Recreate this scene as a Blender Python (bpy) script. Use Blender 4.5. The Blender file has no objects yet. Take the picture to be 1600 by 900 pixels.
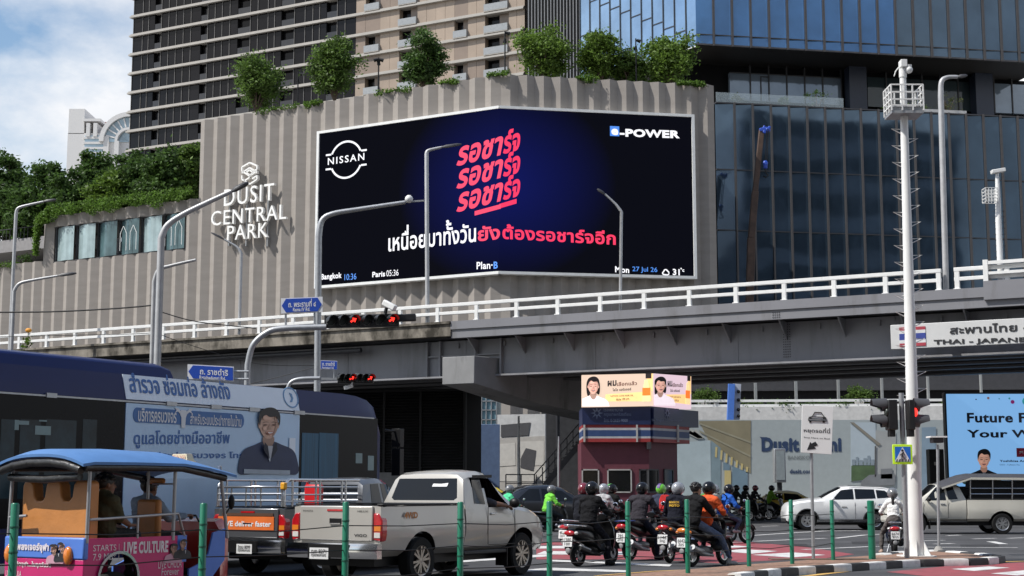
import bpy, bmesh, math, random
import numpy as np
from mathutils import Vector as V, Matrix, geometry
S = bpy.context.scene; C = S.collection
R = math.radians
# ------------------------------------------------------------------ camera, sky, sun, exposure
FPX, HOR, CAMH = 2330.0, 767.0, 1.53
PITCH = math.atan((HOR-450)/FPX)
cam = bpy.data.cameras.new('camera'); camo = bpy.data.objects.new('camera', cam); C.objects.link(camo)
cam.sensor_width = 36; cam.lens = FPX/1600*36; cam.clip_start = .1; cam.clip_end = 6000
camo.location = (0, 0, CAMH); camo.rotation_euler = (R(90)+PITCH, 0, 0)
S.camera = camo
SUN = V((-.60, -.22, .80)).normalized()          # towards the sun
world = bpy.data.worlds.new('World'); S.world = world; world.use_nodes = True
nt = world.node_tree; bg = nt.nodes['Background']; bg.inputs['Strength'].default_value = .12
sky = nt.nodes.new('ShaderNodeTexSky'); sky.sky_type = 'NISHITA'; sky.sun_disc = False
sky.sun_elevation = math.asin(SUN.z); sky.sun_rotation = math.atan2(SUN.x, SUN.y)
sky.air_density = 1.3; sky.dust_density = .5; sky.ozone_density = 3.5
tc = nt.nodes.new('ShaderNodeTexCoord'); mp = nt.nodes.new('ShaderNodeMapping'); mp.inputs['Scale'].default_value = (1, 1, 1.8)
mp.inputs['Location'].default_value = (3.3, 4.4, .1)
nz = nt.nodes.new('ShaderNodeTexNoise'); nz.inputs['Scale'].default_value = 3.6; nz.inputs['Detail'].default_value = 8; nz.inputs['Roughness'].default_value = .56
rp = nt.nodes.new('ShaderNodeValToRGB'); rp.color_ramp.elements[0].position = .37; rp.color_ramp.elements[1].position = .53
n2 = nt.nodes.new('ShaderNodeTexNoise'); n2.inputs['Scale'].default_value = 9; n2.inputs['Detail'].default_value = 6
cr = nt.nodes.new('ShaderNodeValToRGB'); cr.color_ramp.elements[0].color = (6.3, 6.5, 6.9, 1); cr.color_ramp.elements[1].color = (7.6, 7.6, 7.65, 1)
cr.color_ramp.elements[0].position = .35; cr.color_ramp.elements[1].position = .62
mx = nt.nodes.new('ShaderNodeMix'); mx.data_type = 'RGBA'
L = nt.links.new
L(tc.outputs['Generated'], mp.inputs[0]); L(mp.outputs[0], nz.inputs[0]); L(mp.outputs[0], n2.inputs[0])
L(nz.outputs[0], rp.inputs[0]); L(n2.outputs[0], cr.inputs[0]); sx_ = nt.nodes.new('ShaderNodeSeparateXYZ'); L(tc.outputs['Generated'], sx_.inputs[0])
mr = nt.nodes.new('ShaderNodeMapRange'); mr.inputs[1].default_value = .36; mr.inputs[2].default_value = .62; mr.inputs[3].default_value = 1; mr.inputs[4].default_value = .12; L(sx_.outputs[2], mr.inputs[0])
mu_ = nt.nodes.new('ShaderNodeMath'); mu_.operation = 'MULTIPLY'; L(rp.outputs[0], mu_.inputs[0]); L(mr.outputs[0], mu_.inputs[1]); L(mu_.outputs[0], mx.inputs[0])
L(sky.outputs[0], mx.inputs[6]); L(cr.outputs[0], mx.inputs[7]); L(mx.outputs[2], bg.inputs[0])
sl = bpy.data.lights.new('sun', 'SUN'); so = bpy.data.objects.new('sun', sl); C.objects.link(so)
sl.energy = 4.7; sl.angle = R(.5); sl.color = (1, .965, .91); so.rotation_euler = SUN.to_track_quat('Z', 'Y').to_euler(); so.location = SUN*300
S.view_settings.view_transform = 'Standard'; S.view_settings.look = 'None'; S.view_settings.gamma = 1
S.view_settings.use_curve_mapping = False; S.view_settings.exposure = .2
try:
    S.cycles.max_bounces = 6; S.cycles.transparent_max_bounces = 8; S.cycles.caustics_reflective = False; S.cycles.caustics_refractive = False
    S.cycles.sample_clamp_indirect = 4
except Exception: pass

# ------------------------------------------------------------------ photo pixel (1600x900) <-> place
CP, SP = math.cos(PITCH), math.sin(PITCH)
def at(px, py, Y):
    u = (px-800)/FPX; v = (450-py)/FPX
    dy = CP - v*SP; dz = SP + v*CP
    return V((u/dy*Y, Y, CAMH + dz/dy*Y))
def Yfor(px, py, z):
    v = (450-py)/FPX
    return (z-CAMH)*(CP-v*SP)/(SP+v*CP)
def gnd(px, py, z=0): return at(px, py, Yfor(px, py, z))
def rnd(seed): return random.Random(seed)

# ------------------------------------------------------------------ materials
MATS = {}
def mat(name, col=(.5, .5, .5), rough=.5, metal=0., var=.12, scale=3., bump=0., bscale=40., coat=0., emit=0., spec=.5, alpha=1., trans=0., stretch=(1, 1, 1), dirt=None, ecol=None, island=0.):
    if name in MATS: return MATS[name]
    if rough >= .8 and spec == .5: spec = .18
    m = bpy.data.materials.new(name); m.use_nodes = True; n = m.node_tree; l = n.links.new
    b = n.nodes['Principled BSDF']
    b.inputs['Roughness'].default_value = rough; b.inputs['Metallic'].default_value = metal
    b.inputs['Specular IOR Level'].default_value = spec; b.inputs['Coat Weight'].default_value = coat; b.inputs['Coat Roughness'].default_value = .06
    b.inputs['Alpha'].default_value = alpha; b.inputs['Transmission Weight'].default_value = trans
    t = n.nodes.new('ShaderNodeTexCoord'); mpp = n.nodes.new('ShaderNodeMapping'); mpp.inputs['Scale'].default_value = stretch
    l(t.outputs['Object'], mpp.inputs[0])
    no = n.nodes.new('ShaderNodeTexNoise'); no.inputs['Scale'].default_value = scale; no.inputs['Detail'].default_value = 6; no.inputs['Roughness'].default_value = .6
    l(mpp.outputs[0], no.inputs[0])
    r = n.nodes.new('ShaderNodeValToRGB'); e = r.color_ramp.elements
    e[0].position = .3; e[1].position = .7
    e[0].color = tuple(max(0, c*(1-var)) for c in col)+(1,); e[1].color = tuple(min(1, c*(1+var)) for c in col)+(1,)
    l(no.outputs[0], r.inputs[0]); out = r.outputs[0]
    if island:
        g = n.nodes.new('ShaderNodeNewGeometry'); h = n.nodes.new('ShaderNodeHueSaturation')
        ma = n.nodes.new('ShaderNodeMapRange'); ma.inputs[3].default_value = 1-island; ma.inputs[4].default_value = 1+island
        l(g.outputs['Random Per Island'], ma.inputs[0]); l(ma.outputs[0], h.inputs['Value']); l(out, h.inputs['Color']); out = h.outputs[0]
    if dirt:
        dcol, thr, dsc, dst = dirt
        mp2 = n.nodes.new('ShaderNodeMapping'); mp2.inputs['Scale'].default_value = dst; l(t.outputs['Object'], mp2.inputs[0])
        d = n.nodes.new('ShaderNodeTexNoise'); d.inputs['Scale'].default_value = dsc; d.inputs['Detail'].default_value = 8; d.inputs['Roughness'].default_value = .65; l(mp2.outputs[0], d.inputs[0])
        dr = n.nodes.new('ShaderNodeValToRGB'); dr.color_ramp.elements[0].position = thr; dr.color_ramp.elements[1].position = min(1, thr+.22)
        l(d.outputs[0], dr.inputs[0])
        mm = n.nodes.new('ShaderNodeMix'); mm.data_type = 'RGBA'; l(dr.outputs[0], mm.inputs[0]); l(out, mm.inputs[6]); mm.inputs[7].default_value = tuple(dcol)+(1,); out = mm.outputs[2]
    l(out, b.inputs['Base Color'])
    if bump:
        nb = n.nodes.new('ShaderNodeTexNoise'); nb.inputs['Scale'].default_value = bscale; nb.inputs['Detail'].default_value = 4; l(mpp.outputs[0], nb.inputs[0])
        bp = n.nodes.new('ShaderNodeBump'); bp.inputs['Strength'].default_value = bump; bp.inputs['Distance'].default_value = .02; l(nb.outputs[0], bp.inputs['Height']); l(bp.outputs[0], b.inputs['Normal'])
    if emit:
        b.inputs['Emission Color'].default_value = tuple(ecol or col)+(1,); b.inputs['Emission Strength'].default_value = emit
    MATS[name] = m; return m

# ------------------------------------------------------------------ mesh builder
class MB:
    def __init__(s): s.v = []; s.f = []; s.m = []; s.T = Matrix(); s.mi = 0
    def add(s, vs, fs):
        o = len(s.v); s.v += [tuple(s.T @ V(p)) for p in vs]
        for f in fs: s.f.append(tuple(i+o for i in f)); s.m.append(s.mi)
        return s
    def box(s, x0, x1, y0, y1, z0, z1):
        return s.add([(x0, y0, z0), (x1, y0, z0), (x1, y1, z0), (x0, y1, z0), (x0, y0, z1), (x1, y0, z1), (x1, y1, z1), (x0, y1, z1)],
                     [(0, 3, 2, 1), (4, 5, 6, 7), (0, 1, 5, 4), (1, 2, 6, 5), (2, 3, 7, 6), (3, 0, 4, 7)])
    def bar(s, a, b, w, h, up=(0, 0, 1)):
        a = V(a); b = V(b); d = (b-a).normalized(); u = V(up)
        if abs(d.dot(u)) > .98: u = V((0, 1, 0))
        r = d.cross(u).normalized()*w/2; u = r.cross(d).normalized()*h/2
        vs = [a-r-u, a+r-u, a+r+u, a-r+u, b-r-u, b+r-u, b+r+u, b-r+u]
        return s.add(vs, [(3, 2, 1, 0), (4, 5, 6, 7), (0, 1, 5, 4), (1, 2, 6, 5), (2, 3, 7, 6), (3, 0, 4, 7)][::1])
    def tube(s, pts, r, n=8, caps=True):
        pts = [V(p) for p in pts]; rs = r if isinstance(r, (list, tuple)) else [r]*len(pts); rings = []; pu = None
        for i, p in enumerate(pts):
            d = (pts[min(i+1, len(pts)-1)]-pts[max(i-1, 0)])
            d = d.normalized() if d.length > 1e-9 else V((0, 0, 1))
            if pu is None: pu = V((0, 0, 1)) if abs(d.z) < .9 else V((0, 1, 0))
            a = d.cross(pu).normalized(); pu = a.cross(d).normalized()
            rings.append([p+(a*math.cos(2*math.pi*k/n)+pu*math.sin(2*math.pi*k/n))*rs[i] for k in range(n)])
        return s.loft(rings, caps)
    def loft(s, rings, caps=True, closed=True):
        n = len(rings[0]); vs = [p for r in rings for p in r]; fs = []
        for i in range(len(rings)-1):
            for k in range(n if closed else n-1):
                k2 = (k+1) % n; fs.append((i*n+k, (i+1)*n+k, (i+1)*n+k2, i*n+k2))
        if caps:
            fs.append(tuple(range(n))); b = (len(rings)-1)*n; fs.append(tuple(b+k for k in reversed(range(n))))
        return s.add(vs, fs)
    def cyl(s, a, b, r0, r1=None, n=16): return s.tube([a, b], [r0, r0 if r1 is None else r1], n)
    def lathe(s, prof, c=(0, 0, 0), axis='z', n=24, caps=True):
        c = V(c); rings = []
        for r, h in prof:
            ring = []
            for k in range(n):
                a = 2*math.pi*k/n; x, y = r*math.cos(a), r*math.sin(a)
                ring.append(c+(V((x, y, h)) if axis == 'z' else V((h, x, y)) if axis == 'x' else V((y, h, x))))
            rings.append(ring)
        return s.loft(rings[::-1], caps)
    def ball(s, c, r, nu=14, nv=9, rot=None):
        r = (r, r, r) if not isinstance(r, (tuple, list)) else r; c = V(c); vs = []; fs = []
        vs.append((0, 0, -1))
        for j in range(1, nv):
            t = -math.pi/2+math.pi*j/nv
            for k in range(nu): vs.append((math.cos(t)*math.cos(2*math.pi*k/nu), math.cos(t)*math.sin(2*math.pi*k/nu), math.sin(t)))
        vs.append((0, 0, 1)); T = len(vs)-1
        for k in range(nu):
            k2 = (k+1) % nu; fs.append((0, 1+k2, 1+k)); fs.append((T, T-nu+k, T-nu+k2))
            for j in range(nv-2): a = 1+j*nu; fs.append((a+k, a+k2, a+nu+k2, a+nu+k))
        q = [V((a*r[0], b*r[1], d*r[2])) for a, b, d in vs]
        if rot is not None: q = [rot @ p for p in q]
        return s.add([c+p for p in q], fs)
    def prism(s, poly, f0, f1):
        """poly: 2-D points; f0/f1 map (a,b) to the two end faces"""
        n = len(poly); vs = [f0(*p) for p in poly]+[f1(*p) for p in poly]
        fs = [tuple(range(n)), tuple(reversed(range(n, 2*n)))]+[(k, n+k, n+(k+1) % n, (k+1) % n) for k in range(n)]
        return s.add(vs, fs)
    def side(s, poly, x0, x1):      # polygon in (y,z) extruded along x
        return s.prism(poly, lambda a, b: (x0, a, b), lambda a, b: (x1, a, b))
    def build(s, name, mats, parent=None, world=False, smooth=None, bevel=0., seg=2, label=None, fix=True):
        me = bpy.data.meshes.new(name); vs = s.v
        if world and parent is not None:
            inv = PM[parent.name].inverted(); vs = [tuple(inv @ V(p)) for p in vs]
        me.from_pydata(vs, [], s.f)
        if not isinstance(mats, (list, tuple)): mats = [mats]
        for m in mats: me.materials.append(m)
        if len(mats) > 1: me.polygons.foreach_set('material_index', s.m)
        if fix:
            bm = bmesh.new(); bm.from_mesh(me); bmesh.ops.recalc_face_normals(bm, faces=bm.faces); bm.to_mesh(me); bm.free()
        if smooth is not None:
            me.polygons.foreach_set('use_smooth', [True]*len(me.polygons)); me.set_sharp_from_angle(angle=R(smooth))
        o = bpy.data.objects.new(name, me); C.objects.link(o)
        if parent is not None: o.parent = parent
        if bevel:
            b = o.modifiers.new('bevel', 'BEVEL'); b.width = bevel; b.segments = seg; b.limit_method = 'ANGLE'; b.angle_limit = R(40); b.harden_normals = False
            if smooth is None: me.polygons.foreach_set('use_smooth', [True]*len(me.polygons)); me.set_sharp_from_angle(angle=R(35))
        if label: o['label'] = label
        return o
PM = {}
def tag(o, label=None, cat=None, group=None, kind=None):
    for k, v in (('label', label), ('category', cat), ('group', group), ('kind', kind)):
        if v: o[k] = v
    return o
def thing(name, label, cat, loc=(0, 0, 0), rotz=0., group=None):
    o = bpy.data.objects.new(name, None); C.objects.link(o); o.empty_display_size = .2
    o.location = loc; o.rotation_euler = (0, 0, rotz); PM[o.name] = Matrix.Translation(V(loc)) @ Matrix.Rotation(rotz, 4, 'Z')
    return tag(o, label, cat, group)
def struct(name, mb, m, **k): return tag(mb.build(name, m, **k), kind='structure')
def dup(root, loc, rotz=None, label=None, group=None, scale=None):
    r = root.copy(); C.objects.link(r); r.location = loc
    if rotz is not None: r.rotation_euler = (0, 0, rotz)
    if scale: r.scale = (scale,)*3
    if label: r['label'] = label
    if group: r['group'] = group
    for ch in list(root.children):
        c = ch.copy(); C.objects.link(c); c.parent = r
        for g in ch.children: d = g.copy(); C.objects.link(d); d.parent = c
    return r
def evaluated(o):
    dg = bpy.context.evaluated_depsgraph_get(); dg.update()
    return bpy.data.meshes.new_from_object(o.evaluated_get(dg))
def boolean(o, cutters, op='DIFFERENCE'):
    ms = []
    for c in cutters:
        c.parent = o.parent
        md = o.modifiers.new('b', 'BOOLEAN'); md.operation = op; md.object = c; md.solver = 'EXACT'
        try: md.material_mode = 'TRANSFER'
        except Exception: pass
    me = evaluated(o); o.modifiers.clear(); old = o.data; o.data = me; bpy.data.meshes.remove(old)
    for c in cutters: d = c.data; bpy.data.objects.remove(c); bpy.data.meshes.remove(d)
    me.polygons.foreach_set('use_smooth', [True]*len(me.polygons)); me.set_sharp_from_angle(angle=R(32))
    return o

# ------------------------------------------------------------------ lettering (outlines of the built-in font, filled and set by hand)
_tc = bpy.data.curves.new('glyphs', 'FONT'); _to = bpy.data.objects.new('glyphs', _tc); C.objects.link(_to); _tc.fill_mode = 'NONE'; _tc.resolution_u = 3
def _loops(body):
    _tc.body = body; me = evaluated(_to); nv = len(me.vertices); co = [(v.co.x, v.co.y) for v in me.vertices]; nxt = {e.vertices[0]: e.vertices[1] for e in me.edges}
    adj = {}
    for e in me.edges: a, b = e.vertices; adj.setdefault(a, []).append(b); adj.setdefault(b, []).append(a)
    seen = set(); out = []
    for st in range(nv):
        if st in seen: continue
        lp = [st]; seen.add(st); cur = st
        while True:
            n = [q for q in adj.get(cur, []) if q not in seen]
            if not n: break
            cur = min(n) if len(lp) == 1 else n[0]; seen.add(cur); lp.append(cur)
        if len(lp) > 2: out.append([co[i] for i in lp])
    bpy.data.meshes.remove(me); return out
_bar = min(p[0] for l in _loops('|') for p in l)
_G = {}
ABOVE = set('\u0e31\u0e34\u0e35\u0e36\u0e37\u0e4d'); TONE = set('\u0e48\u0e49\u0e4a\u0e4b\u0e4c')
def glyph(c, bold):
    k = (c, bold)
    if k in _G: return _G[k]
    ls = _loops(c+'|'); adv = min(p[0] for p in ls[-1])-_bar if ls else .3
    if c == ' ': _G[k] = ([], [], [], adv); return _G[k]
    ls = ls[:-1]; L2 = []
    # nonzero winding wants the true direction: the largest loop is an outline
    def area(l): return sum(l[i][0]*l[(i+1) % len(l)][1]-l[(i+1) % len(l)][0]*l[i][1] for i in range(len(l)))/2
    if ls:
        big = max(ls, key=lambda l: abs(area(l))); sg = 1 if area(big) > 0 else -1
    for l in ls:
        l = [p for i, p in enumerate(l) if (p[0]-l[i-1][0])**2+(p[1]-l[i-1][1])**2 > 1e-9]
        if len(l) < 3: continue
        if bold:
            q = []
            for i, p in enumerate(l):
                a = V((p[0]-l[i-1][0], p[1]-l[i-1][1])).normalized(); b = V((l[(i+1) % len(l)][0]-p[0], l[(i+1) % len(l)][1]-p[1])).normalized()
                na = V((a.y, -a.x)); nb = V((b.y, -b.x)); n = na+nb
                n = n.normalized() if n.length > 1e-6 else na
                q.append((p[0]+n.x*bold*sg/max(.6, n.dot(na)), p[1]+n.y*bold*sg/max(.6, n.dot(na))))
            l = q
        L2.append(l)
    vs = []; es = []
    for l in L2:
        o = len(vs); vs += [V(p) for p in l]; es += [(o+i, o+(i+1) % len(l)) for i in range(len(l))]
    tri = []
    if vs:
        ov, oe, of, *_ = geometry.delaunay_2d_cdt(vs, es, [], 0, 1e-5)
        for f in of:
            cx = sum(ov[i].x for i in f)/len(f); cy = sum(ov[i].y for i in f)/len(f); w = 0
            for l in L2:
                for i in range(len(l)):
                    x0, y0 = l[i-1]; x1, y1 = l[i]
                    if (y0 > cy) != (y1 > cy) and cx < (x1-x0)*(cy-y0)/(y1-y0)+x0: w += 1 if y1 > y0 else -1
            if w: tri.append(f)
        vs = [(p.x, p.y) for p in ov]
    _G[k] = (vs, tri, L2, adv+bold*.8); return _G[k]
def letters(s, bold=0., track=0.):
    """list of (verts, faces, loops) and the ink box"""
    x = 0; out = []; prev = ''
    for c in s:
        vs, fs, ls, adv = glyph(c, bold); dy = .2 if (c in TONE and prev in ABOVE) else 0
        out.append(([(a+x, b+dy) for a, b in vs], fs, [[(a+x, b+dy) for a, b in l] for l in ls]))
        if c not in ABOVE and c not in TONE and not ('\u0e38' <= c <= '\u0e3a'): x += adv+track
        prev = c
    ps = [p for v, f, l in out for p in v]
    return out, min(p[0] for p in ps), max(p[0] for p in ps), min(p[1] for p in ps), max(p[1] for p in ps)

class Fr:
    """an upright plane through two ground points, left to right as the camera sees it"""
    def __init__(s, a, b):
        s.o = V((a[0], a[1], 0)); d = V((b[0]-a[0], b[1]-a[1], 0)); s.len = d.length; s.d = d.normalized(); s.n = V((s.d.y, -s.d.x, 0))
    def hit(s, px, py, off=0):
        p = at(px, py, 1)-V((0, 0, CAMH)); o = s.o+s.n*off; t = (o-V((0, 0, CAMH))).dot(s.n)/p.dot(s.n)
        w = V((0, 0, CAMH))+p*t; return ((w-o).dot(s.d), w.z)
    def pt(s, u, z, off=0): return s.o+s.d*u+s.n*off+V((0, 0, z))
    def box(s, mb, u0, u1, z0, z1, o0, o1):
        vs = [s.pt(u0, z0, o0), s.pt(u1, z0, o0), s.pt(u1, z0, o1), s.pt(u0, z0, o1), s.pt(u0, z1, o0), s.pt(u1, z1, o0), s.pt(u1, z1, o1), s.pt(u0, z1, o1)]
        return mb.add(vs, [(0, 3, 2, 1), (4, 5, 6, 7), (0, 1, 5, 4), (1, 2, 6, 5), (2, 3, 7, 6), (3, 0, 4, 7)])
    def poly(s, mb, pts, o0, o1): return mb.prism(pts, lambda u, z: s.pt(u, z, o0), lambda u, z: s.pt(u, z, o1))
    def pbox(s, mb, x0, y0, x1, y1, o0, o1):
        u0, z1 = s.hit(x0, y0); u1, z0 = s.hit(x1, y1); return s.box(mb, u0, u1, z0, z1, o0, o1)
    def ppoly(s, mb, pts, o0, o1): return s.poly(mb, [s.hit(*p) for p in pts], o0, o1)
    def disc(s, mb, u, z, r, o0, o1, n=20, rz=None): return s.poly(mb, [(u+r*math.cos(2*math.pi*k/n), z+(rz or r)*math.sin(2*math.pi*k/n)) for k in range(n)], o0, o1)
    def text(s, mb, t, A, B, ytop, off, bold=0., track=0., depth=0., slant=0.):
        """fit the ink of t between pixel A (lower left) and B (lower right), up to pixel row ytop over A"""
        ua, za = s.hit(*A); ub, zb = s.hit(*B); _, zt = s.hit(A[0], ytop)
        return s.text_uz(mb, t, ua, za, ub, zb, zt-za, off, bold, track, depth, slant)
    def text_uz(s, mb, t, ua, za, ub, zb, h, off, bold=0., track=0., depth=0., slant=0.):
        ls, x0, x1, y0, y1 = letters(t, bold, track); sx = (ub-ua)/(x1-x0); sy = h/(y1-y0)
        def P(x, y, o): q = (x-x0)/(x1-x0); return s.pt(ua+(x-x0)*sx+(y-y0)*sy*slant, za+(zb-za)*q+(y-y0)*sy, o)
        for vs, fs, lo in ls:
            if not vs: continue
            mb.add([P(a, b, off+depth) for a, b in vs], [tuple(f) for f in fs])
            if depth:
                for l in lo:
                    n = len(l); mb.add([P(a, b, off) for a, b in l]+[P(a, b, off+depth) for a, b in l], [(i, (i+1) % n, n+(i+1) % n, n+i) for i in range(n)])
        return mb
def pxs(pts, Y): return [at(a, b, Y) for a, b in pts]
def smooth_path(pts, n=5):
    pts = [V(p) for p in pts]; out = []
    for i in range(len(pts)-1):
        p0 = pts[max(i-1, 0)]; p1 = pts[i]; p2 = pts[i+1]; p3 = pts[min(i+2, len(pts)-1)]
        for k in range(n):
            t = k/n; out.append(.5*((2*p1)+(p2-p0)*t+(2*p0-5*p1+4*p2-p3)*t*t+(3*p1-p0-3*p2+p3)*t**3))
    return out+[pts[-1]]
# ------------------------------------------------------------------ materials of the place
ASPH = mat('asphalt', (.075, .075, .078), .85, var=.28, scale=.6, bump=.25, bscale=60, dirt=((.04, .04, .042), .5, .5, (.25, 1, 1)))
CONC = mat('concrete_paving', (.3, .29, .27), .85, var=.15, scale=.8)
WPAINT = mat('road_paint', (.58, .57, .55), .7, var=.12, scale=4, dirt=((.17, .165, .165), .52, 2.2, (1, 1, 1)))
RPAINT = mat('red_road_paint', (.27, .055, .065), .75, var=.2, scale=3, dirt=((.13, .075, .075), .5, 1.6, (1, 1, 1)))
YPAINT = mat('yellow_road_paint', (.6, .36, .1), .75, var=.15, scale=4, dirt=((.25, .2, .14), .55, 3, (1, 1, 1)))
BRICK = mat('island_brick', (.27, .165, .12), .9, var=.35, scale=9, bump=.3, bscale=30, dirt=((.16, .13, .1), .5, 1.5, (1, 1, 1)))
KBLACK = mat('kerb_black', (.03, .03, .03), .7, var=.3, scale=6, dirt=((.12, .12, .11), .58, 5, (1, 1, 1)))
KWHITE = mat('kerb_white', (.66, .65, .62), .7, var=.15, scale=6, dirt=((.3, .28, .25), .55, 4, (1, 1, 1)))
BEIGE = mat('beige_render', (.285, .26, .236), .85, var=.07, scale=.5, bump=.15, bscale=8, stretch=(1, 1, 4), dirt=((.225, .204, .185), .58, .55, (1, 1, .12)))
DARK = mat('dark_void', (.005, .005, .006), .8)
BLACK = mat('black_plastic', (.008, .008, .0085), .45, spec=.3, var=.2)
DGREY = mat('dark_grey_metal', (.04, .04, .044), .5, var=.15)
GALV = mat('galvanised_steel', (.38, .39, .4), .45, .6, var=.12, scale=8)
WMETAL = mat('white_painted_metal', (.74, .74, .72), .45, var=.06, scale=2, dirt=((.5, .48, .44), .62, 1.3, (1, 1, .3)))
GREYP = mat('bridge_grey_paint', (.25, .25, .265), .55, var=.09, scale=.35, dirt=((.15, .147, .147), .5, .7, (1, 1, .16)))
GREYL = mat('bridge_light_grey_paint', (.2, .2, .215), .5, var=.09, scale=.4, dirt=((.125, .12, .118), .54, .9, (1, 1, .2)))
OLDCON = mat('stained_concrete', (.24, .215, .18), .9, var=.3, scale=.9, bump=.4, bscale=12, dirt=((.045, .04, .032), .42, 1.1, (1, 1, .55)))
PIERC = mat('pier_concrete', (.25, .25, .25), .85, var=.12, scale=.7, dirt=((.10, .098, .095), .54, 1.3, (1, 1, .16)))
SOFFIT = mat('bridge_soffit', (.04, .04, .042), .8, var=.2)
NAVY = mat('navy_panel', (.02, .028, .05), .45, var=.1)
STEEL = mat('stainless_tube', (.62, .62, .62), .22, .9, var=.05)
def pane(name, col, rough=.06, metal=0., wav=.0, spec=.5):
    m = mat(name, col, rough, metal, var=.22, scale=.22, spec=spec, island=.22)
    if wav:
        n = m.node_tree; b = n.nodes['Principled BSDF']; t = n.nodes.new('ShaderNodeTexCoord'); q = n.nodes.new('ShaderNodeTexNoise'); q.inputs['Scale'].default_value = .16; q.inputs['Detail'].default_value = 1.5
        p = n.nodes.new('ShaderNodeBump'); p.inputs['Strength'].default_value = wav; p.inputs['Distance'].default_value = .25
        n.links.new(t.outputs['Object'], q.inputs[0]); n.links.new(q.outputs[0], p.inputs['Height']); n.links.new(p.outputs[0], b.inputs['Normal'])
    return m
GBLUE = pane('blue_glass', (.055, .15, .32), .05, .4, .05)
GPALE = pane('pale_blue_glass', (.25, .37, .52), .05, .55, .06)
GTEAL = pane('dark_teal_glass', (.07, .11, .155), .04, .62, .16)
GDARK = pane('dark_glass', (.006, .006, .007), .08, spec=.25)
GNAVY = pane('navy_glass', (.04, .07, .105), .05, .6, .12)

# ------------------------------------------------------------------ ground, road and its markings
m = MB(); m.add([(-1500, -300, -.012), (1500, -300, -.012), (1500, 4500, -.012), (-1500, 4500, -.012)], [(0, 1, 2, 3)]); struct('ground', m, CONC)
m = MB(); m.add([(-90, 2, 0), (90, 2, 0), (90, 93, 0), (-90, 93, 0)], [(0, 1, 2, 3)]); struct('road', m, ASPH)
def gpoly(mb, pts, z): mb.add([gnd(a, b, z) for a, b in pts], [tuple(range(len(pts)))])
m = MB()
gpoly(m, [(838, 874), (838, 848), (1000, 841.5), (1150, 845), (1262, 855), (1335, 866), (1290, 872), (1180, 877), (1120, 880), (1020, 874)], .004)
gpoly(m, [(1385, 893.5), (1480, 884.5), (1600, 878.5), (1740, 874), (1760, 906), (1500, 906)], .004)
struct('red_crossing_surface', m, RPAINT)
m = MB()
for q in ([(838, 866), (850, 861), (985, 862), (975, 867)], [(840, 853), (990, 852), (985, 856), (838, 857)], [(1125, 861), (1160, 858), (1215, 861), (1175, 865)], [(1175, 867), (1240, 863), (1290, 867), (1236, 871)], [(1100, 853), (1135, 851.5), (1176, 854), (1138, 856)],
          [(1486, 889), (1545, 885), (1578, 887), (1522, 892)], [(1548, 896), (1600, 891), (1650, 894), (1590, 899)], [(640, 884), (700, 872), (860, 866), (860, 869)], [(700, 899), (860, 887), (980, 891), (980, 894), (860, 891)],
          [(860, 874.5), (990, 879.5), (1050, 882), (1046, 885), (980, 882), (860, 877)]): gpoly(m, q, .008)
def stripe(pts, w):                                   # a painted line through pixels on the road
    g = [gnd(a, b, .008) for a, b in pts]
    for a, b in zip(g, g[1:]):
        n = V((0, 0, 1)).cross((b-a).normalized())*w/2; m.add([a-n, b-n, b+n, a+n], [(0, 1, 2, 3)])
stripe([(1155, 838), (1215, 834), (1290, 829.5), (1345, 829)], .22); stripe([(1120, 848.5), (1240, 843), (1290, 841)], .2)
stripe([(1305, 841), (1350, 836), (1400, 833.5)], .2); stripe([(1255, 858.5), (1360, 854), (1460, 855), (1590, 855.5)], .2); stripe([(1090, 828), (1180, 823.5)], .2)
for a, b, c in ((1440, 845, 1475), (1460, 850, 1490), (1520, 842, 1555), (1575, 841, 1600), (1480, 837, 1500), (1190, 822.5, 1215), (1010, 826, 1060), (930, 838, 990)): stripe([(a, b), (c, b-1)], .2)
stripe([(1548, 846), (1568, 850)], .28)
struct('road_marking', m, WPAINT)
m = MB(); stripe([(1250, 901), (1330, 891.5), (1400, 886), (1480, 880.5), (1570, 877.5), (1700, 874)], .18); stripe([(930, 899.5), (1020, 892.5), (1180, 885)], .10); struct('yellow_edge_line', m, YPAINT)
m = MB(); rg = rnd(77)
for x, y, w, h in ((1010, 829, 60, 5), (1190, 850, 70, 3), (1330, 846, 90, 4), (1500, 851, 60, 4), (905, 834, 50, 3), (760, 893, 70, 5), (1110, 836, 40, 2)): gpoly(m, [(x, y), (x+w, y-.4), (x+w*1.04, y+h), (x+w*.02, y+h*1.1)], .002)
struct('asphalt_patch', m, mat('patched_asphalt', (.04, .04, .042), .9, var=.3, scale=4))

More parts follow.
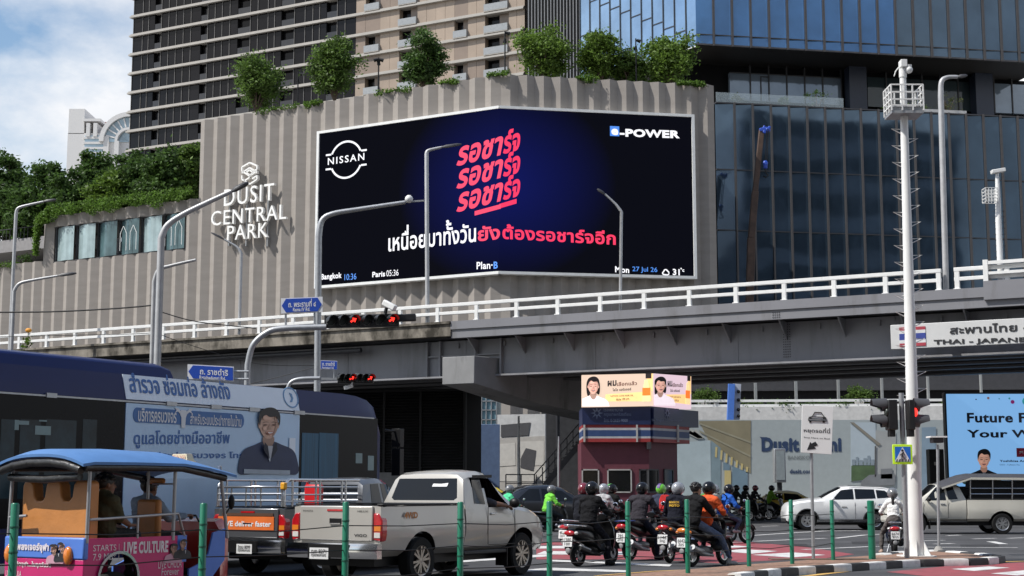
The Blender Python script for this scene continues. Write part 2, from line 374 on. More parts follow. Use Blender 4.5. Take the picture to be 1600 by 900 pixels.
# traffic island: brick top between black and white kerb stones
BACK = [gnd(*p, .12) for p in ((1195, 879.5), (1290, 872.5), (1372, 867), (1400, 863.5), (1460, 860.5), (1530, 865.5), (1562, 870))]
FRONT = [gnd(*p, .12) for p in ((1562, 870), (1545, 873), (1500, 875), (1459, 875.5), (1420, 876.5), (1349, 881), (1270, 886), (1210, 890.5), (1140, 899))]
d_ = V((-.614, -.789, 0)); BK0 = BACK[0]+d_*17; FR0 = FRONT[-1]+d_*14
top = [BK0]+BACK+FRONT[1:]+[FR0]
m = MB(); n_ = len(top); m.add([V((p.x, p.y, .115)) for p in top]+[V((p.x, p.y, -.01)) for p in top], [tuple(range(n_))]+[(i, (i+1) % n_, n_+(i+1) % n_, n_+i) for i in range(n_)])
struct('traffic_island', m, BRICK)
def kerb(path, first=0):
    ln = 0; segs = []; p = path[0]; i = 1; step = .62; cur = path[0]; rem = step
    pts = [cur]; 
    while i < len(path):
        d = path[i]-cur
        if d.length < rem: rem -= d.length; cur = path[i]; i += 1
        else: cur = cur+d.normalized()*rem; rem = step; pts.append(cur)
    for k, (a, b) in enumerate(zip(pts, pts[1:])):
        d = (b-a).normalized(); n = V((-d.y, d.x, 0)); q = MB()
        for z0, z1, w in ((0, .13, .0),):
            a2, b2 = a+d*.004, b-d*.004
            prof = [(-.16, 0), (-.14, .115), (-.10, .145), (.10, .145), (.12, .12)]
            r0 = [a2+n*u+V((0, 0, z-a.z)) for u, z in prof]+[a2+n*.12+V((0, 0, -a.z))]; r1 = [b2+n*u+V((0, 0, z-a.z)) for u, z in prof]+[b2+n*.12+V((0, 0, -a.z))]
            q.loft([r0, r1])
        o = q.build('kerb_stone', (KBLACK, KWHITE)[(k+first) % 2], smooth=40); tag(o, kind='structure')
kerb([V((p.x, p.y, .12)) for p in FRONT]); kerb([V((p.x, p.y, .12)) for p in BACK[2:]], 1)

# ------------------------------------------------------------------ leaves
def leafmat(name, col, v=.45):
    m = mat(name, col, .55, var=.25, scale=.6, island=v, spec=.3); n = m.node_tree; b = n.nodes['Principled BSDF']; o = n.nodes['Material Output']
    t = n.nodes.new('ShaderNodeBsdfTranslucent'); x = n.nodes.new('ShaderNodeMixShader'); x.inputs[0].default_value = .42
    n.links.new(b.inputs['Base Color'].links[0].from_socket, t.inputs[0]); n.links.new(b.outputs[0], x.inputs[1]); n.links.new(t.outputs[0], x.inputs[2]); n.links.new(x.outputs[0], o.inputs[0]); return m
LF = [leafmat('leaf_green', (.092, .155, .03)), leafmat('leaf_bright', (.115, .19, .03)), leafmat('leaf_deep', (.062, .115, .026)), leafmat('leaf_olive', (.075, .09, .03)), leafmat('leaf_ivy', (.105, .19, .028))]
BARK = mat('bark', (.11, .085, .065), .9, var=.3, scale=5, bump=.4)
def leaves(mb, rg, c, r, n, size):
    c = V(c)
    for _ in range(n):
        d = V((rg.gauss(0, .62), rg.gauss(0, .62), rg.gauss(0, .6)))
        p = c+V((d.x*r[0], d.y*r[1], d.z*r[2])); s = size*rg.uniform(.6, 1.3)
        a = V((rg.gauss(0, 1), rg.gauss(0, 1), rg.gauss(0, .6))).normalized(); b = a.cross(V((rg.gauss(0, 1), rg.gauss(0, 1), rg.gauss(0, 1)))).normalized()
        mb.add([p-a*s*.5, p+b*s*.28, p+a*s*.6, p-b*s*.28], [(0, 1, 2, 3)])
def tree(seed, base, h, rx, lm, label, group, trunk=.3, n=9000, size=.34, clumps=40, cat='tree', name='tree', ry=None, lean=0, shape='round'):
    rg = rnd(seed); t = thing(name, label, cat, base, rg.uniform(0, 6), group); ry = ry or rx; hc = h*(1-trunk)/2; cz = h*trunk+hc
    k = MB(); top = V((rg.uniform(-.3, .3), rg.uniform(-.3, .3), h*.72)); k.tube([(0, 0, 0), (lean*.3, 0, h*trunk*.6), (top.x*.5, top.y*.5, h*trunk+.4), tuple(top)], [h*.022+.04, h*.018+.03, h*.014+.03, .03], 7)
    cr = MB(); cs = []
    for i in range(clumps):
        d = V((rg.gauss(0, 1), rg.gauss(0, 1), rg.gauss(0, 1))).normalized()*rg.uniform(.35, .98)
        if shape == 'vase': w = .55+.45*max(0, min(1, (d.z+1)/1.3))
        elif shape == 'cone': w = 1.1-.55*(d.z+1)/2
        else: w = 1
        p = V((d.x*rx*w, d.y*ry*w, cz+d.z*hc)); cs.append(p)
        s = rg.uniform(.14, .36)*rx; leaves(cr, rg, p, (s*1.25, s*1.25, s*.85), n//clumps, size)
    for p in cs[::2]:
        z0 = h*trunk*rg.uniform(.8, 1.2); k.tube([(top.x*.4, top.y*.4, z0), ((p.x+top.x*.3)*.5, p.y*.5, (z0+p.z)*.5+.1*h*.3*rg.random()), tuple(p)], [.05+h*.006, .035+h*.003, .012], 5)
    k.build('trunk', BARK, t, smooth=60); cr.build('crown', LF[lm], t, fix=False); return t

# ------------------------------------------------------------------ the pleated shopping mall
KY = 116.; Kp = at(783, 117, KY); ZT = Kp.z
Lp = at(338, 186, Yfor(338, 186, ZT)); Rp = at(1115, 134, Yfor(1115, 134, ZT))
LW = Fr(Lp, Kp); RW = Fr(Kp, Rp)                       # the two wings of the facade
mall = thing('shopping_mall', 'beige mall with pleated concrete facade folding round a big dark screen', 'mall', (Kp.x, Kp.y, 0))
def pleats(fr, u0, u1, zb, zt, pitch, depth=.36, m=None, start=0):
    """zigzag wall from u0 to u1, ridges outwards"""
    m = m or MB(); n = max(1, round((u1-u0)/pitch)); w = (u1-u0)/n; pts = [(u0, 0)]
    for i in range(n): pts += [(u0+(i+.5)*w, depth), (u0+(i+1)*w, 0)]
    top = zt if callable(zt) else (lambda u: zt)
    for (a, da), (b, db) in zip(pts, pts[1:]):
        m.add([fr.pt(a, zb, da), fr.pt(b, zb, db), fr.pt(b, top(b), db), fr.pt(a, top(a), da)], [(0, 1, 2, 3)])
        m.add([fr.pt(a, top(a), da), fr.pt(b, top(b), db), fr.pt(b, top(b), -.5), fr.pt(a, top(a), -.5)], [(0, 1, 2, 3)])
    return m
uh, _ = LW.hit(314, 200); um, _ = LW.hit(500, 300)
PITCHW = (LW.len-uh)/21.
m = pleats(LW, uh, LW.len, -1, ZT, PITCHW)
m.add([LW.pt(uh, -1, 0), LW.pt(uh, ZT, 0), LW.pt(uh, ZT, -18), LW.pt(uh, -1, -18)], [(0, 1, 2, 3)])
m.build('pleated_facade', BEIGE, mall, world=True)
m = pleats(RW, 0, RW.len, -1, ZT, RW.len/13.); e_ = RW.len; m.add([RW.pt(e_, -1, 0), RW.pt(e_, ZT, 0), RW.pt(e_, ZT, -14), RW.pt(e_, -1, -14)], [(0, 1, 2, 3)])
m.build('pleated_facade', BEIGE, mall, world=True)
m = MB(); m.add([LW.pt(uh, ZT-.35, -.3), LW.pt(LW.len, ZT-.35, -.3), RW.pt(RW.len, ZT-.35, -.3), RW.pt(RW.len, ZT-.35, -14), LW.pt(uh, ZT-.35, -18)], [(0, 1, 2, 3, 4)]); m.build('roof_deck', CONC, mall, world=True)
# lower wing on the left with its strip of folded windows
ul, zl1 = LW.hit(70, 345); _, zl0 = LW.hit(312, 305); uw0, zw1a = LW.hit(86, 353); uw1, zw1b = LW.hit(291, 334); _, zw0a = LW.hit(86, 409); _, zw0b = LW.hit(291, 391)
zw1 = (zw1a+zw1b)/2; zw0 = (zw0a+zw0b)/2; ZL = (zl1+zl0)/2
m = pleats(LW, ul, uw0, -1, ZL, PITCHW); pleats(LW, uw0, uw1, zw1, ZL, PITCHW, m=m); pleats(LW, uw0, uw1, -1, zw0, PITCHW, m=m); pleats(LW, uw1, uh, -1, ZL, PITCHW, m=m)
ua_, _ = LW.hit(-60, 420); _, ZA = LW.hit(30, 412); pleats(LW, ua_, ul, -1, ZA, PITCHW, m=m)
m.add([LW.pt(ul, ZA-.5, 0), LW.pt(ul, ZL, 0), LW.pt(ul, ZL, -10), LW.pt(ul, ZA-.5, -10)], [(0, 1, 2, 3)])
m.add([LW.pt(uw0, zw0, -.1), LW.pt(uw1, zw0, -.1), LW.pt(uw1, zw0, -3), LW.pt(uw0, zw0, -3)], [(0, 1, 2, 3)])
m.build('pleated_facade', BEIGE, mall, world=True)
m = MB(); LW.box(m, ua_, uh, ZA-.9, ZA-.5, -9, -.2); LW.box(m, ul, uh, ZL-.7, ZL-.3, -9, -.2); m.build('roof_deck', CONC, mall, world=True)
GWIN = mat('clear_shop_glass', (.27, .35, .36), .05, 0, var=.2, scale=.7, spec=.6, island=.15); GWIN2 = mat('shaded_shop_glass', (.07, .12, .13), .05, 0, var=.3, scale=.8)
wn = 6; ww = (uw1-uw0)/wn
for i in range(wn):
    f = MB(); a = uw0+i*ww; LW.poly(f, [(a, zw0), (a+.14, zw0), (a+.14, zw1), (a, zw1)], -.25, -.1); LW.box(f, a, a+ww, zw0, zw0+.1, -.15, .05); LW.box(f, a, a+ww, zw1-.08, zw1, -.15, .05); fo = f.build('window_frame', DGREY, mall, world=True)
    g = MB(); n_ = 8; pts = [(a+.14+(ww-.14)*k/n_, -.3+.62*math.sin(min(1, k/n_*1.35)*math.pi/2*1.2)*.8) for k in range(n_+1)]
    for (p, q), (p2, q2) in zip(pts, pts[1:]): g.add([LW.pt(p, zw0+.1, q), LW.pt(p2, zw0+.1, q2), LW.pt(p2, zw1-.08, q2), LW.pt(p, zw1-.08, q)], [(0, 1, 2, 3)])
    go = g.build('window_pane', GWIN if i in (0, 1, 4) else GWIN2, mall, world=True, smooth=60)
    if i in (3, 5):
        s = MB(); zz = zw0+.4
        for k in range(2): b = a+.6+k*1.2; LW.poly(s, [(b, zz), (b+.04, zz), (b+.04, zz+1.6), (b+.38, zz+2.28), (b+.34, zz+2.28), (b, zz+1.62)], .36, .38); LW.poly(s, [(b+.76, zz), (b+.8, zz), (b+.8, zz+1.6), (b+.42, zz+2.28), (b+.38, zz+2.26), (b+.76, zz+1.58)], .36, .38)
        s.build('window_sticker', WMETAL, mall, world=True)
# billboard screen folded round the corner
SCR = mat('screen_face', (.001, .001, .001), .6, spec=.0, var=0, emit=1, ecol=(.008, .010, .017))
n = SCR.node_tree; b = n.nodes['Principled BSDF']; t = n.nodes.new('ShaderNodeTexCoord'); q = n.nodes.new('ShaderNodeTexGradient'); q.gradient_type = 'SPHERICAL'; p = n.nodes.new('ShaderNodeMapping')
p.inputs['Scale'].default_value = (1/9.5, 1/9.5, 1/8.); r = n.nodes.new('ShaderNodeValToRGB'); r.color_ramp.elements[0].color = (.003, .0033, .0065, 1); r.color_ramp.elements[1].color = (.005, .008, .085, 1); r.color_ramp.elements[0].position = .0; r.color_ramp.elements[1].position = .85
n.links.new(t.outputs['Object'], p.inputs[0]); n.links.new(p.outputs[0], q.inputs[0]); n.links.new(q.outputs[1], r.inputs[0]); n.links.new(r.outputs[0], b.inputs['Emission Color'])
E_W = mat('screen_white', (.08, .08, .08), .5, var=0, emit=.95, ecol=(.95, .95, 1)); E_R = mat('screen_red', (.06, .01, .01), .5, var=0, emit=.95, ecol=(1, .035, .12)); E_B = mat('screen_blue', (.01, .03, .08), .5, var=0, emit=.9, ecol=(.10, .33, 1)); E_LB = mat('screen_light_blue', (.02, .04, .08), .5, var=0, emit=.9, ecol=(.07, .26, .85))
FL = Fr(LW.pt(0, 0, .85)-LW.d*0, RW.pt(0, 0, .85)+(LW.pt(LW.len, 0, .85)-RW.pt(0, 0, .85))*.5); FR_ = Fr(V(FL.pt(FL.len, 0)), RW.pt(RW.len, 0, .85))
uL, zt1 = FL.hit(500, 208); _, zb1 = FL.hit(500, 443); _, zt2 = FL.hit(783, 170); _, zb2 = FL.hit(783, 425.5); uR, zt3 = FR_.hit(1080, 184); _, zb3 = FR_.hit(1080, 433.5)
zt_ = (zt1+zt2+zt3)/3; zb_ = (zb1+zb2+zb3)/3
cen = FL.pt(FL.len, (zt_*.55+zb_*.45))
bb = thing('billboard_screen', 'huge black video screen folded round the mall corner with red lettering', 'billboard', cen)
m = MB(); FL.box(m, uL, FL.len, zb_, zt_, -.6, 0); FR_.box(m, 0, uR, zb_, zt_, -.6, 0); m.build('screen_face', SCR, bb, world=True)
m = MB()
for fr, a, c in ((FL, uL, FL.len), (FR_, 0, uR)): fr.box(m, a, c, zt_, zt_+.22, -.62, .14); fr.box(m, a, c, zb_-.22, zb_, -.62, .14)
FL.box(m, uL-.24, uL, zb_-.22, zt_+.22, -.62, .14); FR_.box(m, uR, uR+.24, zb_-.22, zt_+.22, -.62, .14); m.build('screen_frame', WMETAL, bb, world=True)
m = MB(); FL.text(m, 'NISSAN', (512.5, 258), (569.5, 250), 247, .03, .012, .12); 
u0, z0 = FL.hit(541, 249.5); ru = (FL.hit(567, 249)[0]-FL.hit(516, 249)[0])/2; rz = (FL.hit(541, 219.5)[1]-FL.hit(541, 279)[1])/2
for s0, s1 in ((.13, .87), (1.13, 1.87)):
    q = []; 
    for k in range(25): a = math.pi*(s0+(s1-s0)*k/24); q.append((u0+ru*math.cos(a), z0+rz*math.sin(a)))
    for k in range(24, -1, -1): a = math.pi*(s0+(s1-s0)*k/24); q.append((u0+ru*.9*math.cos(a), z0+rz*.9*math.sin(a)))
    for k in range(24): FL.poly(m, [q[k], q[k+1], q[48-k], q[49-k]], .02, .03)
    for a in (s0, s1):
        c = math.cos(math.pi*a); y = z0+rz*.95*math.sin(math.pi*a); FL.box(m, u0+ru*c-(.55 if c < 0 else -.0), u0+ru*c+(.0 if c < 0 else .55), y-.09, y+.06, .02, .03)
FL.text(m, 'Plan·', (745, 421), (770, 420), 409.5, .03, .02)
FL.text(m, 'Bangkok', (502, 440), (534, 437), 428.5, .03, .03); FL.text(m, 'Paris', (582, 433.5), (602, 432), 425, .03, .03)
FL.text(m, '05:36', (604, 432), (623, 430.5), 422.5, .03, .0); FL.text(m, 'เหนื่อยมาทั้งวัน', (607, 393.5), (744, 378), 355, .03, .02)
FR_.text(m, 'Mon', (961, 425.5), (983, 427), 416, .03, .03); FR_.text(m, '31', (1051, 430), (1062, 430.6), 420, .03, .03); FR_.text(m, '°c', (1063, 424.5), (1069, 425), 418.5, .03, .03)
FR_.text(m, '-POWER', (968, 213.5), (1062, 216.5), 201, .03, .05)
cl = [(1036, 429), (1035, 426), (1037, 424.3), (1038, 421.7), (1041, 421.3), (1043, 423.6), (1045, 425.5), (1045, 428.4), (1043, 429.6)]
cu = [FR_.hit(*c) for c in cl]
for a, c in zip(cu, cu[1:]+cu[:1]): m.bar(FR_.pt(*a, .03), FR_.pt(*c, .03), .06, .09)
m.build('white_lettering', E_W, bb, world=True)
m = MB()
for dy in (0, 35.7, 72):
    FL.text(m, 'รอชา', (713, 260.6+dy), (782, 243.+dy), 230.5+dy, .04, .035, slant=.22)
    FR_.text(m, 'ร์จ', (785.5, 241.5+dy), (811, 235+dy), 204+dy, .04, .035, slant=.1)
u0, z0 = FL.hit(742, 334); u1, z1 = FL.hit(783, 323); FL.poly(m, [(u0, z0-.15), (u1, z1-.15), (u1, z1+.2), (u0, z0+.2)], .03, .04); u1, z1 = FR_.hit(807, 317); _, z0 = FR_.hit(784, 323); FR_.poly(m, [(0, z0-.15), (u1, z1-.05), (u1, z1+.32), (0, z0+.2)], .03, .04)
FL.text(m, 'ยัง', (747, 377.5), (781.5, 374), 354, .03, .028); FR_.text(m, 'ต้องรอชาร์จอีก', (785, 373.5), (962, 383), 350, .03, .028)
m.build('red_lettering', E_R, bb, world=True)
m = MB(); FL.text(m, 'B', (771.5, 420), (778, 419.5), 409, .03, .03); FL.text(m, '10:36', (538.5, 438), (557, 436.5), 428.5, .03, 0); FR_.text(m, '27 Jul 26', (988, 426), (1027, 427.5), 416.5, .03, .0)
m.build('blue_lettering', E_B, bb, world=True)
m = MB(); u0, z1 = FR_.hit(953, 197); u1, z0 = FR_.hit(967.5, 213); FR_.box(m, u0, u1, z0, z1, .02, .025); m.build('blue_emblem', E_LB, bb, world=True)
m = MB(); FR_.text(m, 'e', (955, 211), (966, 211.5), 201, .05, .05); m.build('white_emblem_letter', E_W, bb, world=True)
# mall sign: emblem and three lines of raised letters
SIGNW = mat('sign_white', (.82, .81, .78), .4, var=.04)
ms = thing('mall_sign', 'white raised letters and zigzag emblem on the pleated wall left of the screen', 'sign', LW.pt(LW.hit(397, 340)[0], LW.hit(397, 375)[1]))
for t, A, B, yt in (('DUSIT', (360, 325), (438, 315), 299), ('CENTRAL', (340, 355.5), (457, 344.5), 333), ('PARK', (365, 378), (428, 372.5), 355.5)):
    m = MB(); LW.text(m, t, A, B, yt, .62, .002, .06, depth=.28); m.build('letter_row', SIGNW, ms, world=True)
m = MB()
for pl in ([(388, 264), (400, 257), (411.5, 262)], [(388, 264), (388, 270), (400, 278), (411.5, 270)], [(411.5, 262), (411.5, 267), (404, 272)], [(395, 272), (400, 268.5), (406, 273), (400, 277), (395, 272)], [(388, 273), (400, 265), (411.5, 273)], [(388, 283), (400, 290.5), (411.5, 283)], [(388, 277), (388, 283)], [(411.5, 277), (411.5, 283)], [(391, 286), (400, 280)], [(411.5, 277), (404, 282)]):
    q = [LW.pt(*LW.hit(*c), .75) for c in pl]
    for a, c in zip(q, q[1:]): m.bar(a, c, .13, .3, up=LW.n)
m.build('emblem', SIGNW, ms, world=True)
m = MB()
for px in (365, 392, 425): u, z = LW.hit(px, 340); LW.box(m, u-.04, u+.04, z-2.6, z+2.2, .3, .6)
m.build('sign_bracket', GALV, ms, world=True)
# ------------------------------------------------------------------ residential tower behind
T0 = at(820, 100, 225); TL = V((T0.x-1.888*38, T0.y+38, 0))
TW0 = Fr(V((T0.x-1.888*60, T0.y+60)), T0)
utl, _ = TW0.hit(207, 100); TW = Fr(TW0.pt(utl, 0), T0)      # starts at the left corner seen against the sky
tower = thing('residential_tower', 'tall dark residential tower with white floor ledges and tan balconied end', 'tower', TW.pt(TW.len*.5, 0))
zs = [TW.hit(207, y)[1] for y in (235, 202.5, 174, 145, 115, 86, 57, 27)]; stp = (zs[-1]-zs[0])/7; levels = [zs[0]+stp*(i-1) for i in range(13)]
LEDGE = mat('pale_ledge', (.36, .34, .31), .7, var=.08, scale=.5)
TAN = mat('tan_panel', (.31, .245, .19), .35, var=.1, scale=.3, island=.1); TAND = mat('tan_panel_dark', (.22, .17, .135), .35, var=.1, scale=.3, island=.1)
MULL = mat('grey_mullion', (.12, .115, .11), .5); GRAIL = mat('balcony_glass', (.30, .315, .325), .12, var=.1)
uS, _ = TW.hit(556, 60); ue = TW.len
m = MB(); TW.box(m, 0, ue, 20, levels[-1], -24, -1.2); m.build('tower_core', GDARK, tower, world=True)
rg = rnd(4)
# dark left part: glazing bays, mullions and recessed balconies
m = MB(); mu = MB(); u = 0.; TGL = pane('tower_glass', (.007, .0065, .0075), .08, spec=.25)
bay = [0]; 
while bay[-1] < uS-1: bay.append(bay[-1]+rg.choice((1.6, 2.2, 2.8, 3.4)))
bay[-1] = uS
rec = {i for i in range(2, len(bay)-1) if i % 4 in (2,)}
for li in range(len(levels)-1):
    z0, z1 = levels[li]+.25, levels[li+1]-.2
    for i in range(len(bay)-1):
        a, b = bay[i], bay[i+1]
        if i in rec:
            if m.v: m.build('window_strip', TGL, tower, world=True); m = MB()
            continue
        TW.box(m, a+.05, b-.05, z0, z1, -1.1, -.02)
        for x in (a, ) + ((a+(b-a)*.5,) if b-a > 2.5 else ()): TW.box(mu, x-.05, x+.05, z0, z1, -.02, .1)
    if m.v: m.build('window_strip', TGL, tower, world=True); m = MB()
mu.build('mullions', MULL, tower, world=True)
for li in range(1, len(levels)-1):
    z0 = levels[li]+.25
    for i in rec:
        a, b = bay[i], bay[i+1]; q = MB(); TW.box(q, a+.05, b-.05, z0, levels[li+1]-.2, -1.15, -.7); q.build('balcony_window', TGL, tower, world=True); q = MB(); TW.box(q, a+.1, b-.1, z0, z0+1.15, .0, .05); q.build('balcony_rail', mat('dark_balcony_glass', (.035, .036, .04), .1), tower, world=True)
# tan end part
m = MB(); md = MB(); mu = MB(); cols = [TW.hit(x, 60)[0] for x in (571, 594, 624, 652, 710, 731, 758, 795)]; cols[-1] = min(cols[-1], ue-2.4)
spans = [(uS, cols[0])]+[(cols[2*i+1], cols[2*i+2]) for i in range(3)]+[(cols[7], ue)]
for li in range(len(levels)-1):
    z0, z1 = levels[li]+.22, levels[li+1]-.18
    for a, b in spans:
        k = max(1, round((b-a)/1.7)); w = (b-a)/k
        for i in range(k): TW.box(m, a+i*w+.02, a+(i+1)*w-.02, z0, z1, -1.1, rg.choice((0, .015)))
        m.build('tan_panel', TAN if rg.random() < .75 else TAND, tower, world=True); m = MB()
    for i in range(4):
        a, b = cols[2*i], cols[2*i+1]
        if li % 2 == (i % 2) or i in (0, 1) and li % 2 == 0 or i == 3:
            q = MB(); TW.box(q, a, b, z0-.05, z0+.06, -.9, .55)
            bo = q.build('balcony_floor', LEDGE, tower, world=True); q = MB(); TW.box(q, a, b, z0+.1, z0+1.2, .48, .53); TW.box(q, b-.05, b, z0+.1, z0+1.2, -.3, .48); q.build('balcony_rail', GRAIL, tower, world=True)
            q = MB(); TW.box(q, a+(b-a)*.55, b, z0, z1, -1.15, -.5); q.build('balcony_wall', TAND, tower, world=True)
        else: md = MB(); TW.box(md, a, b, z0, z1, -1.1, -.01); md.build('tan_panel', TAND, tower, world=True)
for li, z in enumerate(levels):
    q = MB(); a, b = -.6, ue
    if li in (8,): b = TW.hit(420, 30)[0]
    TW.box(q, a, b, z-.28, z, -1.3, .55); TW.box(q, a+.15, b, z+.004, z+.24, -1.3, .35); q.build('floor_ledge', LEDGE, tower, world=True)
    q = MB(); q.add([TW.pt(-.6, z-.28, -1.2), TW.pt(-.6, z, -1.2), TW.pt(-.6, z, -24), TW.pt(-.6, z-.28, -24), TW.pt(.3, z-.28, -1.2), TW.pt(.3, z, -1.2), TW.pt(.3, z, -24), TW.pt(.3, z-.28, -24)], [(0, 1, 2, 3), (4, 5, 6, 7), (1, 2, 6, 5), (0, 3, 7, 4)]); q.build('floor_ledge', LEDGE, tower, world=True)
# dark tower with white fins
FT = Fr(V((T0.x+.3, T0.y-3)), at(908, 50, T0.y-3)); ft = thing('finned_tower', 'dark tower face striped with thin pale vertical fins between tan tower and blue glass', 'tower', FT.pt(FT.len/2, 0))
m = MB(); FT.box(m, 0, FT.len, 20, levels[-1]+4, -20, 0); m.build('dark_wall', GDARK, ft, world=True)
m = MB(); k = 17
for i in range(k): u = (i+.5)*FT.len/k; FT.box(m, u-.07, u+.07, 22, levels[-1]+4, .0, .5)
m.build('fins', mat('pale_fin', (.3, .3, .3), .4, .3), ft, world=True)
# ------------------------------------------------------------------ blue glass tower over a recessed terrace and a glass podium
BC = at(1091, 71, 140); ZB = BC.z
BRt = at(1640, 101, Yfor(1640, 101, ZB)); BLf = V((BC.x-.755*60, BC.y+60, 0))
BR_ = Fr(BC, BRt); BL_ = Fr(BLf, BC); bt = thing('office_tower', 'blue glass office tower overhanging a dark recessed terrace', 'tower', BR_.pt(8, 0)+V((0, 0, 0)))
ZTOP = ZB+14; ub, _ = BR_.hit(1385, 80); FINM = mat('bronze_fin', (.075, .07, .07), .45, .3)
pw = BR_.hit(1149, 60)[0]-BR_.hit(1120, 60)[0]
g = MB(); gt = MB(); fn = MB(); jb = MB(); u = -.2; i = 0
while u < BR_.len:
    g = MB()
    w = .9*pw if i == 0 else pw
    g.add([BR_.pt(u, ZB+.15, .0), BR_.pt(u+w, ZB+.15, .18), BR_.pt(u+w, ZTOP, .18), BR_.pt(u, ZTOP, .0)], [(0, 1, 2, 3)])
    g.build('glass_panel', GBLUE if u < ub-.3 else GTEAL, bt, world=True); BR_.box(fn, u+w-.09, u+w+.09, ZB-.05, ZTOP, -.2, .42); BR_.box(jb, u, u+w, ZB+1.05, ZB+1.13, -.1, .22); BR_.box(jb, u, u+w, ZB, ZB+.16, -.1, .25); u += w; i += 1  # right panels take dark teal: shade and reflection put into the glass colour
fn.build('fins', FINM, bt, world=True); jb.build('joints', FINM, bt, world=True)
g = MB(); fn = MB(); u = BL_.len; i = 0; wl = 1.62
while u > BL_.hit(908, 60)[0] and i < 60:
    w = wl; g = MB(); g.add([BL_.pt(u-w, ZB+.1, 0), BL_.pt(u, ZB+.1, .0), BL_.pt(u, ZTOP+16, .0), BL_.pt(u-w, ZTOP+16, 0)], [(0, 1, 2, 3)]); g.build('glass_panel', GPALE, bt, world=True); BL_.box(fn, u-w-.05, u-w+.05, ZB, ZTOP+16, -.1, .1)
    for k in range(6): z = ZB+1.1+(i*.0)+k*4.2+(i % 5)*.85; BL_.box(fn, u-w, u, z-.05, z+.05, -.1, .06)
    u -= w; i += 1
fn.build('mullions', mat('dark_mullion', (.03, .035, .045), .5), bt, world=True)
m = MB(); e = BR_.len; q = [BL_.pt(0, ZB, -.1), BL_.pt(BL_.len, ZB, -.1), BR_.pt(e, ZB, -.1), BR_.pt(e, ZB, -40)]; m.add(q, [(0, 1, 2, 3)]); m.build('soffit', mat('dark_soffit', (.045, .042, .04), .6), bt, world=True)
# recessed storey
RD = -5.5; ZF = BR_.hit(1143, 150, RD)[1]-.4
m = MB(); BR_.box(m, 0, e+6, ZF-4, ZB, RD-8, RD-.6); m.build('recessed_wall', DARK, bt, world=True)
x = 1143; m = MB(); mf = MB(); WGL = pane('terrace_window', (.2, .25, .31), .05, .3); WGD = pane('terrace_window_dark', (.03, .045, .05), .05)
md = MB()
us = [BR_.hit(px, 120, RD)[0] for px in (1140, 1172, 1201, 1229, 1257, 1285, 1314)]
for i, (a, b) in enumerate(zip(us, us[1:])): m = MB(); BR_.box(m, a, b, ZF, ZB-.9, RD-.5, RD); m.build('terrace_window', WGL, bt, world=True); BR_.box(mf, b-.06, b+.06, ZF, ZB, RD-.2, RD+.1)
BR_.box(mf, us[0], us[-1], ZB-.95, ZB-.85, RD-.2, RD+.1); u2, _ = BR_.hit(1201, 120, RD); BR_.box(mf, u2-.9, u2-.8, ZF, ZF+2.6, RD, RD+.08); BR_.box(mf, u2-.9, u2, ZF+2.5, ZF+2.6, RD, RD+.08)
us = [BR_.hit(px, 120, RD)[0] for px in (1355, 1384, 1412, 1440, 1468, 1496, 1522, 1552, 1580, 1608, 1640)]
for i, (a, b) in enumerate(zip(us, us[1:])): m = MB(); BR_.box(m, a, b, ZF, ZB-.6, RD-.5, RD); m.build('terrace_window', WGD if i < 6 else WGL, bt, world=True); BR_.box(mf, b-.06, b+.06, ZF, ZB, RD-.2, RD+.1)
mf.build('window_frames', DGREY, bt, world=True)
for a, b in ((1327, 1354), (1524, 1551)):
    m = MB(); BR_.box(m, BR_.hit(a, 120, RD+1.5)[0], BR_.hit(b, 120, RD+1.5)[0], ZF-3, ZB-.02, RD+.2, RD+1.5); m.build('column', NAVY, bt, world=True)
# podium of dark glass
PC = at(1117, 162, 131); ZP = PC.z; PR = at(1660, 188, Yfor(1660, 188, ZP)); PF = Fr(V((PC.x, PC.y)), PR)
pod = thing('glass_podium', 'dark teal glass podium with thin fins right of the pleated mall', 'building', PF.pt(8, 0))
pp = PF.hit(1185.6, 250)[0]-PF.hit(1157, 250)[0]
g = MB(); fn = MB(); jb = MB(); u = 0; i = 0; gn = MB()
_, zj1 = PF.hit(1200, 268); _, zj2 = PF.hit(1200, 362)
while u < PF.len:
    for z0, z1 in ((0, zj2-.05), (zj2+.05, zj1-.05), (zj1+.05, ZP)): t = MB(); t.add([PF.pt(u, z0, 0), PF.pt(u+pp, z0, .22), PF.pt(u+pp, z1, .22), PF.pt(u, z1, 0)], [(0, 1, 2, 3)]); t.build('glass_panel', GNAVY if u > PF.hit(1460, 300)[0] else GTEAL, pod, world=True)
    PF.box(fn, u+pp-.08, u+pp+.08, 0, ZP+.12, -.2, .42)
    for z in (zj1, zj2): PF.box(jb, u, u+pp, z-.05, z+.05, -.1, .2)
    PF.box(jb, u, u+pp, ZP, ZP+.12, -1.5, .26); u += pp; i += 1
fn.build('fins', FINM, pod, world=True); jb.build('joints', DGREY, pod, world=True)
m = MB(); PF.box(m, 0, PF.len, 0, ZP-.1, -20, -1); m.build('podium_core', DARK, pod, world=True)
m = MB(); PF.box(m, .3, PF.hit(1322, 170)[0], ZP+.12, ZP+1.25, -.6, -.55); m.build('glass_balustrade', mat('balustrade_glass', (.5, .58, .6), .05, alpha=.3), pod, world=True)
WALLP = mat('white_parapet', (.55, .54, .52), .7)
m = MB(); PF.box(m, PF.hit(1240, 165)[0], PF.hit(1322, 165)[0], ZP+.02, ZP+.75, -2.6, -2.2); PF.box(m, PF.hit(1440, 175)[0], PF.hit(1520, 175)[0], ZP+.12, ZP+.8, -1.6, -1.2); m.build('planter_wall', WALLP, pod, world=True)
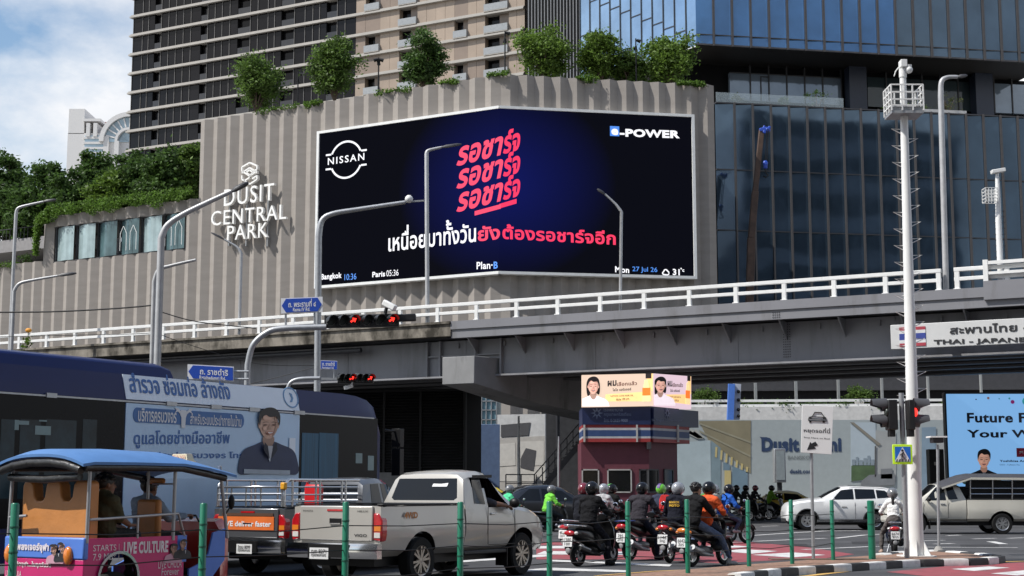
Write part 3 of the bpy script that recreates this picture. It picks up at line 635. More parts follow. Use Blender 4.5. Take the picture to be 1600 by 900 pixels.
for k, (px, py, w, sd, lm, nm) in enumerate(((1166, 158, .75, 11, 3, 'bare-looking brown shrub on the podium terrace by the glass balustrade'), (1240, 163, .8, 12, 2, 'low dark shrub left in the white planter under the blue tower'), (1290, 163, 1.2, 13, 2, 'spreading dark shrub in the white planter beside the navy column'), (1395, 170, .6, 16, 2, 'small shrub on the terrace behind the cage of the tall pole'), (1453, 175, .8, 14, 0, 'low green shrub in the terrace planter behind the street lamp'), (1497, 177, 1.25, 15, 3, 'brown round shrub at the right end of the terrace planter'))):
    p = PF.pt(PF.hit(px, py)[0], ZP+.1, -1.9); tree(sd, p, w*2.1, w, lm, nm, 'shrubs on the podium terrace', .12, 420, .16, 9, 'shrub', 'shrub')
# ------------------------------------------------------------------ distant white hotel with an arched top
HF = Fr(at(104, 200, 420), at(330, 200, 420)); ht = thing('hotel_tower', 'distant white tower with an arched glass top rising over the trees', 'tower', HF.pt(8, 0))
HW = mat('hotel_white', (.62, .61, .6), .7, var=.04); HG = pane('hotel_glass', (.28, .38, .45), .1, .2)
m = MB(); HF.pbox(m, 106, 208, 206, 300, -30, 0); HF.pbox(m, 108, 170, 131, 209, -30, 0); m.build('wall', HW, ht, world=True)
m = MB(); HF.pbox(m, 131, 172, 200, 207, -30, -14); m.build('roof_plant', mat('roof_red', (.3, .14, .12), .7), ht, world=True)
def arch(mb, cx, cy, r0, r1, o0, o1, a0=0, a1=180, n=20):
    u, z = HF.hit(cx, cy); s = HF.hit(cx+1, cy)[0]-u
    P = lambda r, a: (u+r*s*math.cos(R(a)), z+r*s*math.sin(R(a)))
    for k in range(n): b0 = a0+(a1-a0)*k/n; b1 = a0+(a1-a0)*(k+1)/n; HF.poly(mb, [P(r0, b0), P(r1, b0), P(r1, b1), P(r0, b1)], o0, o1)
m = MB(); arch(m, 203, 222, 40, 47, -20, 1.2); arch(m, 203, 222, 18, 22, -1, 1.5); HF.pbox(m, 131, 186, 158, 190, -12, .6); HF.pbox(m, 136, 193, 141, 214, -5, .7); HF.pbox(m, 147, 193, 152, 214, -5, .7)
HF.pbox(m, 181, 222, 185, 300, 0, 1.5); HF.pbox(m, 163, 214, 168, 300, 0, .8); m.build('arch', HW, ht, world=True)
m = MB(); arch(m, 203, 222, 0, 40, -18, .3); HF.pbox(m, 133, 212, 161, 300, 0, .2); m.build('arch_glass', HG, ht, world=True)
m = MB()
for y in (214, 222, 230, 238, 246): HF.pbox(m, 131, y, 163, y+3.5, 0, .5)
for a in range(15, 180, 15): u, z = HF.hit(203, 222); s = HF.hit(204, 222)[0]-u; m.bar(HF.pt(u+24*s*math.cos(R(a)), z+24*s*math.sin(R(a)), .5), HF.pt(u+38*s*math.cos(R(a)), z+38*s*math.sin(R(a)), .5), .5, .4)
m.build('bands', HW, ht, world=True)
# ------------------------------------------------------------------ roof trees, creepers and lamps
for k, (px, w, y0, y1, lm, nm) in enumerate(((399, 88, 84, 176, 0, 'dark rooftop tree at the left end above the pleated wall'), (524, 78, 56, 160, 0, 'dense oval rooftop tree second from the left above the screen'), (660, 72, 37, 138, 2, 'tall dark rooftop tree in front of the tan balconies'), (850, 98, 42, 122, 1, 'light airy rooftop tree in front of the pale fins'), (938, 82, 50, 122, 1, 'bright rooftop tree at the corner of the pale blue glass'), (1047, 92, 56, 130, 1, 'bright spreading rooftop tree below the blue glass overhang'), (985, 60, 84, 126, 0, 'low bushy rooftop tree between two taller bright trees'))):
    Y = (LW if px < 783 else RW).pt((LW if px < 783 else RW).hit(px, 130)[0], 0, -3.).y; b = at(px, y1+7, Y); b.z = ZT-.4; tp = at(px, y0, Y); w_ = w/FPX*Y/2
    tree(30+k, b, tp.z-b.z, w_*.92, lm, nm, 'trees along the mall roof edge', .19, 8600, .28, 50, shape=('round', 'round', 'round', 'vase', 'vase', 'vase', 'round')[k])
def creeper(name, label, cat, pts, n, seed, size, lm, rz, ro, group=None):
    rg = rnd(seed); mb = MB()
    for _ in range(n):
        k = rg.randrange(len(pts)-1); t = rg.random(); p = pts[k].lerp(pts[k+1], t); bulge = .6+.4*math.sin(p.x*1.9+seed)*math.sin(p.x*.83)
        q = p+V((rg.gauss(0, .12), -abs(rg.gauss(0, ro)), (rg.random()**1.3*-rz*bulge if rg.random() < .8 else rg.random()*.4*rz))); s = size*rg.uniform(.6, 1.3)
        a = V((rg.gauss(0, 1), rg.gauss(0, 1), rg.gauss(0, 1))).normalized(); b = a.cross(V((rg.gauss(0, 1), rg.gauss(0, 1), rg.gauss(0, 1)))).normalized(); mb.add([q-a*s*.5, q+b*s*.3, q+a*s*.5, q-b*s*.3], [(0, 1, 2, 3)])
    o = mb.build(name, LF[lm], fix=False); return tag(o, label, cat, group)
creeper('trailing_hedge', 'long bright trailing hedge spilling over the top of the lower pleated wall', 'hedge', [LW.pt(ul-.4, ZL-3.2, .5), LW.pt(ul-.2, ZL-.6, .6), LW.pt(ul+1.2, ZL+.5, .5), LW.pt((ul+uh)/2, ZL+.55, .5), LW.pt(uh-.2, ZL+.6, .5)], 12000, 3, .2, 4, 1.2, .3)
for k, (x0, x1, nm) in enumerate(((405, 470, 'thin creeper on the wall top just right of the leftmost roof tree'), (480, 505, 'short creeper on the wall top under the second roof tree'), (590, 645, 'thin creeper on the wall top left of the tall dark tree'), (690, 720, 'tuft of creeper on the wall top between tan balconies and screen'), (765, 795, 'leafy creeper hanging at the folded corner above the screen'), (902, 930, 'creeper on the wall top under the first bright tree'), (1058, 1098, 'thick creeper hanging at the right end of the wall top'))):
    fr = LW if x0 < 783 else RW; a = fr.hit(x0, 120)[0]; b = fr.hit(x1, 120)[0]; creeper('creeper', nm, 'creeper', [fr.pt(a, ZT+.05, .2), fr.pt(b, ZT+.05, .2)], 420 if k != 6 else 900, 50+k, .2, 4, .5, .15, 'creepers along the mall roof edge')
for k, (px, y0, y1, nm) in enumerate(((591, 90, 142, 'dark multi-headed floodlight post between two roof trees'), (789, 48, 114, 'slim dark lamp post on the roof at the folded corner'), (994, 60, 118, 'dark lamp post between the bright roof trees'), (465, 112, 160, 'thin dark lamp post left of the second roof tree'))):
    fr = LW if px < 783 else RW; Y = fr.pt(fr.hit(px, 120)[0], 0, -1.5).y; b = at(px, y1, Y); b.z = ZT-.4; t = thing('roof_lamp', nm, 'lamp post', b, 0, 'lamp posts on the mall roof'); h = at(px, y0, Y).z-b.z
    m = MB(); m.tube([(0, 0, 0), (0, 0, h)], [.07, .05], 8); m.build('post', BLACK, t, smooth=50)
    for i in range(4 if k == 0 else 2):
        m = MB(); a = i*1.6; z = h-.15-(.55*i if k else .2*(i % 2)); m.cyl((.05*math.cos(a), .05*math.sin(a), z), (.4*math.cos(a), .4*math.sin(a), z-.12), .1, .16, 10); m.build('lamp_head', BLACK, t, smooth=50)
# left: wooded slope behind the lower wing
for k, (px, yt, yb, w, lm, dY, nm) in enumerate(((8, 232, 330, 66, 2, 8, 'dark loose tree at the left edge against the sky'), (72, 252, 345, 70, 2, 6, 'dark tree left of the distant white tower'), (105, 262, 345, 60, 2, 3, 'green tree under the distant white tower on the left'), (145, 232, 330, 66, 2, 9, 'tree with a pointed top in front of the distant white tower'), (205, 240, 320, 74, 2, 6, 'wide dark tree at the lower left of the dark tower'), (252, 236, 305, 66, 2, 4, 'rounded green tree under the dark tower ledges'), (292, 218, 300, 60, 0, 7, 'tall green tree pressed against the high pleated wall'), (52, 285, 350, 84, 2, 4, 'lower leafy tree beside the end of the trailing hedge'), (12, 285, 352, 60, 2, 5, 'low dark tree behind the left lamp post'), (170, 275, 320, 60, 1, 2, 'bright low tree above the folded windows'), (235, 270, 312, 60, 2, 2, 'short green tree above the right folded windows'))):
    Y = LW.pt(LW.hit(px, 300)[0], 0, -4-dY).y; b = at(px, yb, Y); tp = at(px, yt, Y); b.z -= 3
    tree(70+k, b, tp.z-b.z, w/FPX*Y/2*1.08, lm, nm, 'trees behind the lower mall wing', .12, 9000, .42, 46, shape='cone' if k == 3 else 'round')
DF = Fr(LW.pt(ua_-8, 0, -3), LW.pt(ul+1, 0, -3)); dk = thing('terrace_deck', 'grey concrete terrace edge with a dark railing at the left behind the wall', 'terrace', DF.pt(3, 0))
m = MB(); z1 = DF.hit(30, 373)[1]; z0 = DF.hit(30, 392)[1]; DF.box(m, -6, DF.len, z0, z1, -8, 0); m.build('slab', mat('deck_grey', (.26, .25, .25), .8), dk, world=True)
m = MB(); DF.box(m, -6, DF.len, 0, z0, -9, -5); m.build('shaded_wall', DGREY, dk, world=True)
m = MB()
for i in range(40): u = -6+i*.5; DF.box(m, u, u+.04, z1, z1+1.1, -.2, -.16)
DF.box(m, -6, DF.len, z1+1.1, z1+1.16, -.22, -.14); m.build('railing', DGREY, dk, world=True)
tree(95, DF.pt(DF.hit(44, 400)[0], z0-3.2, .5), 3.4, 1.1, 2, 'small dark shrub below the concrete terrace edge at the left', 'trees behind the lower mall wing', .1, 700, .2, 10, 'shrub', 'shrub')
creeper('low_hedge', 'short bright hedge on the lowest pleated wall at the left edge', 'hedge', [LW.pt(ua_, ZA+.15, .2), LW.pt(LW.hit(28, 412)[0], ZA+.1, .2)], 900, 9, .2, 4, .6, .2)
# crane boom in front of the podium
CB = [at(1166, 440, 122), at(1174, 372, 122), at(1185, 240, 122), at(1190, 203, 122)]
cr_ = thing('crane_boom', 'rusty brown telescopic crane boom with blue head and hook before the dark glass', 'crane', (CB[0].x, 122, 0))
RUST = mat('rusty_boom', (.075, .045, .032), .6, .2, var=.4, scale=1.5, dirt=((.05, .035, .03), .5, 2, (1, 1, .2))); CBLUE = mat('crane_blue', (.02, .07, .42), .4)
m = MB(); m.bar(V((CB[0].x-.6, 122, 0)), CB[1], .62, .62, up=(0, 1, 0)); m.bar(CB[1], CB[2].lerp(CB[1], .45), .54, .54, up=(0, 1, 0)); m.bar(CB[2].lerp(CB[1], .45), CB[3], .44, .44, up=(0, 1, 0)); m.build('boom', RUST, cr_, world=True, bevel=.04)
m = MB(); m.bar(CB[3]+V((-.2, -.1, -.05)), CB[3]+V((.5, -.1, .08)), .36, .3); m.bar(CB[3]+V((.1, -.1, .1)), CB[3]+V((.25, -.1, .35)), .12, .14); [m.cyl(CB[3]+V((x, -.3, z)), CB[3]+V((x, .1, z)), r, n=14) for x, z, r in ((.5, -.05, .2), (.2, -.22, .15), (.62, .16, .12))]; m.build('boom_head', CBLUE, cr_, world=True, bevel=.05)
m = MB(); h0 = at(1196, 260, 121.6); m.tube([CB[3]+V((.4, -.3, 0)), h0+V((0, 0, .5))], .035, 6); m.tube([CB[3]+V((.55, -.3, 0)), h0+V((.12, 0, .5))], .035, 6); m.build('hoist_rope', BLACK, cr_, world=True)
m = MB(); m.bar(h0+V((0, 0, .5)), h0+V((0, 0, -.2)), .34, .24, up=(0, 1, 0)); m.cyl(h0+V((0, -.17, .25)), h0+V((0, .17, .25)), .22, n=14); m.build('hook_block', CBLUE, cr_, world=True, bevel=.1)
m = MB(); m.tube([h0+V((0, 0, -.2)), h0+V((0, 0, -.5)), h0+V((.2, 0, -.75)), h0+V((0, 0, -.95)), h0+V((-.18, 0, -.8))], .06, 8); m.build('hook', BLACK, cr_, world=True, smooth=50)

# ------------------------------------------------------------------ the other side of the street: unseen blocks added to cut sky light and reflect in the dark glass
for k, (x, y, w, d, h, c, nm) in enumerate(((-75, -60, 46, 30, 58, (.16, .15, .14), 'unseen brown banded office block added to be mirrored in the glass podium'), (-18, -70, 40, 30, 88, (.1, .11, .12), 'tall unseen dark office block added to be mirrored in the blue glass tower'), (36, -62, 44, 30, 66, (.28, .28, .27), 'unseen pale office block with long window bands added to be mirrored in the glass podium'), (92, -58, 50, 30, 80, (.13, .13, .14), 'unseen grey office block at the end of the row added for reflections'))):
    t = thing('unseen_office_block', nm, 'building', (x, y, 0), 0, 'unseen office blocks added across the street'); m = MB(); m.box(-w/2, w/2, -d/2, d/2, 0, h); m.build('wall', mat('block_wall%d' % k, [min(.75, q*2.6) for q in c], .8), t)
    for z in range(4, int(h)-3, 8): m = MB(); [m.box(-w/2+1+i*(w-2)/6, -w/2+.6+(i+1)*(w-2)/6, d/2-.2, d/2+.12, z, z+4.6) for i in range(6)]; m.build('window_band', GDARK, t)
# ------------------------------------------------------------------ the flyover
BA = at(0, 520, 91.5); BB = at(1600, 410, 62); BF = Fr(BA, BB); bz = lambda px, py, o=0: BF.hit(px, py, o)[1]
fly = thing('flyover_bridge', 'grey steel flyover with white railings crossing the whole street', 'bridge', BF.pt(BF.len*.5, 0))
U0, U1 = -14, BF.len+16; ZR = (bz(1500, 417)+bz(800, 466))/2; ZD = ZR-.95          # rail top, deck edge top
uj, _ = BF.hit(704, 500)
m = MB(); BF.box(m, uj, U1, ZD-.42, ZD, -.3, 0); BF.box(m, uj, U1, ZD-.86, ZD-.42, -.32, -.08); m.build('steel_edge_beam', GREYL, fly, world=True)
m = MB(); BF.box(m, BF.hit(1537, 450)[0], U1, ZD-.55, ZD+.25, -.2, .07); m.build('edge_plate', GREYL, fly, world=True)
m = MB(); BF.box(m, U0, uj, ZD-.75, ZD, -.4, 0); BF.box(m, U0, uj, ZD-.12, ZD+.0, -.4, .1); m.build('concrete_edge', OLDCON, fly, world=True)
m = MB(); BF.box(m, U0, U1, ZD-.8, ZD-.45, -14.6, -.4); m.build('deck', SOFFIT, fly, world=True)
ZG = (bz(1500, 558, -1.4)+bz(1000, 574, -1.4))/2; GO = -1.4
m = MB(); BF.box(m, U0, U1, ZG+.04, ZD-.86, GO-.06, GO); m.build('girder_web', GREYP, fly, world=True)
m = MB(); BF.box(m, U0, U1, ZG-.05, ZG+.04, GO-.35, GO+.28); m.build('girder_flange', GREYP, fly, world=True)
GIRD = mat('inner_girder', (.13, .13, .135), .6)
for o in (-3.8, -6.4, -9., -12.6):
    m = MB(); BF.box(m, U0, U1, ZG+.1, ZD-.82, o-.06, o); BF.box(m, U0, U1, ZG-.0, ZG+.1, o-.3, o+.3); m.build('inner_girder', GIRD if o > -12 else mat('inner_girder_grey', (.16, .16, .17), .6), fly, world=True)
m = MB(); BF.box(m, U0, U1, ZD-.86, ZD, -14.7, -14.6); m.build('far_edge_beam', GREYP, fly, world=True)
m = MB(); u = U0+2
while u < U1: BF.box(m, u, u+.08, ZG+.05, ZD-.9, GO, GO+.02); u += 1.1*BF.len/9.
for px in (670, 690, 745, 785): v = BF.hit(px, 560, GO)[0]; BF.box(m, v-.05, v+.05, ZG+.05, ZD-.86, GO, GO+.22)
v0 = BF.hit(670, 560, GO)[0]; v1 = BF.hit(785, 560, GO)[0]; BF.box(m, v0, v1, ZG+1.05, ZG+1.12, GO, GO+.16)
m.build('stiffener', GREYP, fly, world=True)
m = MB(); rg = rnd(3); v = BF.hit(1229, 530, GO)[0]
for i in range(4):
    for k in range(16): BF.box(m, v-.16+i*.1, v-.12+i*.1, ZG+.25+k*.115, ZG+.29+k*.115, GO, GO+.03)
v = BF.hit(1211, 485)[0]
for i in range(4):
    for k in range(3): BF.box(m, v-.15+i*.1, v-.11+i*.1, ZD-.78+k*.11, ZD-.74+k*.11, -.08, -.05)
m.build('rivet_plate', DGREY, fly, world=True)
u = uj+.8
while u < U1: m = MB(); m.add([BF.pt(u, ZD-.87, -.3), BF.pt(u, ZD-.87, GO), BF.pt(u, ZD-1.7, GO), BF.pt(u+.06, ZD-.87, -.3), BF.pt(u+.06, ZD-.87, GO), BF.pt(u+.06, ZD-1.7, GO)], [(0, 1, 2), (5, 4, 3), (0, 3, 4, 1), (0, 2, 5, 3), (1, 4, 5, 2)]); BF.box(m, u-1.2, u-1.1, ZD-1.25, ZD-1., GO, GO+.1); m.build('deck_bracket', GREYP, fly, world=True); u += 2.75

m = MB(); u = U0+1
while u < U1:
    for o in (-2.6, -5.1, -7.7, -10.5): m.bar(BF.pt(u, ZG+.3, o+1), BF.pt(u, ZD-1.0, o-1), .12, .12); m.bar(BF.pt(u, ZG+.3, o-1), BF.pt(u, ZG+.3, o+1), .12, .12)
    u += 4.4
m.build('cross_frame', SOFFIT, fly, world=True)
# old service pipe and stained underside on the left half
m = MB(); m.tube([BF.pt(U0, ZD-1.15, -.7), BF.pt(uj-6, ZD-1.15, -.7)], .13, 8); m.build('service_pipe', DGREY, fly, world=True, smooth=50)
# railing, post by post
us = []; u = BF.hit(1163, 450)[0]; sp_ = (BF.hit(1120, 450)[0]-BF.hit(980, 455)[0])/3
gap0, gap1 = BF.hit(1469, 430)[0], BF.hit(1489, 430)[0]
v = gap0-.12
while v > U0+.5: us.append(v); v -= 2.32
us += [gap1+.12, gap1+2.2, gap1+4.4, gap1+6.8, gap1+9.2, gap1+11.6]
for k, u in enumerate(us):
    m = MB(); BF.box(m, u-.1, u+.1, ZD, ZR-.03, -.32, -.16); BF.box(m, u-.15, u+.15, ZD, ZD+.04, -.37, -.1)
    m.build('railing_post', WMETAL, fly, world=True, bevel=.012)
m = MB()
for a, b in ((U0, gap0), (gap1, U1)):
    BF.box(m, a, b, ZR-.17, ZR, -.33, -.15); BF.box(m, a, b, ZR-.58, ZR-.42, -.31, -.17)
m.build('railing_rail', WMETAL, fly, world=True, bevel=.015)
v = BF.hit(1540, 430)[0]; m = MB(); BF.box(m, v-.1, v+.1, ZD-.25, ZR+.22, -.12, .02); BF.box(m, v, U1, ZR+.02, ZR+.16, -.14, .0); BF.box(m, v, U1, ZR-.42, ZR-.3, -.14, .0); BF.box(m, v, U1, ZD-.0, ZD+.1, -.14, .0); m.build('side_railing', WMETAL, fly, world=True)
# hammerhead pier
pu0 = BF.hit(691, 580, .4)[0]; pu1 = BF.hit(741, 580, .4)[0]; _, pz1 = BF.hit(716, 557, .4); _, pz0 = BF.hit(716, 600, .4)
m = MB(); q0 = [BF.pt(a, b, .4) for a, b in ((pu0, pz0), (pu1, pz0), (pu1, pz1), (pu0, pz1))]; q1 = [BF.pt(a, b, -4.4) for a, b in ((pu0+1, pz0-.8), (pu1+1.1, pz0-.8), (pu1+1.1, pz1), (pu0+1, pz1))]; q2 = [BF.pt(a, b, -11) for a, b in ((pu0+3, pz0-1.6), (pu1+3.4, pz0-1.6), (pu1+3.4, pz1), (pu0+3, pz1))]; q2b = [BF.pt(a, b, -15) for a, b in ((pu0+4, pz0-1.), (pu1+4.4, pz0-1.), (pu1+4.4, pz1), (pu0+4, pz1))]
m.loft([q0, q1, q2, q2b]); m.build('pier_cap', PIERC, fly, world=True, bevel=.03)
pc = BF.pt((pu0+pu1)/2+3.6, 0, -12); m = MB(); m.cyl((pc.x, pc.y, 0), (pc.x, pc.y, pz0-1.4), 1.15, n=28); m.build('pier_column', PIERC, fly, world=True, smooth=50)
m = MB(); BF.box(m, (pu0+pu1)/2-.2, (pu0+pu1)/2+.2, pz1, ZG+.5, -.3, .1); m.build('bearing', BLACK, fly, world=True)
# name board
SIGNP = mat('sign_panel_white', (.55, .55, .54), .5, var=.04); LETD = mat('dark_lettering', (.02, .02, .022), .5)
u0, z1 = BF.hit(1391, 508, .3); _, z0 = BF.hit(1391, 546, .3); u1, _ = BF.hit(1760, 500, .3)
nb = thing('bridge_name_board', 'long white bridge name board with a striped flag fixed to the flyover girder', 'sign', BF.pt((u0+u1)/2, z0, .3))
m = MB(); BF.box(m, u0, u1, z0, z1, .1, .3); m.build('board', SIGNP, nb, world=True, bevel=.02)
m = MB(); BF.text(m, 'สะพานไทย - ญี่ปุ่น', (1487, 527), (1672, 519), 506, .31, .02, depth=.02); BF.text(m, 'THAI - JAPANESE BRIDGE', (1462, 541), (1712, 534), 532, .31, .03, depth=.02); m.build('lettering', LETD, nb, world=True)
fu0, fz1 = BF.hit(1405, 512, .3); fu1, fz0 = BF.hit(1447, 540, .3); h = (fz1-fz0)/6
for nm, c, zz in (('flag_red_stripe', (.35, .04, .06), ((0, 1), (5, 6))), ('flag_white_stripe', (.6, .6, .6), ((1, 2), (4, 5))), ('flag_blue_stripe', (.03, .05, .25), ((2, 4),))):
    m = MB(); [BF.box(m, fu0, fu1, fz0+a*h, fz0+b*h, .3, .33) for a, b in zz]; m.build(nm, mat(nm, c, .5), nb, world=True)
m = MB(); BF.box(m, u0+2, u0+2.1, z0+.3, z1-.2, GO, .1); BF.box(m, u1-2, u1-1.9, z0+.3, z1-.2, GO, .1); m.build('bracket', DGREY, nb, world=True)
# potted sunflower on the bridge at the left
p = BF.pt(BF.hit(38, 548)[0], ZD, -.1); t = thing('flower_plant', 'single plant with an orange bloom growing at the flyover railing on the far left', 'plant', p)
m = MB(); rg = rnd(5); leaves(m, rg, (0, 0, -.1), (.35, .2, .5), 70, .26); leaves(m, rg, (.15, 0, .5), (.25, .2, .3), 30, .24); m.build('leaf_cluster', LF[1], t, fix=False)
m = MB(); m.tube([(0, 0, -.3), (.1, 0, .4), (.12, 0, 1.0)], .025, 6); m.build('stem', LF[0], t); m = MB(); m.ball((.14, -.05, 1.12), (.2, .1, .14)); m.build('bloom', mat('orange_bloom', (.7, .3, .03), .6), t, smooth=60)
# ------------------------------------------------------------------ lamps and poles
LAMPG = mat('lamp_grey', (.42, .42, .42), .45, .3)
def lamp(label, Y, path, r, head, z0=None, group='street lamps', name='street_lamp', m_=None, hs=1., cat='street lamp', base=None):
    """path: pixel points from the foot up and out; head: pixel of the lamp end"""
    P = pxs(path, Y); 
    if z0 is not None: P[0].z = z0
    t = thing(name, label, cat, P[0], 0, group); rs = [r*(1-.45*i/(len(P)-1)) for i in range(len(P))]
    k = MB(); k.tube([P[0]]+smooth_path(P[1:], 6), [r]+[r*(1-.4*i/((len(P)-2)*6)) for i in range((len(P)-2)*6+1)], 12); k.build('pole', m_ or LAMPG, t, world=True, smooth=50)
    if head:
        d = (at(*head, Y)-P[-1]); k = MB(); a = P[-1]; b = a+d; s = d.normalized(); n = V((0, 1, 0)); w = .13*hs
        rings = []
        for f, ww, hh in ((0, .5, .5), (.25, 1, 1), (.8, 1, .9), (1, .55, .4)): c = a.lerp(b, f); rings.append([c+n*w*ww*x+V((0, 0, .09*hs*hh*y)) for x, y in ((-1, -.5), (1, -.5), (1, .2), (.6, .9), (-.6, .9), (-1, .2))])
        k.loft(rings); k.build('lamp_head', DGREY, t, world=True, smooth=40)
    return t
def by(px, o=-.6): return BF.pt(BF.hit(px, 450)[0], 0, o).y
lamp('tall grey street lamp on the flyover at the right rising before the dark glass', by(1474), [(1478, 446), (1470, 150), (1471, 128), (1480, 121), (1496, 120)], .13, (1511, 118.5), ZD)
lamp('thin street lamp on the flyover whose head hangs over the right of the screen', by(968), [(969, 480), (971, 331), (962, 319), (945, 303)], .075, (933, 296), ZD)
lamp('straight street lamp on the flyover crossing the red slogan on the screen', by(667), [(668, 500), (666.5, 240), (670, 235), (690, 230)], .11, (721, 225.5), ZD)
lamp('thin street lamp on the flyover below the raised white letters', by(374), [(374, 507), (377, 396), (370, 386), (350, 374)], .085, (330, 364), ZD)
lamp('tall pale street lamp at the left with its arm over the trailing hedge', 86, [(14, 560), (25, 335), (29, 325), (50, 319), (68, 315)], .1, (88, 312), 0)
lamp('lower curved street lamp at the far left reaching right over the pleated wall', 70, [(17, 560), (22, 455), (31, 443), (55, 437), (90, 431)], .09, (119, 427), 0)
lamp('big curved street lamp with a long arm pointing at the letters on the wall', 47, [(245, 600), (252, 372), (262, 352), (290, 333), (340, 309), (362, 299)], .115, (388, 286), 0, hs=1.1)
lamp('shorter pole beside the big curved lamp with a plain arm to the right', 47.6, [(237, 600), (241, 440), (248, 422), (268, 415), (306, 406)], .075, None, 0, name='arm_pole', cat='pole')
cc = lamp('tall curved mast with a domed camera at the end of its arm before the screen', 58, [(497, 640), (498, 370), (503, 345), (520, 334), (560, 327), (633, 316)], .13, None, 0, name='camera_mast', cat='camera mast', group='camera poles', m_=GALV)
m = MB(); m.bar(at(625, 316, 58), at(663, 313.5, 58), .09, .06); m.build('arm_plate', GALV, cc, world=True); m = MB(); m.ball(at(639, 311, 58), .16); m.cyl(at(639, 311, 58), at(639, 316, 58), .06); m.build('dome_camera', WMETAL, cc, world=True, smooth=50)
# big white pole with climbing pegs and cage
PY = 33.; bp = gnd(1432, 865, .115); bp = V((bp.x, PY, .115)); tp = at(1410, 97, PY); q = at(1432, 865, PY); bx = q.x
t = thing('tall_white_pole', 'tall white tapering camera pole with climbing pegs and a caged platform on the traffic island', 'pole', (bx, PY, .115), 0, 'camera poles')
lean = (tp.x-bx)
def ax(py): z = at(1420, py, PY).z; return V((bx+lean*(z-.1)/(tp.z-.1), PY, z))
m = MB(); m.tube([V((bx, PY, .115)), ax(660), ax(400), ax(186), ax(120)], [.165, .135, .108, .085, .07], 24); m.tube([ax(121), ax(108)], [.085, .085], 20); m.build('shaft', WMETAL, t, world=True, smooth=50)
m = MB(); m.box(bx-.36, bx+.36, PY-.3, PY+.3, .1, .14)
for a in range(6): c = V((math.cos(a*1.05+.3), math.sin(a*1.05+.3), 0)); o = V((bx, PY, .14)); m.add([o+c*.15, o+c*.33, o+c*.15+V((0, 0, .36)), o+c*.15+V((0.02, .02, 0)), o+c*.33+V((.02, .02, 0)), o+c*.15+V((.02, .02, .36))], [(0, 1, 2), (5, 4, 3), (0, 3, 4, 1), (1, 4, 5, 2), (2, 5, 3, 0)])
m.build('base_plate', WMETAL, t, world=True)
k = 0
for i, y in enumerate(range(205, 640, 13)):
    if i % 2 == 0: sgn, y2 = -1, y
    else: sgn, y2 = 1, y+2
    c = ax(y2); m = MB(); r_ = .075+.055*(y2/600); e1 = c+V((sgn*(r_+.2), -.02, .05)); m.tube([c+V((sgn*r_*.8, 0, -.06)), e1, c+V((sgn*r_*.8, 0, .04))], .012, 5); m.build('climbing_peg', WMETAL, t, world=True)
m = MB(); z0 = at(1412, 178, PY).z; z1 = at(1412, 138, PY).z; c = ax(160); w, d = .36, .33
cx0, cx1, cy0, cy1 = c.x-w, c.x+w, PY-d, PY+d
for z in (z0+.12, (z0*2+z1)/3+.06, (z0+2*z1)/3+.03, z1):
    for a, b in (((cx0, cy0), (cx1, cy0)), ((cx1, cy0), (cx1, cy1)), ((cx1, cy1), (cx0, cy1)), ((cx0, cy1), (cx0, cy0))): m.bar((a[0], a[1], z), (b[0], b[1], z), .028, .028)
for x in (cx0, c.x-w/3, c.x+w/3, cx1):
    for y in (cy0, cy1): m.bar((x, y, z0), (x, y, z1), .03, .03)
for y in (-d/3, d/3):
    for x in (cx0, cx1): m.bar((x, PY+y, z0), (x, PY+y, z1), .03, .03)
m.build('cage', WMETAL, t, world=True)
m = MB(); m.box(cx0, cx1, cy0, cy1, z0-.06, z0); m.box(cx0+.02, cx1-.02, cy0+.04, cy1-.04, z0-.02, z0+.1); m.build('platform', GALV, t, world=True)
m = MB(); c = ax(112); m.ball(c+V((.13, -.05, .03)), .085); m.cyl(c+V((.13, -.05, .03)), c+V((.13, -.05, .14)), .05, .07); m.build('dome_camera', WMETAL, t, world=True, smooth=50)
m = MB(); c = ax(106); m.box(c.x-.06, c.x+.08, PY-.12, PY+.12, c.z, c.z+.17); m.tube([c+V((-.08, 0, .02)), c+V((-.16, 0, -.08)), c+V((-.2, 0, -.2))], .015, 6); m.build('camera_box', WMETAL, t, world=True, bevel=.01)
# CCTV pole on the bridge at far right
Y = by(1560); t = lamp('white camera pole with a small cage standing on the flyover at the right edge', Y, [(1564, 445), (1560, 345), (1559, 300), (1558, 275)], .13, None, ZD, 'camera poles', 'camera_pole', WMETAL, cat='pole')
m = MB(); a = at(1549, 269, Y); b = at(1570, 265.5, Y); m.bar(a, b, .3, .16); m.cyl(at(1558, 275, Y), at(1558, 268, Y), .07); m.build('box_camera', WMETAL, t, world=True, bevel=.02)
m = MB(); a = at(1538, 316, Y); b = at(1556, 295, Y)
for i in range(5):
    f = i/4; z = a.z+(b.z-a.z)*f; x = a.x+(b.x-a.x)*f
    for y in (Y-.25, Y+.25): m.bar((a.x, y, z), (b.x, y, z), .025, .025); m.bar((x, y, a.z), (x, y, b.z), .025, .025)
    for x2 in (a.x, b.x): m.bar((x2, Y-.25, z), (x2, Y+.25, z), .025, .025)
m.build('cage', WMETAL, t, world=True)
m = MB()
for y in range(330, 440, 9): c = at(1561+(y-330)*.02, y, Y); m.bar(c+V((-.25, 0, 0)), c+V((.25, 0, 0)), .025, .025)
m.build('climbing_peg', DGREY, t, world=True)
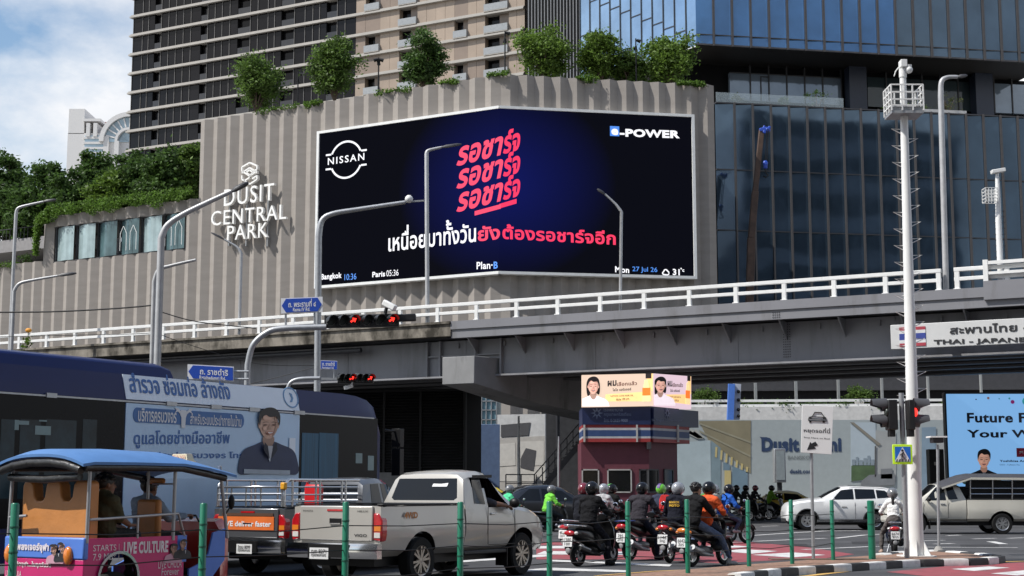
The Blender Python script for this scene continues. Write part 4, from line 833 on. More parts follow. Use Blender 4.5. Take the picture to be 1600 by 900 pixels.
# ------------------------------------------------------------------ traffic signals
SBLK = mat('signal_black', (.012, .012, .013), .4); RLIT = mat('red_lamp', (.5, .02, .02), .4, emit=2.2, ecol=(1, .03, .02)); LENS = mat('dark_lens', (.03, .035, .03), .2); SIGNB = mat('road_sign_blue', (.015, .07, .42), .45, var=.05); SIGNT = mat('sign_white_text', (.75, .75, .76), .5, var=.03)
def head_h(t, a, b, r, lit, n=3, Y=None, world=True):
    """horizontal signal head from point a to b (world), lamps facing the camera-left road"""
    d = (b-a)/n; m = MB(); m.bar(a-d*.1+V((0, r*.9, 0)), b+d*.1+V((0, r*.9, 0)), r*1.4, r*2.3); hb = m.build('signal_body', SBLK, t, world=True, bevel=.03)
    fd = V((.42, -.9, 0)).normalized()
    for i in range(n):
        c = a+d*(i+.5)+V((0, -.02, 0)); m = MB(); k = 16; s = V((fd.y, -fd.x, 0)); rr = r*.92
        rings = []
        for L0 in (0, r*1.9):
            rings.append([c+fd*(L0*(1 if math.sin(2*math.pi*j/k) > -.3 else .25))+s*rr*math.cos(2*math.pi*j/k)+V((0, 0, rr*math.sin(2*math.pi*j/k))) for j in range(k)])
        inner = [[c+fd*(L0*(1 if math.sin(2*math.pi*j/k) > -.3 else .25))+s*rr*.93*math.cos(2*math.pi*j/k)+V((0, 0, rr*.93*math.sin(2*math.pi*j/k))) for j in range(k)] for L0 in (r*1.9, 0)]
        m.loft(rings+inner, caps=False); v = m.build('hood', SBLK, t, world=True, smooth=50)
        m = MB(); o = c+fd*.03
        if i in lit: # red arrow
            P = lambda x, z: o+s*(-x*r)+V((0, 0, z*r))+fd*.02
            m.prism([(-.6, -.16), (.05, -.16), (.05, -.5), (.7, 0), (.05, .5), (.05, .16), (-.6, .16)], lambda x, z: P(x*.8-z*.5, z*.8+x*.5), lambda x, z: P(x*.8-z*.5, z*.8+x*.5)+fd*.02); m.build('lit_arrow', RLIT, t, world=True)
        m = MB(); m.lathe([(0, 0), (rr*.9, 0)], n=12, caps=False); m2 = MB(); m2.add([o+s*rr*.9*math.cos(2*math.pi*j/k)+V((0, 0, rr*.9*math.sin(2*math.pi*j/k))) for j in range(k)], [tuple(range(k))]); m2.build('lens', LENS, t, world=True)
def gallow(label, Y, pole, r, heads, lit, hr, group='signal masts'):
    P = pxs(pole, Y); P[0].z = 0; t = thing('traffic_signal_mast', label, 'traffic signal', P[0], 0, group)
    m = MB(); m.tube([P[0]]+smooth_path(P[1:], 6), r, 12); m.build('mast', GALV, t, world=True, smooth=50)
    for a, b in heads: head_h(t, at(*a, Y), at(*b, Y), hr, lit)
    return t
Y1 = 41.
g1 = gallow('big signal mast over the bus with two red arrows glowing in horizontal heads', Y1, [(385, 640), (387, 570), (395, 540), (415, 521), (440, 513.5), (510, 511)], .085, [((508, 502), (560, 500.5)), ((562, 501), (621, 499.5))], (2,), .155)
m = MB(); m.bar(at(622, 497, Y1), at(650, 496, Y1), .2, .2); m.build('counter_box', SBLK, g1, world=True, bevel=.03)
t = thing('traffic_camera', 'white bullet camera perched on top of the big red signal heads', 'camera', at(602, 490, Y1), 0, 'traffic cameras')
m = MB(); m.bar(at(600, 473, Y1)+V((0, -.1, 0)), at(619, 484, Y1)+V((0, -.25, 0)), .17, .17); m.build('housing', WMETAL, t, world=True, bevel=.03); m = MB(); m.tube([at(602, 490, Y1), at(604, 481, Y1)], .05, 8); m.build('bracket', BLACK, t, world=True)
Y2 = 52.
g2 = gallow('smaller signal mast further back behind the bus with red lamps in two heads', Y2, [(440, 640), (449, 608), (455, 597), (470, 592), (500, 591)], .07, [((528, 591), (553, 591)), ((555, 591), (582, 591))], (2,), .15)
m = MB(); m.bar(at(495, 592, Y2), at(530, 592, Y2), .08, .08); m.build('arm', GALV, g2, world=True)
t = thing('traffic_camera', 'small white camera hanging under the smaller signal heads', 'camera', at(545, 602, Y2), 0, 'traffic cameras')
m = MB(); m.bar(at(539, 606, Y2), at(549, 602, Y2)+V((0, .2, 0)), .14, .12); m.tube([at(551, 597, Y2), at(548, 603, Y2)], .03, 6); m.build('housing', WMETAL, t, world=True)
# blue street-name signs
def name_sign(label, Y, px, l1, l2, arrow, posts, th, en):
    fr = Fr(at(px[0], 500, Y), at(px[2], 500, Y)); x0, y0, x1, y1, dy = px; base = at((x0+x1)/2, y1, Y)
    t = thing('street_name_sign', label, 'street sign', base, 0, 'blue street name signs')
    def Q(f, g): return fr.hit(x0+(x1-x0)*f, y0+(y1-y0)*g+dy*f)
    m = MB(); fr.poly(m, [Q(0, 0), Q(1, 0), Q(1, 1), Q(0, 1)], -.03, 0); m.build('panel', SIGNT, t, world=True)
    a = .12; l = [(a+.02, .08), (.98-a if arrow == 'both' else .985, .08)]; pts = [(.02, .5), (a, .06)] + ([(1-a, .06), (.98, .5), (1-a, .94)] if arrow == 'both' else [(.985, .06), (.985, .94)])+[(a, .94)]
    if arrow is None: pts = [(.02, .05), (.98, .05), (.98, .95), (.02, .95)]
    m = MB(); fr.poly(m, [Q(*p) for p in pts], 0, .012); m.build('blue_field', SIGNB, t, world=True)
    m = MB()
    for s, (fa, fb, yt, yb) in ((th, l1), (en, l2)):
        (ua, za), (ub, zb), (_, zt) = Q(fa, yb), Q(fb, yb), Q(fa, yt); fr.text_uz(m, s, ua, za, ub, zb, zt-za, .016, .02)
    m.build('lettering', SIGNT, t, world=True); m = MB()
    for a, b in posts: m.tube([at(*a, Y)+V((0, .06, 0)), at(*b, Y)+V((0, .06, 0))], .03, 8)
    m.build('sign_bracket', GALV, t, world=True); return t
name_sign('blue sign with an arrow at both ends above the big signal mast', Y1, (439, 466, 504, 490, -2.5), (.18, .84, .1, .62), (.29, .70, .66, .9), 'both', [((446, 489), (446, 512)), ((491, 487), (491, 511))], 'ถ. พระรามที่ ๔', 'Rama IV Rd.')
name_sign('blue sign pointing left just above the bus roof', 40., (293, 569, 365, 592, 4), (.27, .88, .2, .65), (.26, .83, .72, .95), 'left', [((365, 580), (388, 580)), ((365, 592), (388, 592))], 'ถ. ราชดำริ', 'Ratchadamri Rd.')
name_sign('small plain blue sign beside the curved camera mast above the bus', Y2, (501, 563, 527, 577, 1), (.1, .85, .15, .6), (.1, .8, .68, .92), None, [((522, 577), (522, 591))], 'ถ. ราชดำริ', 'Ratchadamri Rd.')
# ------------------------------------------------------------------ overhead wires at the left
for k, (pts, Y, r, nm) in enumerate(((((-40, 488), (80, 487), (180, 482), (238, 477)), 62, .035, 'thick black cable strung across the pleated wall at the left'), (((238, 477), (240, 482), (260, 490), (310, 503), (400, 513)), 60, .02, 'black wire sloping down right from the big curved lamp'), (((-30, 527), (100, 524), (200, 522), (240, 520)), 64, .015, 'thin wire along the flyover railing at the left'), (((246, 521), (300, 540), (400, 568), (498, 571)), 60, .014, 'thin wire dipping below the flyover beside the blue sign'), (((390, 600), (440, 588), (498, 572)), 60, .014, 'thin wire rising to the curved camera mast above the bus'))):
    P = smooth_path(pxs(pts, Y), 6); t = MB(); t.tube(P, r, 6); o = t.build('overhead_wire', BLACK); tag(o, nm, 'wire', 'overhead wires')
# ------------------------------------------------------------------ buildings and boards under the flyover
LOUV = mat('dark_louvre', (.016, .016, .017), .6, var=.2, scale=1, spec=.3)
LB = Fr(at(380, 700, 90), at(727, 700, 86)); lb = thing('louvred_building', 'black louvred service building behind the bus under the flyover', 'building', LB.pt(LB.len/2, 0))
_, z1 = LB.hit(660, 612); z0 = LB.hit(660, 738)[1]
m = MB(); LB.box(m, 0, LB.len, z0, z1, -3, -.2); m.build('core', DARK, lb, world=True)
m = MB(); z = z0+.1
while z < z1-.05: m.add([LB.pt(0, z, 0), LB.pt(LB.len, z, 0), LB.pt(LB.len, z+.12, -.12), LB.pt(0, z+.12, -.12), LB.pt(0, z-.02, 0), LB.pt(LB.len, z-.02, 0)], [(0, 1, 2, 3), (0, 1, 5, 4)]); z += .165
for px in (600, 657, 726): LB.box(m, LB.hit(px, 700)[0]-.08, LB.hit(px, 700)[0]+.06, z0, z1, -.2, .03)
m.build('louvre_screen', LOUV, lb, world=True)
m = MB(); LB.box(m, 0, LB.len, z1, z1+.12, -3.3, .25); m.build('roof_edge', LOUV, lb, world=True); m = MB(); LB.box(m, 0, LB.len, 0, z0, -3, .05); m.build('plinth', mat('plinth_grey', (.22, .22, .22), .8), lb, world=True)
# back of the lower mall seen through the gap
MF = Fr(at(560, 700, 110), at(1060, 700, 108)); _, z0 = MF.hit(800, 652)
gb = thing('glazed_bridgeway', 'glazed block with light bluish panes seen in the gap under the flyover', 'building', MF.pt(MF.hit(770, 640)[0], z0))
m = MB(); MF.pbox(m, 742, 600, 777, 665, -3, 0); m.build('glazing', pane('gap_glass', (.2, .33, .38), .1), gb, world=True); m = MB(); [MF.pbox(m, a, 600, a+1.5, 665, 0, .1) for a in (744, 752, 759, 767, 775)]; [MF.pbox(m, 742, b, 777, b+1.5, 0, .1) for b in (612, 626, 640, 655)]; m.build('glazing_bars', GALV, gb, world=True)
HB = Fr(at(738, 700, 97), at(781, 700, 97)); t = thing('blue_hoarding', 'plain slate blue hoarding panel right of the black louvred building', 'hoarding', HB.pt(HB.len/2, 0))
m = MB(); HB.box(m, 0, HB.len, 0, HB.hit(760, 663)[1], -.2, 0); m.build('panel', mat('slate_blue', (.12, .18, .31), .6), t, world=True, bevel=.02); m = MB(); HB.text(m, '5', (743, 698), (747.5, 698), 691, .01, .03); m.build('lettering', SIGNT, t, world=True)
SB = Fr(at(777, 700, 99), at(852, 700, 98)); t = thing('sofa_poster', 'large pale poster of a cream sofa with a dark cushion behind the flyover pier', 'poster', SB.pt(SB.len/2, 0))
m = MB(); SB.pbox(m, 777, 648, 852, 772, -.2, 0); m.build('board', mat('poster_grey', (.5, .5, .49), .7), t, world=True)
m = MB(); SB.ppoly(m, [(777, 685), (852, 681), (852, 772), (777, 772)], 0, .02); m.build('sofa_back_print', mat('sofa_print', (.4, .38, .35), .7, var=.1), t, world=True)
m = MB(); SB.ppoly(m, [(779, 694), (805, 692), (806, 727), (779, 729)], .02, .04); SB.ppoly(m, [(777, 731), (852, 729), (852, 752), (777, 752)], .02, .04); SB.ppoly(m, [(808, 690), (850, 689), (850, 727), (808, 728)], .02, .035); m.build('sofa_cushion_print', mat('sofa_light', (.52, .5, .46), .7, var=.08), t, world=True)
m = MB(); SB.ppoly(m, [(814, 716), (822, 700), (838, 704), (834, 736), (814, 731)], .04, .06); SB.ppoly(m, [(783, 664), (829, 660), (826, 680), (783, 683)], .02, .04); m.build('dark_cushion_print', mat('cushion_dark', (.06, .06, .065), .7), t, world=True)
DW = Fr(at(846, 700, 104), at(1062, 700, 103)); t = thing('shade_backing_wall', 'added dark backing wall standing for the shade between the flyover column and the police booth', 'wall', DW.pt(DW.len/2, 0)); m = MB(); DW.box(m, 0, DW.len, 0, DW.hit(900, 600)[1], -1, 0); m.build('wall', SOFFIT, t, world=True); m = MB(); [DW.box(m, u, u+.12, 0, DW.hit(900, 600)[1], 0, .08) for u in (1, 3.2, 5.4, 7.6)]; m.build('wall_rib', DGREY, t, world=True)  # dark backing added to stand for the deep shade behind the column
# stairs beside the pier
t = thing('steel_stairs', 'dark steel stairs with handrails climbing beside the flyover column', 'stairs', at(850, 790, 80)); m = MB(); m2 = MB(); YS = 79.
a = at(838, 770, YS); b = at(905, 690, YS)
for i in range(14): p = a.lerp(b, i/13); m.box(p.x-.2, p.x+.2, YS-.1, YS+1.1, p.z-.04, p.z)
m.bar(a+V((0, -.1, -.15)), b+V((0, -.1, -.15)), .08, .3); m.build('flight', DGREY, t, world=True)
for dz in (.5, .95):
    m2.tube([a+V((-1.6, -.1, dz)), a+V((-.1, -.1, dz)), b+V((0, -.1, dz))], .035, 6)
for i in range(8): p = a.lerp(b, i/7); m2.tube([p+V((0, -.1, 0)), p+V((0, -.1, .95))], .03, 6)
for x in (-1.6, -.8, -.1): m2.tube([a+V((x, -.1, -2)), a+V((x, -.1, .95))], .035, 6)
m2.build('handrail', DGREY, t, world=True)
lamp('plain thin grey pole before the sofa poster', 84, [(811, 790), (810.5, 700), (810.5, 650)], .09, None, 0, None, 'thin_pole', GALV, cat='pole'); lamp('thin grey pole at the stairs left of the police booth', 72, [(873, 790), (873, 720), (873, 682)], .06, None, 0, None, 'thin_pole', GALV, cat='pole')
# police booth
KF = Fr(at(908, 700, 69.5), at(1022, 700, 69.5)); kx = KF.len; KR = Fr(KF.pt(kx, 0), KF.pt(kx, 0)+V((1.9, 1.15, 0))*1.0); k1 = (KF.hit(1056, 700)[0]-kx)
pb = thing('police_booth', 'maroon police booth with striped band under two bright advertising screens', 'booth', KF.pt(kx/2, 0)); MAR = mat('maroon_paint', (.12, .028, .042), .6, var=.1)
KR = Fr(KF.pt(kx*.93, 0), at(1058, 700, 71.5))
zt = KF.hit(950, 690)[1]; zs0 = KF.hit(950, 691)[1]; zs1 = KF.hit(950, 664)[1]; zn1 = KF.hit(950, 637)[1]
m = MB(); KF.box(m, 0, kx*.93, 0, zs0, -3.5, 0); KR.box(m, 0, KR.len, 0, zs0, -3, 0); m.build('wall', MAR, pb, world=True)
WF = mat('window_frame_pale', (.42, .4, .38), .5)
for fr, x0, x1 in ((KF, 909, 936), (KF, 949, 987), (KF, 999, 1012), (KR, 1012, 1028), (KR, 1037, 1051)):
    y0, y1 = (733, 770); m = MB(); a, zb = fr.hit(x0, y1); b, ztp = fr.hit(x1, y0)
    for q in ((a, b, ztp-.06, ztp), (a, b, zb, zb+.06), (a, a+.06, zb, ztp), (b-.06, b, zb, ztp)): fr.box(m, *q, 0, .06)
    f = m.build('window', WF if x0 < 999 else DGREY, pb, world=True); m = MB(); fr.box(m, a+.06, b-.06, zb+.06, ztp-.06, .005, .03); g = m.build('pane', GDARK, f, world=False)
    g.data.transform(PM[pb.name].inverted())
h = (zs1-zs0)/8
for nm, c, rows in (('red_band', (.3, .03, .03), ((0, 1.7), (6.6, 8))), ('white_band', (.42, .42, .43), ((1.7, 2.6), (5.5, 6.6))), ('blue_band', (.03, .06, .16), ((2.6, 5.5),))):
    m = MB()
    for a, b in rows: KF.box(m, .05, kx*.945, zs0+a*h, zs0+b*h, -3, .28); KR.box(m, -.05, KR.len+.7, zs0+a*h, zs0+b*h, -3, .28)
    m.build(nm, mat('booth_'+nm, c, .5), pb, world=True)
m = MB()
for px in (911, 993, 1049): KF.pbox(m, px, 664, px+3, 691, .28, .33) if px < 1000 else KR.pbox(m, px, 664, px+3, 691, .28, .33)
m.build('band_post', WF, pb, world=True)
m = MB(); KF.box(m, .05, kx*.95, zs1, zn1, -3, .32); KR.box(m, -.05, KR.len+1.5, zs1, zn1, -3, .32); m.build('name_fascia', mat('booth_navy', (.012, .02, .07), .4), pb, world=True)
m = MB(); KF.text(m, 'โรงพยาบาล', (942, 643.5), (972, 643.5), 637.5, .34, .01); KF.text(m, 'กรุงเทพคริสเตียน', (943, 652), (985, 652), 645, .34, .01); KF.text(m, 'โทร. 0-2625-9000', (943, 660), (980, 660), 654, .34, .01)
for a in range(8): u, z = KF.hit(932, 646); c = V((math.cos(a*.785), 0, math.sin(a*.785))); KF.poly(m, [(u+c.x*.08-c.z*.05, z+c.z*.08+c.x*.05), (u+c.x*.3, z+c.z*.3), (u+c.x*.08+c.z*.05, z+c.z*.08-c.x*.05)], .33, .345)
KR.text(m, 'The Bangkok Christian Hospital', (1008, 659.5), (1056, 659.5), 655, .345, .01)
u, z = KR.hit(1033, 646)
for a in range(8): c = V((math.cos(a*.785), 0, math.sin(a*.785))); KR.poly(m, [(u+c.x*.08-c.z*.05, z+c.z*.08+c.x*.05), (u+c.x*.28, z+c.z*.28), (u+c.x*.08+c.z*.05, z+c.z*.08-c.x*.05)], .33, .345)
m.build('fascia_lettering', mat('fascia_text', (.12, .15, .24), .5), pb, world=True)
m = MB(); KF.box(m, .1, kx*.9, zn1, zn1+.02, -2.5, .2); KF.pbox(m, 1010, 691, 1016, 702, 0, .5); m.build('roof', DGREY, pb, world=True)
# the two screens on the booth
def faceprint(fr, m_sk, m_hair, m_top, t, cx, cy, s, long=False, off=.02, ymax=9, xmin=-9):
    """a printed portrait on a flat panel: clothes, neck, face, hair and features; s = head height in pixels"""
    P = lambda x, y: fr.hit(cx+max(x, xmin)*s, cy+min(y, ymax)*s); c0 = m_sk.name; e_ = m_sk.node_tree.nodes['Principled BSDF'].inputs['Emission Strength'].default_value
    rc = m_sk.node_tree.nodes['Color Ramp'].color_ramp.elements; k_ = [(a.color[i]+b.color[i])/2 for i in range(3) for a, b in ((rc[0], rc[1]),)]
    tone = lambda nm, f, g=(1, 1, 1): mat(c0+nm, [c*f*q for c, q in zip(k_, g)], .6, var=.03, emit=e_, ecol=[c*f*q for c, q in zip(k_, g)] if e_ else None)
    def sm(pts, n=5):
        q = pts+pts[:1]; out = []
        for i in range(len(pts)):
            p0, p1, p2, p3 = [V(pts[(i+j) % len(pts)]) for j in (-1, 0, 1, 2)]
            for k in range(n): u = k/n; w = .5*((2*p1)+(p2-p0)*u+(2*p0-5*p1+4*p2-p3)*u*u+(3*p1-p0-3*p2+p3)*u**3); out.append((w.x, w.y))
        return out
    st = [0]
    def put(nm, m, polys, smooth=True):
        a = MB()
        for p in polys: st[0] += 1; fr.poly(a, [P(*q) for q in (sm(p) if smooth else p)], off+st[0]*.0035, off+st[0]*.0035+.002)
        a.build(nm, m, t, world=True)
    put('clothing_print', m_top, [[(-1.12, 1.85), (-1.08, 1.25), (-.9, .93), (-.5, .75), (-.2, .63), (.2, .63), (.5, .75), (.9, .93), (1.08, 1.25), (1.12, 1.85), (.5, 1.87), (-.5, 1.87)]])
    if long: put('long_hair_print', m_hair, [[(-.40, .62), (-.47, .1), (-.4, -.4), (-.1, -.64), (.2, -.62), (.42, -.3), (.46, .2), (.4, .55), (.25, .5), (0, .3), (-.25, .6)]])
    put('neck_print', tone('_neck', .62), [[(-.19, .45), (.19, .45), (.2, .68), (.08, .86), (-.08, .86), (-.2, .68)]])
    put('face_print', m_sk, [[(-.345, -.15), (-.28, -.38), (0, -.47), (.28, -.38), (.345, -.15), (.335, .1), (.27, .3), (.13, .49), (0, .53), (-.13, .49), (-.27, .3), (-.335, .1)], [(-.40, -.06), (-.35, -.08), (-.34, .12), (-.38, .1)], [(.40, -.06), (.35, -.08), (.34, .12), (.38, .1)]])
    put('cheek_print', tone('_cheek', .74), [[(.22, -.3), (.335, -.15), (.33, .1), (.26, .3), (.12, .48), (.2, .25), (.25, 0)], [(-.02, .08), (.03, -.05), (.07, .12), (.06, .17), (-.04, .17)]])
    put('light_print', tone('_light', 1.18), [[(-.2, -.34), (.05, -.38), (.08, -.22), (-.2, -.2)], [(-.24, .1), (-.12, .08), (-.12, .2), (-.22, .2)]])
    put('hair_print', m_hair, [[(-.37, .02), (-.41, -.25), (-.33, -.52), (-.05, -.66), (.22, -.62), (.39, -.42), (.41, -.15), (.37, .02), (.335, -.16), (.25, -.31), (.02, -.3), (-.14, -.38), (-.27, -.28), (-.33, -.14)]])
    put('features_print', tone('_dark', .16, (1, .8, .7)), [[(x-.085, .0), (x, -.025), (x+.085, .0), (x, .03)] for x in (-.155, .16)]+[[(x-.12, -.085+.01*d), (x, -.125), (x+.12, -.085-.01*d), (x, -.1)] for x, d in ((-.155, 1), (.16, -1))])
    put('lip_print', tone('_lip', .62, (1.1, .7, .7)), [[(-.14, .27), (0, .25), (.15, .26), (.06, .36), (-.05, .365)]]); put('smile_print', mat('print_smile', (.72, .66, .62), .6), [[(-.1, .28), (0, .275), (.11, .275), (.04, .32), (-.04, .325)]])
    if not long: put('collar_print', mat('print_collar', (.5, .5, .52), .6), [[(-.1, .8), (.1, .8), (.02, 1.25), (-.03, 1.25)]], False); put('lapel_print', mat(m_top.name+'_lapel', (.012, .016, .03), .6), [[(-.22, .66), (-.1, .8), (-.05, 1.3), (-.26, .95)], [(.22, .66), (.1, .8), (.03, 1.3), (.26, .95)]], False)
for nm, fr, x0, x1, y0l, y0r, y1l, y1r, lab, tint in (('ad_screen', Fr(at(909, 600, 69.), at(1021, 600, 69.)), 909, 1021, 586, 583.5, 636, 634, 'bright advertising screen facing left on the police booth', (1, .80, .66)), ('ad_screen', Fr(at(1021.5, 600, 69.), at(1080, 600, 71.)), 1021.5, 1080, 583.5, 588, 634, 639.5, 'narrower advertising screen facing right on the police booth', (.9, .72, .8))):
    t = thing(nm, lab, 'screen', fr.pt(fr.len/2, fr.hit((x0+x1)/2, 636)[1]), 0, 'screens on the police booth'); w = x1-x0; sx = w/112
    X = lambda f: x0+w*f; yy = lambda f, g: (y0l+(y0r-y0l)*f)*(1-g)+(y1l+(y1r-y1l)*f)*g
    q = lambda f, g: (X(f), yy(f, g)); k = str(int(x0))
    em = mat('ad_panel'+k, [c*.1 for c in tint], .5, var=.03, emit=.80, ecol=[c**1.3 for c in tint]); m = MB(); fr.ppoly(m, [q(0, 0), q(1, 0), q(1, 1), q(0, 1)], -.3, 0); m.build('panel', em, t, world=True)
    m = MB(); fr.ppoly(m, [q(.33, .62), q(.97, .55), q(.97, .86), q(.33, .84)], 0, .01); fr.ppoly(m, [q(.9, 0), q(.99, .0), q(.99, .55), q(.93, .5)], 0, .01); m.build('golden_shape', mat('ad_gold'+k, (.9, .6, .25), .5, emit=.85, ecol=(1, .62, .25)), t, world=True)
    m = MB(); fr.text(m, 'ผม', q(.36, .38), q(.485, .36), yy(.36, .2), .02, .04); fr.text(m, 'ไลโอ แฮร์ออยล์', q(.43, .53), q(.69, .51), yy(.43, .44), .02, .03); fr.text(m, 'LATCHY LUXE HAIR OIL', q(.4, .7), q(.72, .69), yy(.4, .65), .02, .02); fr.text(m, 'พิเศษ 199 บาท', q(.48, .83), q(.66, .81), yy(.48, .75), .02, .02); fr.ppoly(m, [q(.89, 0), q(.97, 0), q(.97, .15), q(.89, .15)], .01, .02); m.build('dark_lettering', mat('ad_dark', (.06, .04, .04), .5), t, world=True)
    m = MB(); fr.text(m, 'เลือกแล้ว', q(.49, .37), q(.77, .35), yy(.49, .24), .02, .03); m.build('brown_lettering', mat('ad_brown', (.3, .1, .07), .5), t, world=True)
    m = MB(); fr.ppoly(m, [q(.845, .44), q(.955, .44), q(.955, .68), q(.845, .68)], .012, .03); m.build('bottle_label_print', mat('ad_orange', (.9, .2, .03), .5, emit=.8, ecol=(1, .2, .03)), t, world=True)
    m = MB(); fr.ppoly(m, [q(.845, .68), q(.955, .68), q(.955, .86), q(.845, .86)], .012, .03); fr.ppoly(m, [q(.875, .2), q(.925, .2), q(.94, .44), q(.86, .44)], .012, .03); m.build('bottle_print', mat('ad_yellow', (.95, .7, .3), .5, emit=.8, ecol=(1, .72, .35)), t, world=True)
    fk = 'ad_top'+k; faceprint(fr, mat('ad_skin', (.75, .45, .35), .6, emit=.6, ecol=(.9, .5, .4)), mat('ad_hair', (.03, .02, .02), .5), mat(fk, (.9, .8, .85), .6, emit=.7, ecol=(1, .85, .9)), t, X(.16), yy(.16, .36), 23 if x0 < 1000 else 21, True, ymax=1.36 if x0 < 1000 else 1.48, xmin=-.75 if x0 < 1000 else -.42)
    m = MB(); b0 = fr.hit(x0, 600)[0]; e0 = fr.hit(x1, 600)[0]; m.build('edge_trim', BLACK, t) if False else None
# hoarding with building pictures
HO = Fr(at(1050, 700, 97), at(1500, 700, 97)); ho = thing('picture_hoarding', 'long pale hoarding printed with hotel name and interior pictures behind the riders', 'hoarding', HO.pt(HO.len/2, 0))
HOB = mat('hoarding_pale', (.37, .41, .41), .65, var=.05, dirt=((.3, .33, .33), .6, .4, (1, 1, .4)))
m = MB(); HO.box(m, HO.hit(1056, 700)[0], HO.hit(1484, 700)[0], 0, HO.hit(1300, 656)[1], -.25, 0); m.build('board', HOB, ho, world=True)
def hp(nm, col, polys, off=.01, var=.12, th=.012):
    m = MB(); [HO.ppoly(m, p, off, off+th) for p in polys]; return m.build(nm, mat('print_'+nm, col, .65, var=var, scale=.8), ho, world=True)
hp('corridor_ceiling_print', (.25, .22, .14), [[(1092, 658), (1173, 657), (1173, 740), (1130, 705), (1108, 690)]])
hp('corridor_wall_print', (.42, .50, .52), [[(1056, 692), (1110, 688), (1111, 772), (1056, 775)]], .012)
hp('corridor_edge_print', (.2, .27, .3), [[(1111, 688), (1126, 700), (1126, 770), (1111, 772)]], .012)
hp('corridor_light_print', (.55, .45, .2), [[(1118+i*8, 698+i*5.2), (1121+i*8, 699+i*5.2), (1120+i*8, 715+i*4), (1117+i*8, 714+i*4)] for i in range(7)]+[[(1132, 735), (1142, 735), (1142, 772), (1132, 772)]], .026)
hp('corridor_window_print', (.16, .24, .3), [[(1130, 722), (1140, 726), (1140, 735), (1130, 735)], [(1144, 728), (1168, 738), (1168, 772), (1144, 772)]], .026)
hp('corridor_slats_print', (.42, .42, .38), [[(1062+i*7, 672+i*1.2), (1066+i*7, 670), (1094+i*2, 683+i*.3), (1090+i*2, 686)] for i in range(4)], .03)
hp('ceiling_line_print', (.3, .28, .2), [[(1092, 660), (1173, 690), (1173, 693), (1092, 663)], [(1092, 672), (1173, 712), (1173, 715), (1094, 676)]], .026)
hp('skyline_sky_print', (.45, .52, .56), [[(1329, 660), (1368, 660), (1368, 750), (1329, 752)]], .012, .06)
hp('park_print', (.08, .13, .06), [[(1330, 728), (1345, 722), (1368, 724), (1368, 748), (1330, 752)]], .026, .4)
hp('skyline_print', (.24, .29, .33), [[(x, 727), (x, 727-h), (x+w, 727-h), (x+w, 727)] for x, w, h in ((1331, 5, 9), (1337, 4, 13), (1342, 6, 8), (1349, 5, 11), (1355, 4, 15), (1360, 6, 9))], .038)
hp('curtain_print', (.37, .38, .37), [[(1368, 672), (1400, 676), (1400, 752), (1368, 750)], [(1432, 690), (1480, 690), (1480, 770), (1432, 770)]], .012, .1)
hp('ceiling_bar_print', (.24, .22, .18), [[(1328, 660), (1334, 660), (1376, 694), (1372, 697)]], .05)
hp('sofa_print', (.2, .21, .22), [[(1345, 752), (1358, 742), (1398, 740), (1398, 758), (1345, 760)], [(1376, 733), (1394, 732), (1394, 748), (1376, 748)]], .05)
hp('window_post_print', (.1, .1, .1), [[(1366.5, 697), (1368.5, 697), (1368.5, 745), (1366.5, 745)]], .05)
hp('blue_panel_print', (.22, .3, .37), [[(1440, 668), (1462, 667), (1462, 775), (1440, 775)]], .03)
m = MB(); HO.text(m, 'Dusit Thani', (1190, 706), (1315, 706), 683, .02, .055); HO.text(m, 'dusit.com', (1234, 740), (1270, 740), 733, .02, .035); u, z = HO.hit(1189, 684); HO.ppoly(m, [(1187, 682), (1197, 686), (1193, 692)], .02, .03); m.build('lettering', mat('hotel_navy', (.03, .055, .12), .5), ho, world=True)
m = MB(); HO.text(m, 'BANGKOK', (1231, 718), (1271, 718), 712, .02, .01); m.build('faint_lettering', mat('faint_grey', (.2, .22, .22), .6), ho, world=True)
# terrace block behind the hoarding with planters and rails
TF = Fr(at(1060, 640, 108), at(1660, 640, 106)); tb = thing('terrace_block', 'low terrace building with dark interior, grey columns and planters behind the hoarding', 'building', TF.pt(TF.len/2, 0))
m = MB(); TF.pbox(m, 1062, 636, 1660, 658, -6, 0); m.build('parapet', WALLP, tb, world=True)
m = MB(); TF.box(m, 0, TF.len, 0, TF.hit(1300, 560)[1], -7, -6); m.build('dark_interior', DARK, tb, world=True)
for px in (1183, 1247, 1314, 1383, 1456, 1540): m = MB(); TF.pbox(m, px-3, 560, px+3, 640, -1.6, -1.2); m.build('column', mat('terrace_column', (.24, .25, .25), .6), tb, world=True)
m = MB()
for y in (624.5, 632): TF.pbox(m, 1062, y, 1660, y+1.3, -.2, -.14)
m.build('rail', WMETAL, tb, world=True); m = MB(); TF.pbox(m, 1062, 560, 1660, 600, -6, -5.6); m.build('ceiling_beam', DGREY, tb, world=True)
for px, w in ((1096, 10), (1107, 9), (1120, 8), (1215, 6), (1345, 14), (1372, 12)): m = MB(); TF.pbox(m, px-w/2, 625, px+w/2, 645, -.9, -.4); m.build('planter', WALLP, tb, world=True)
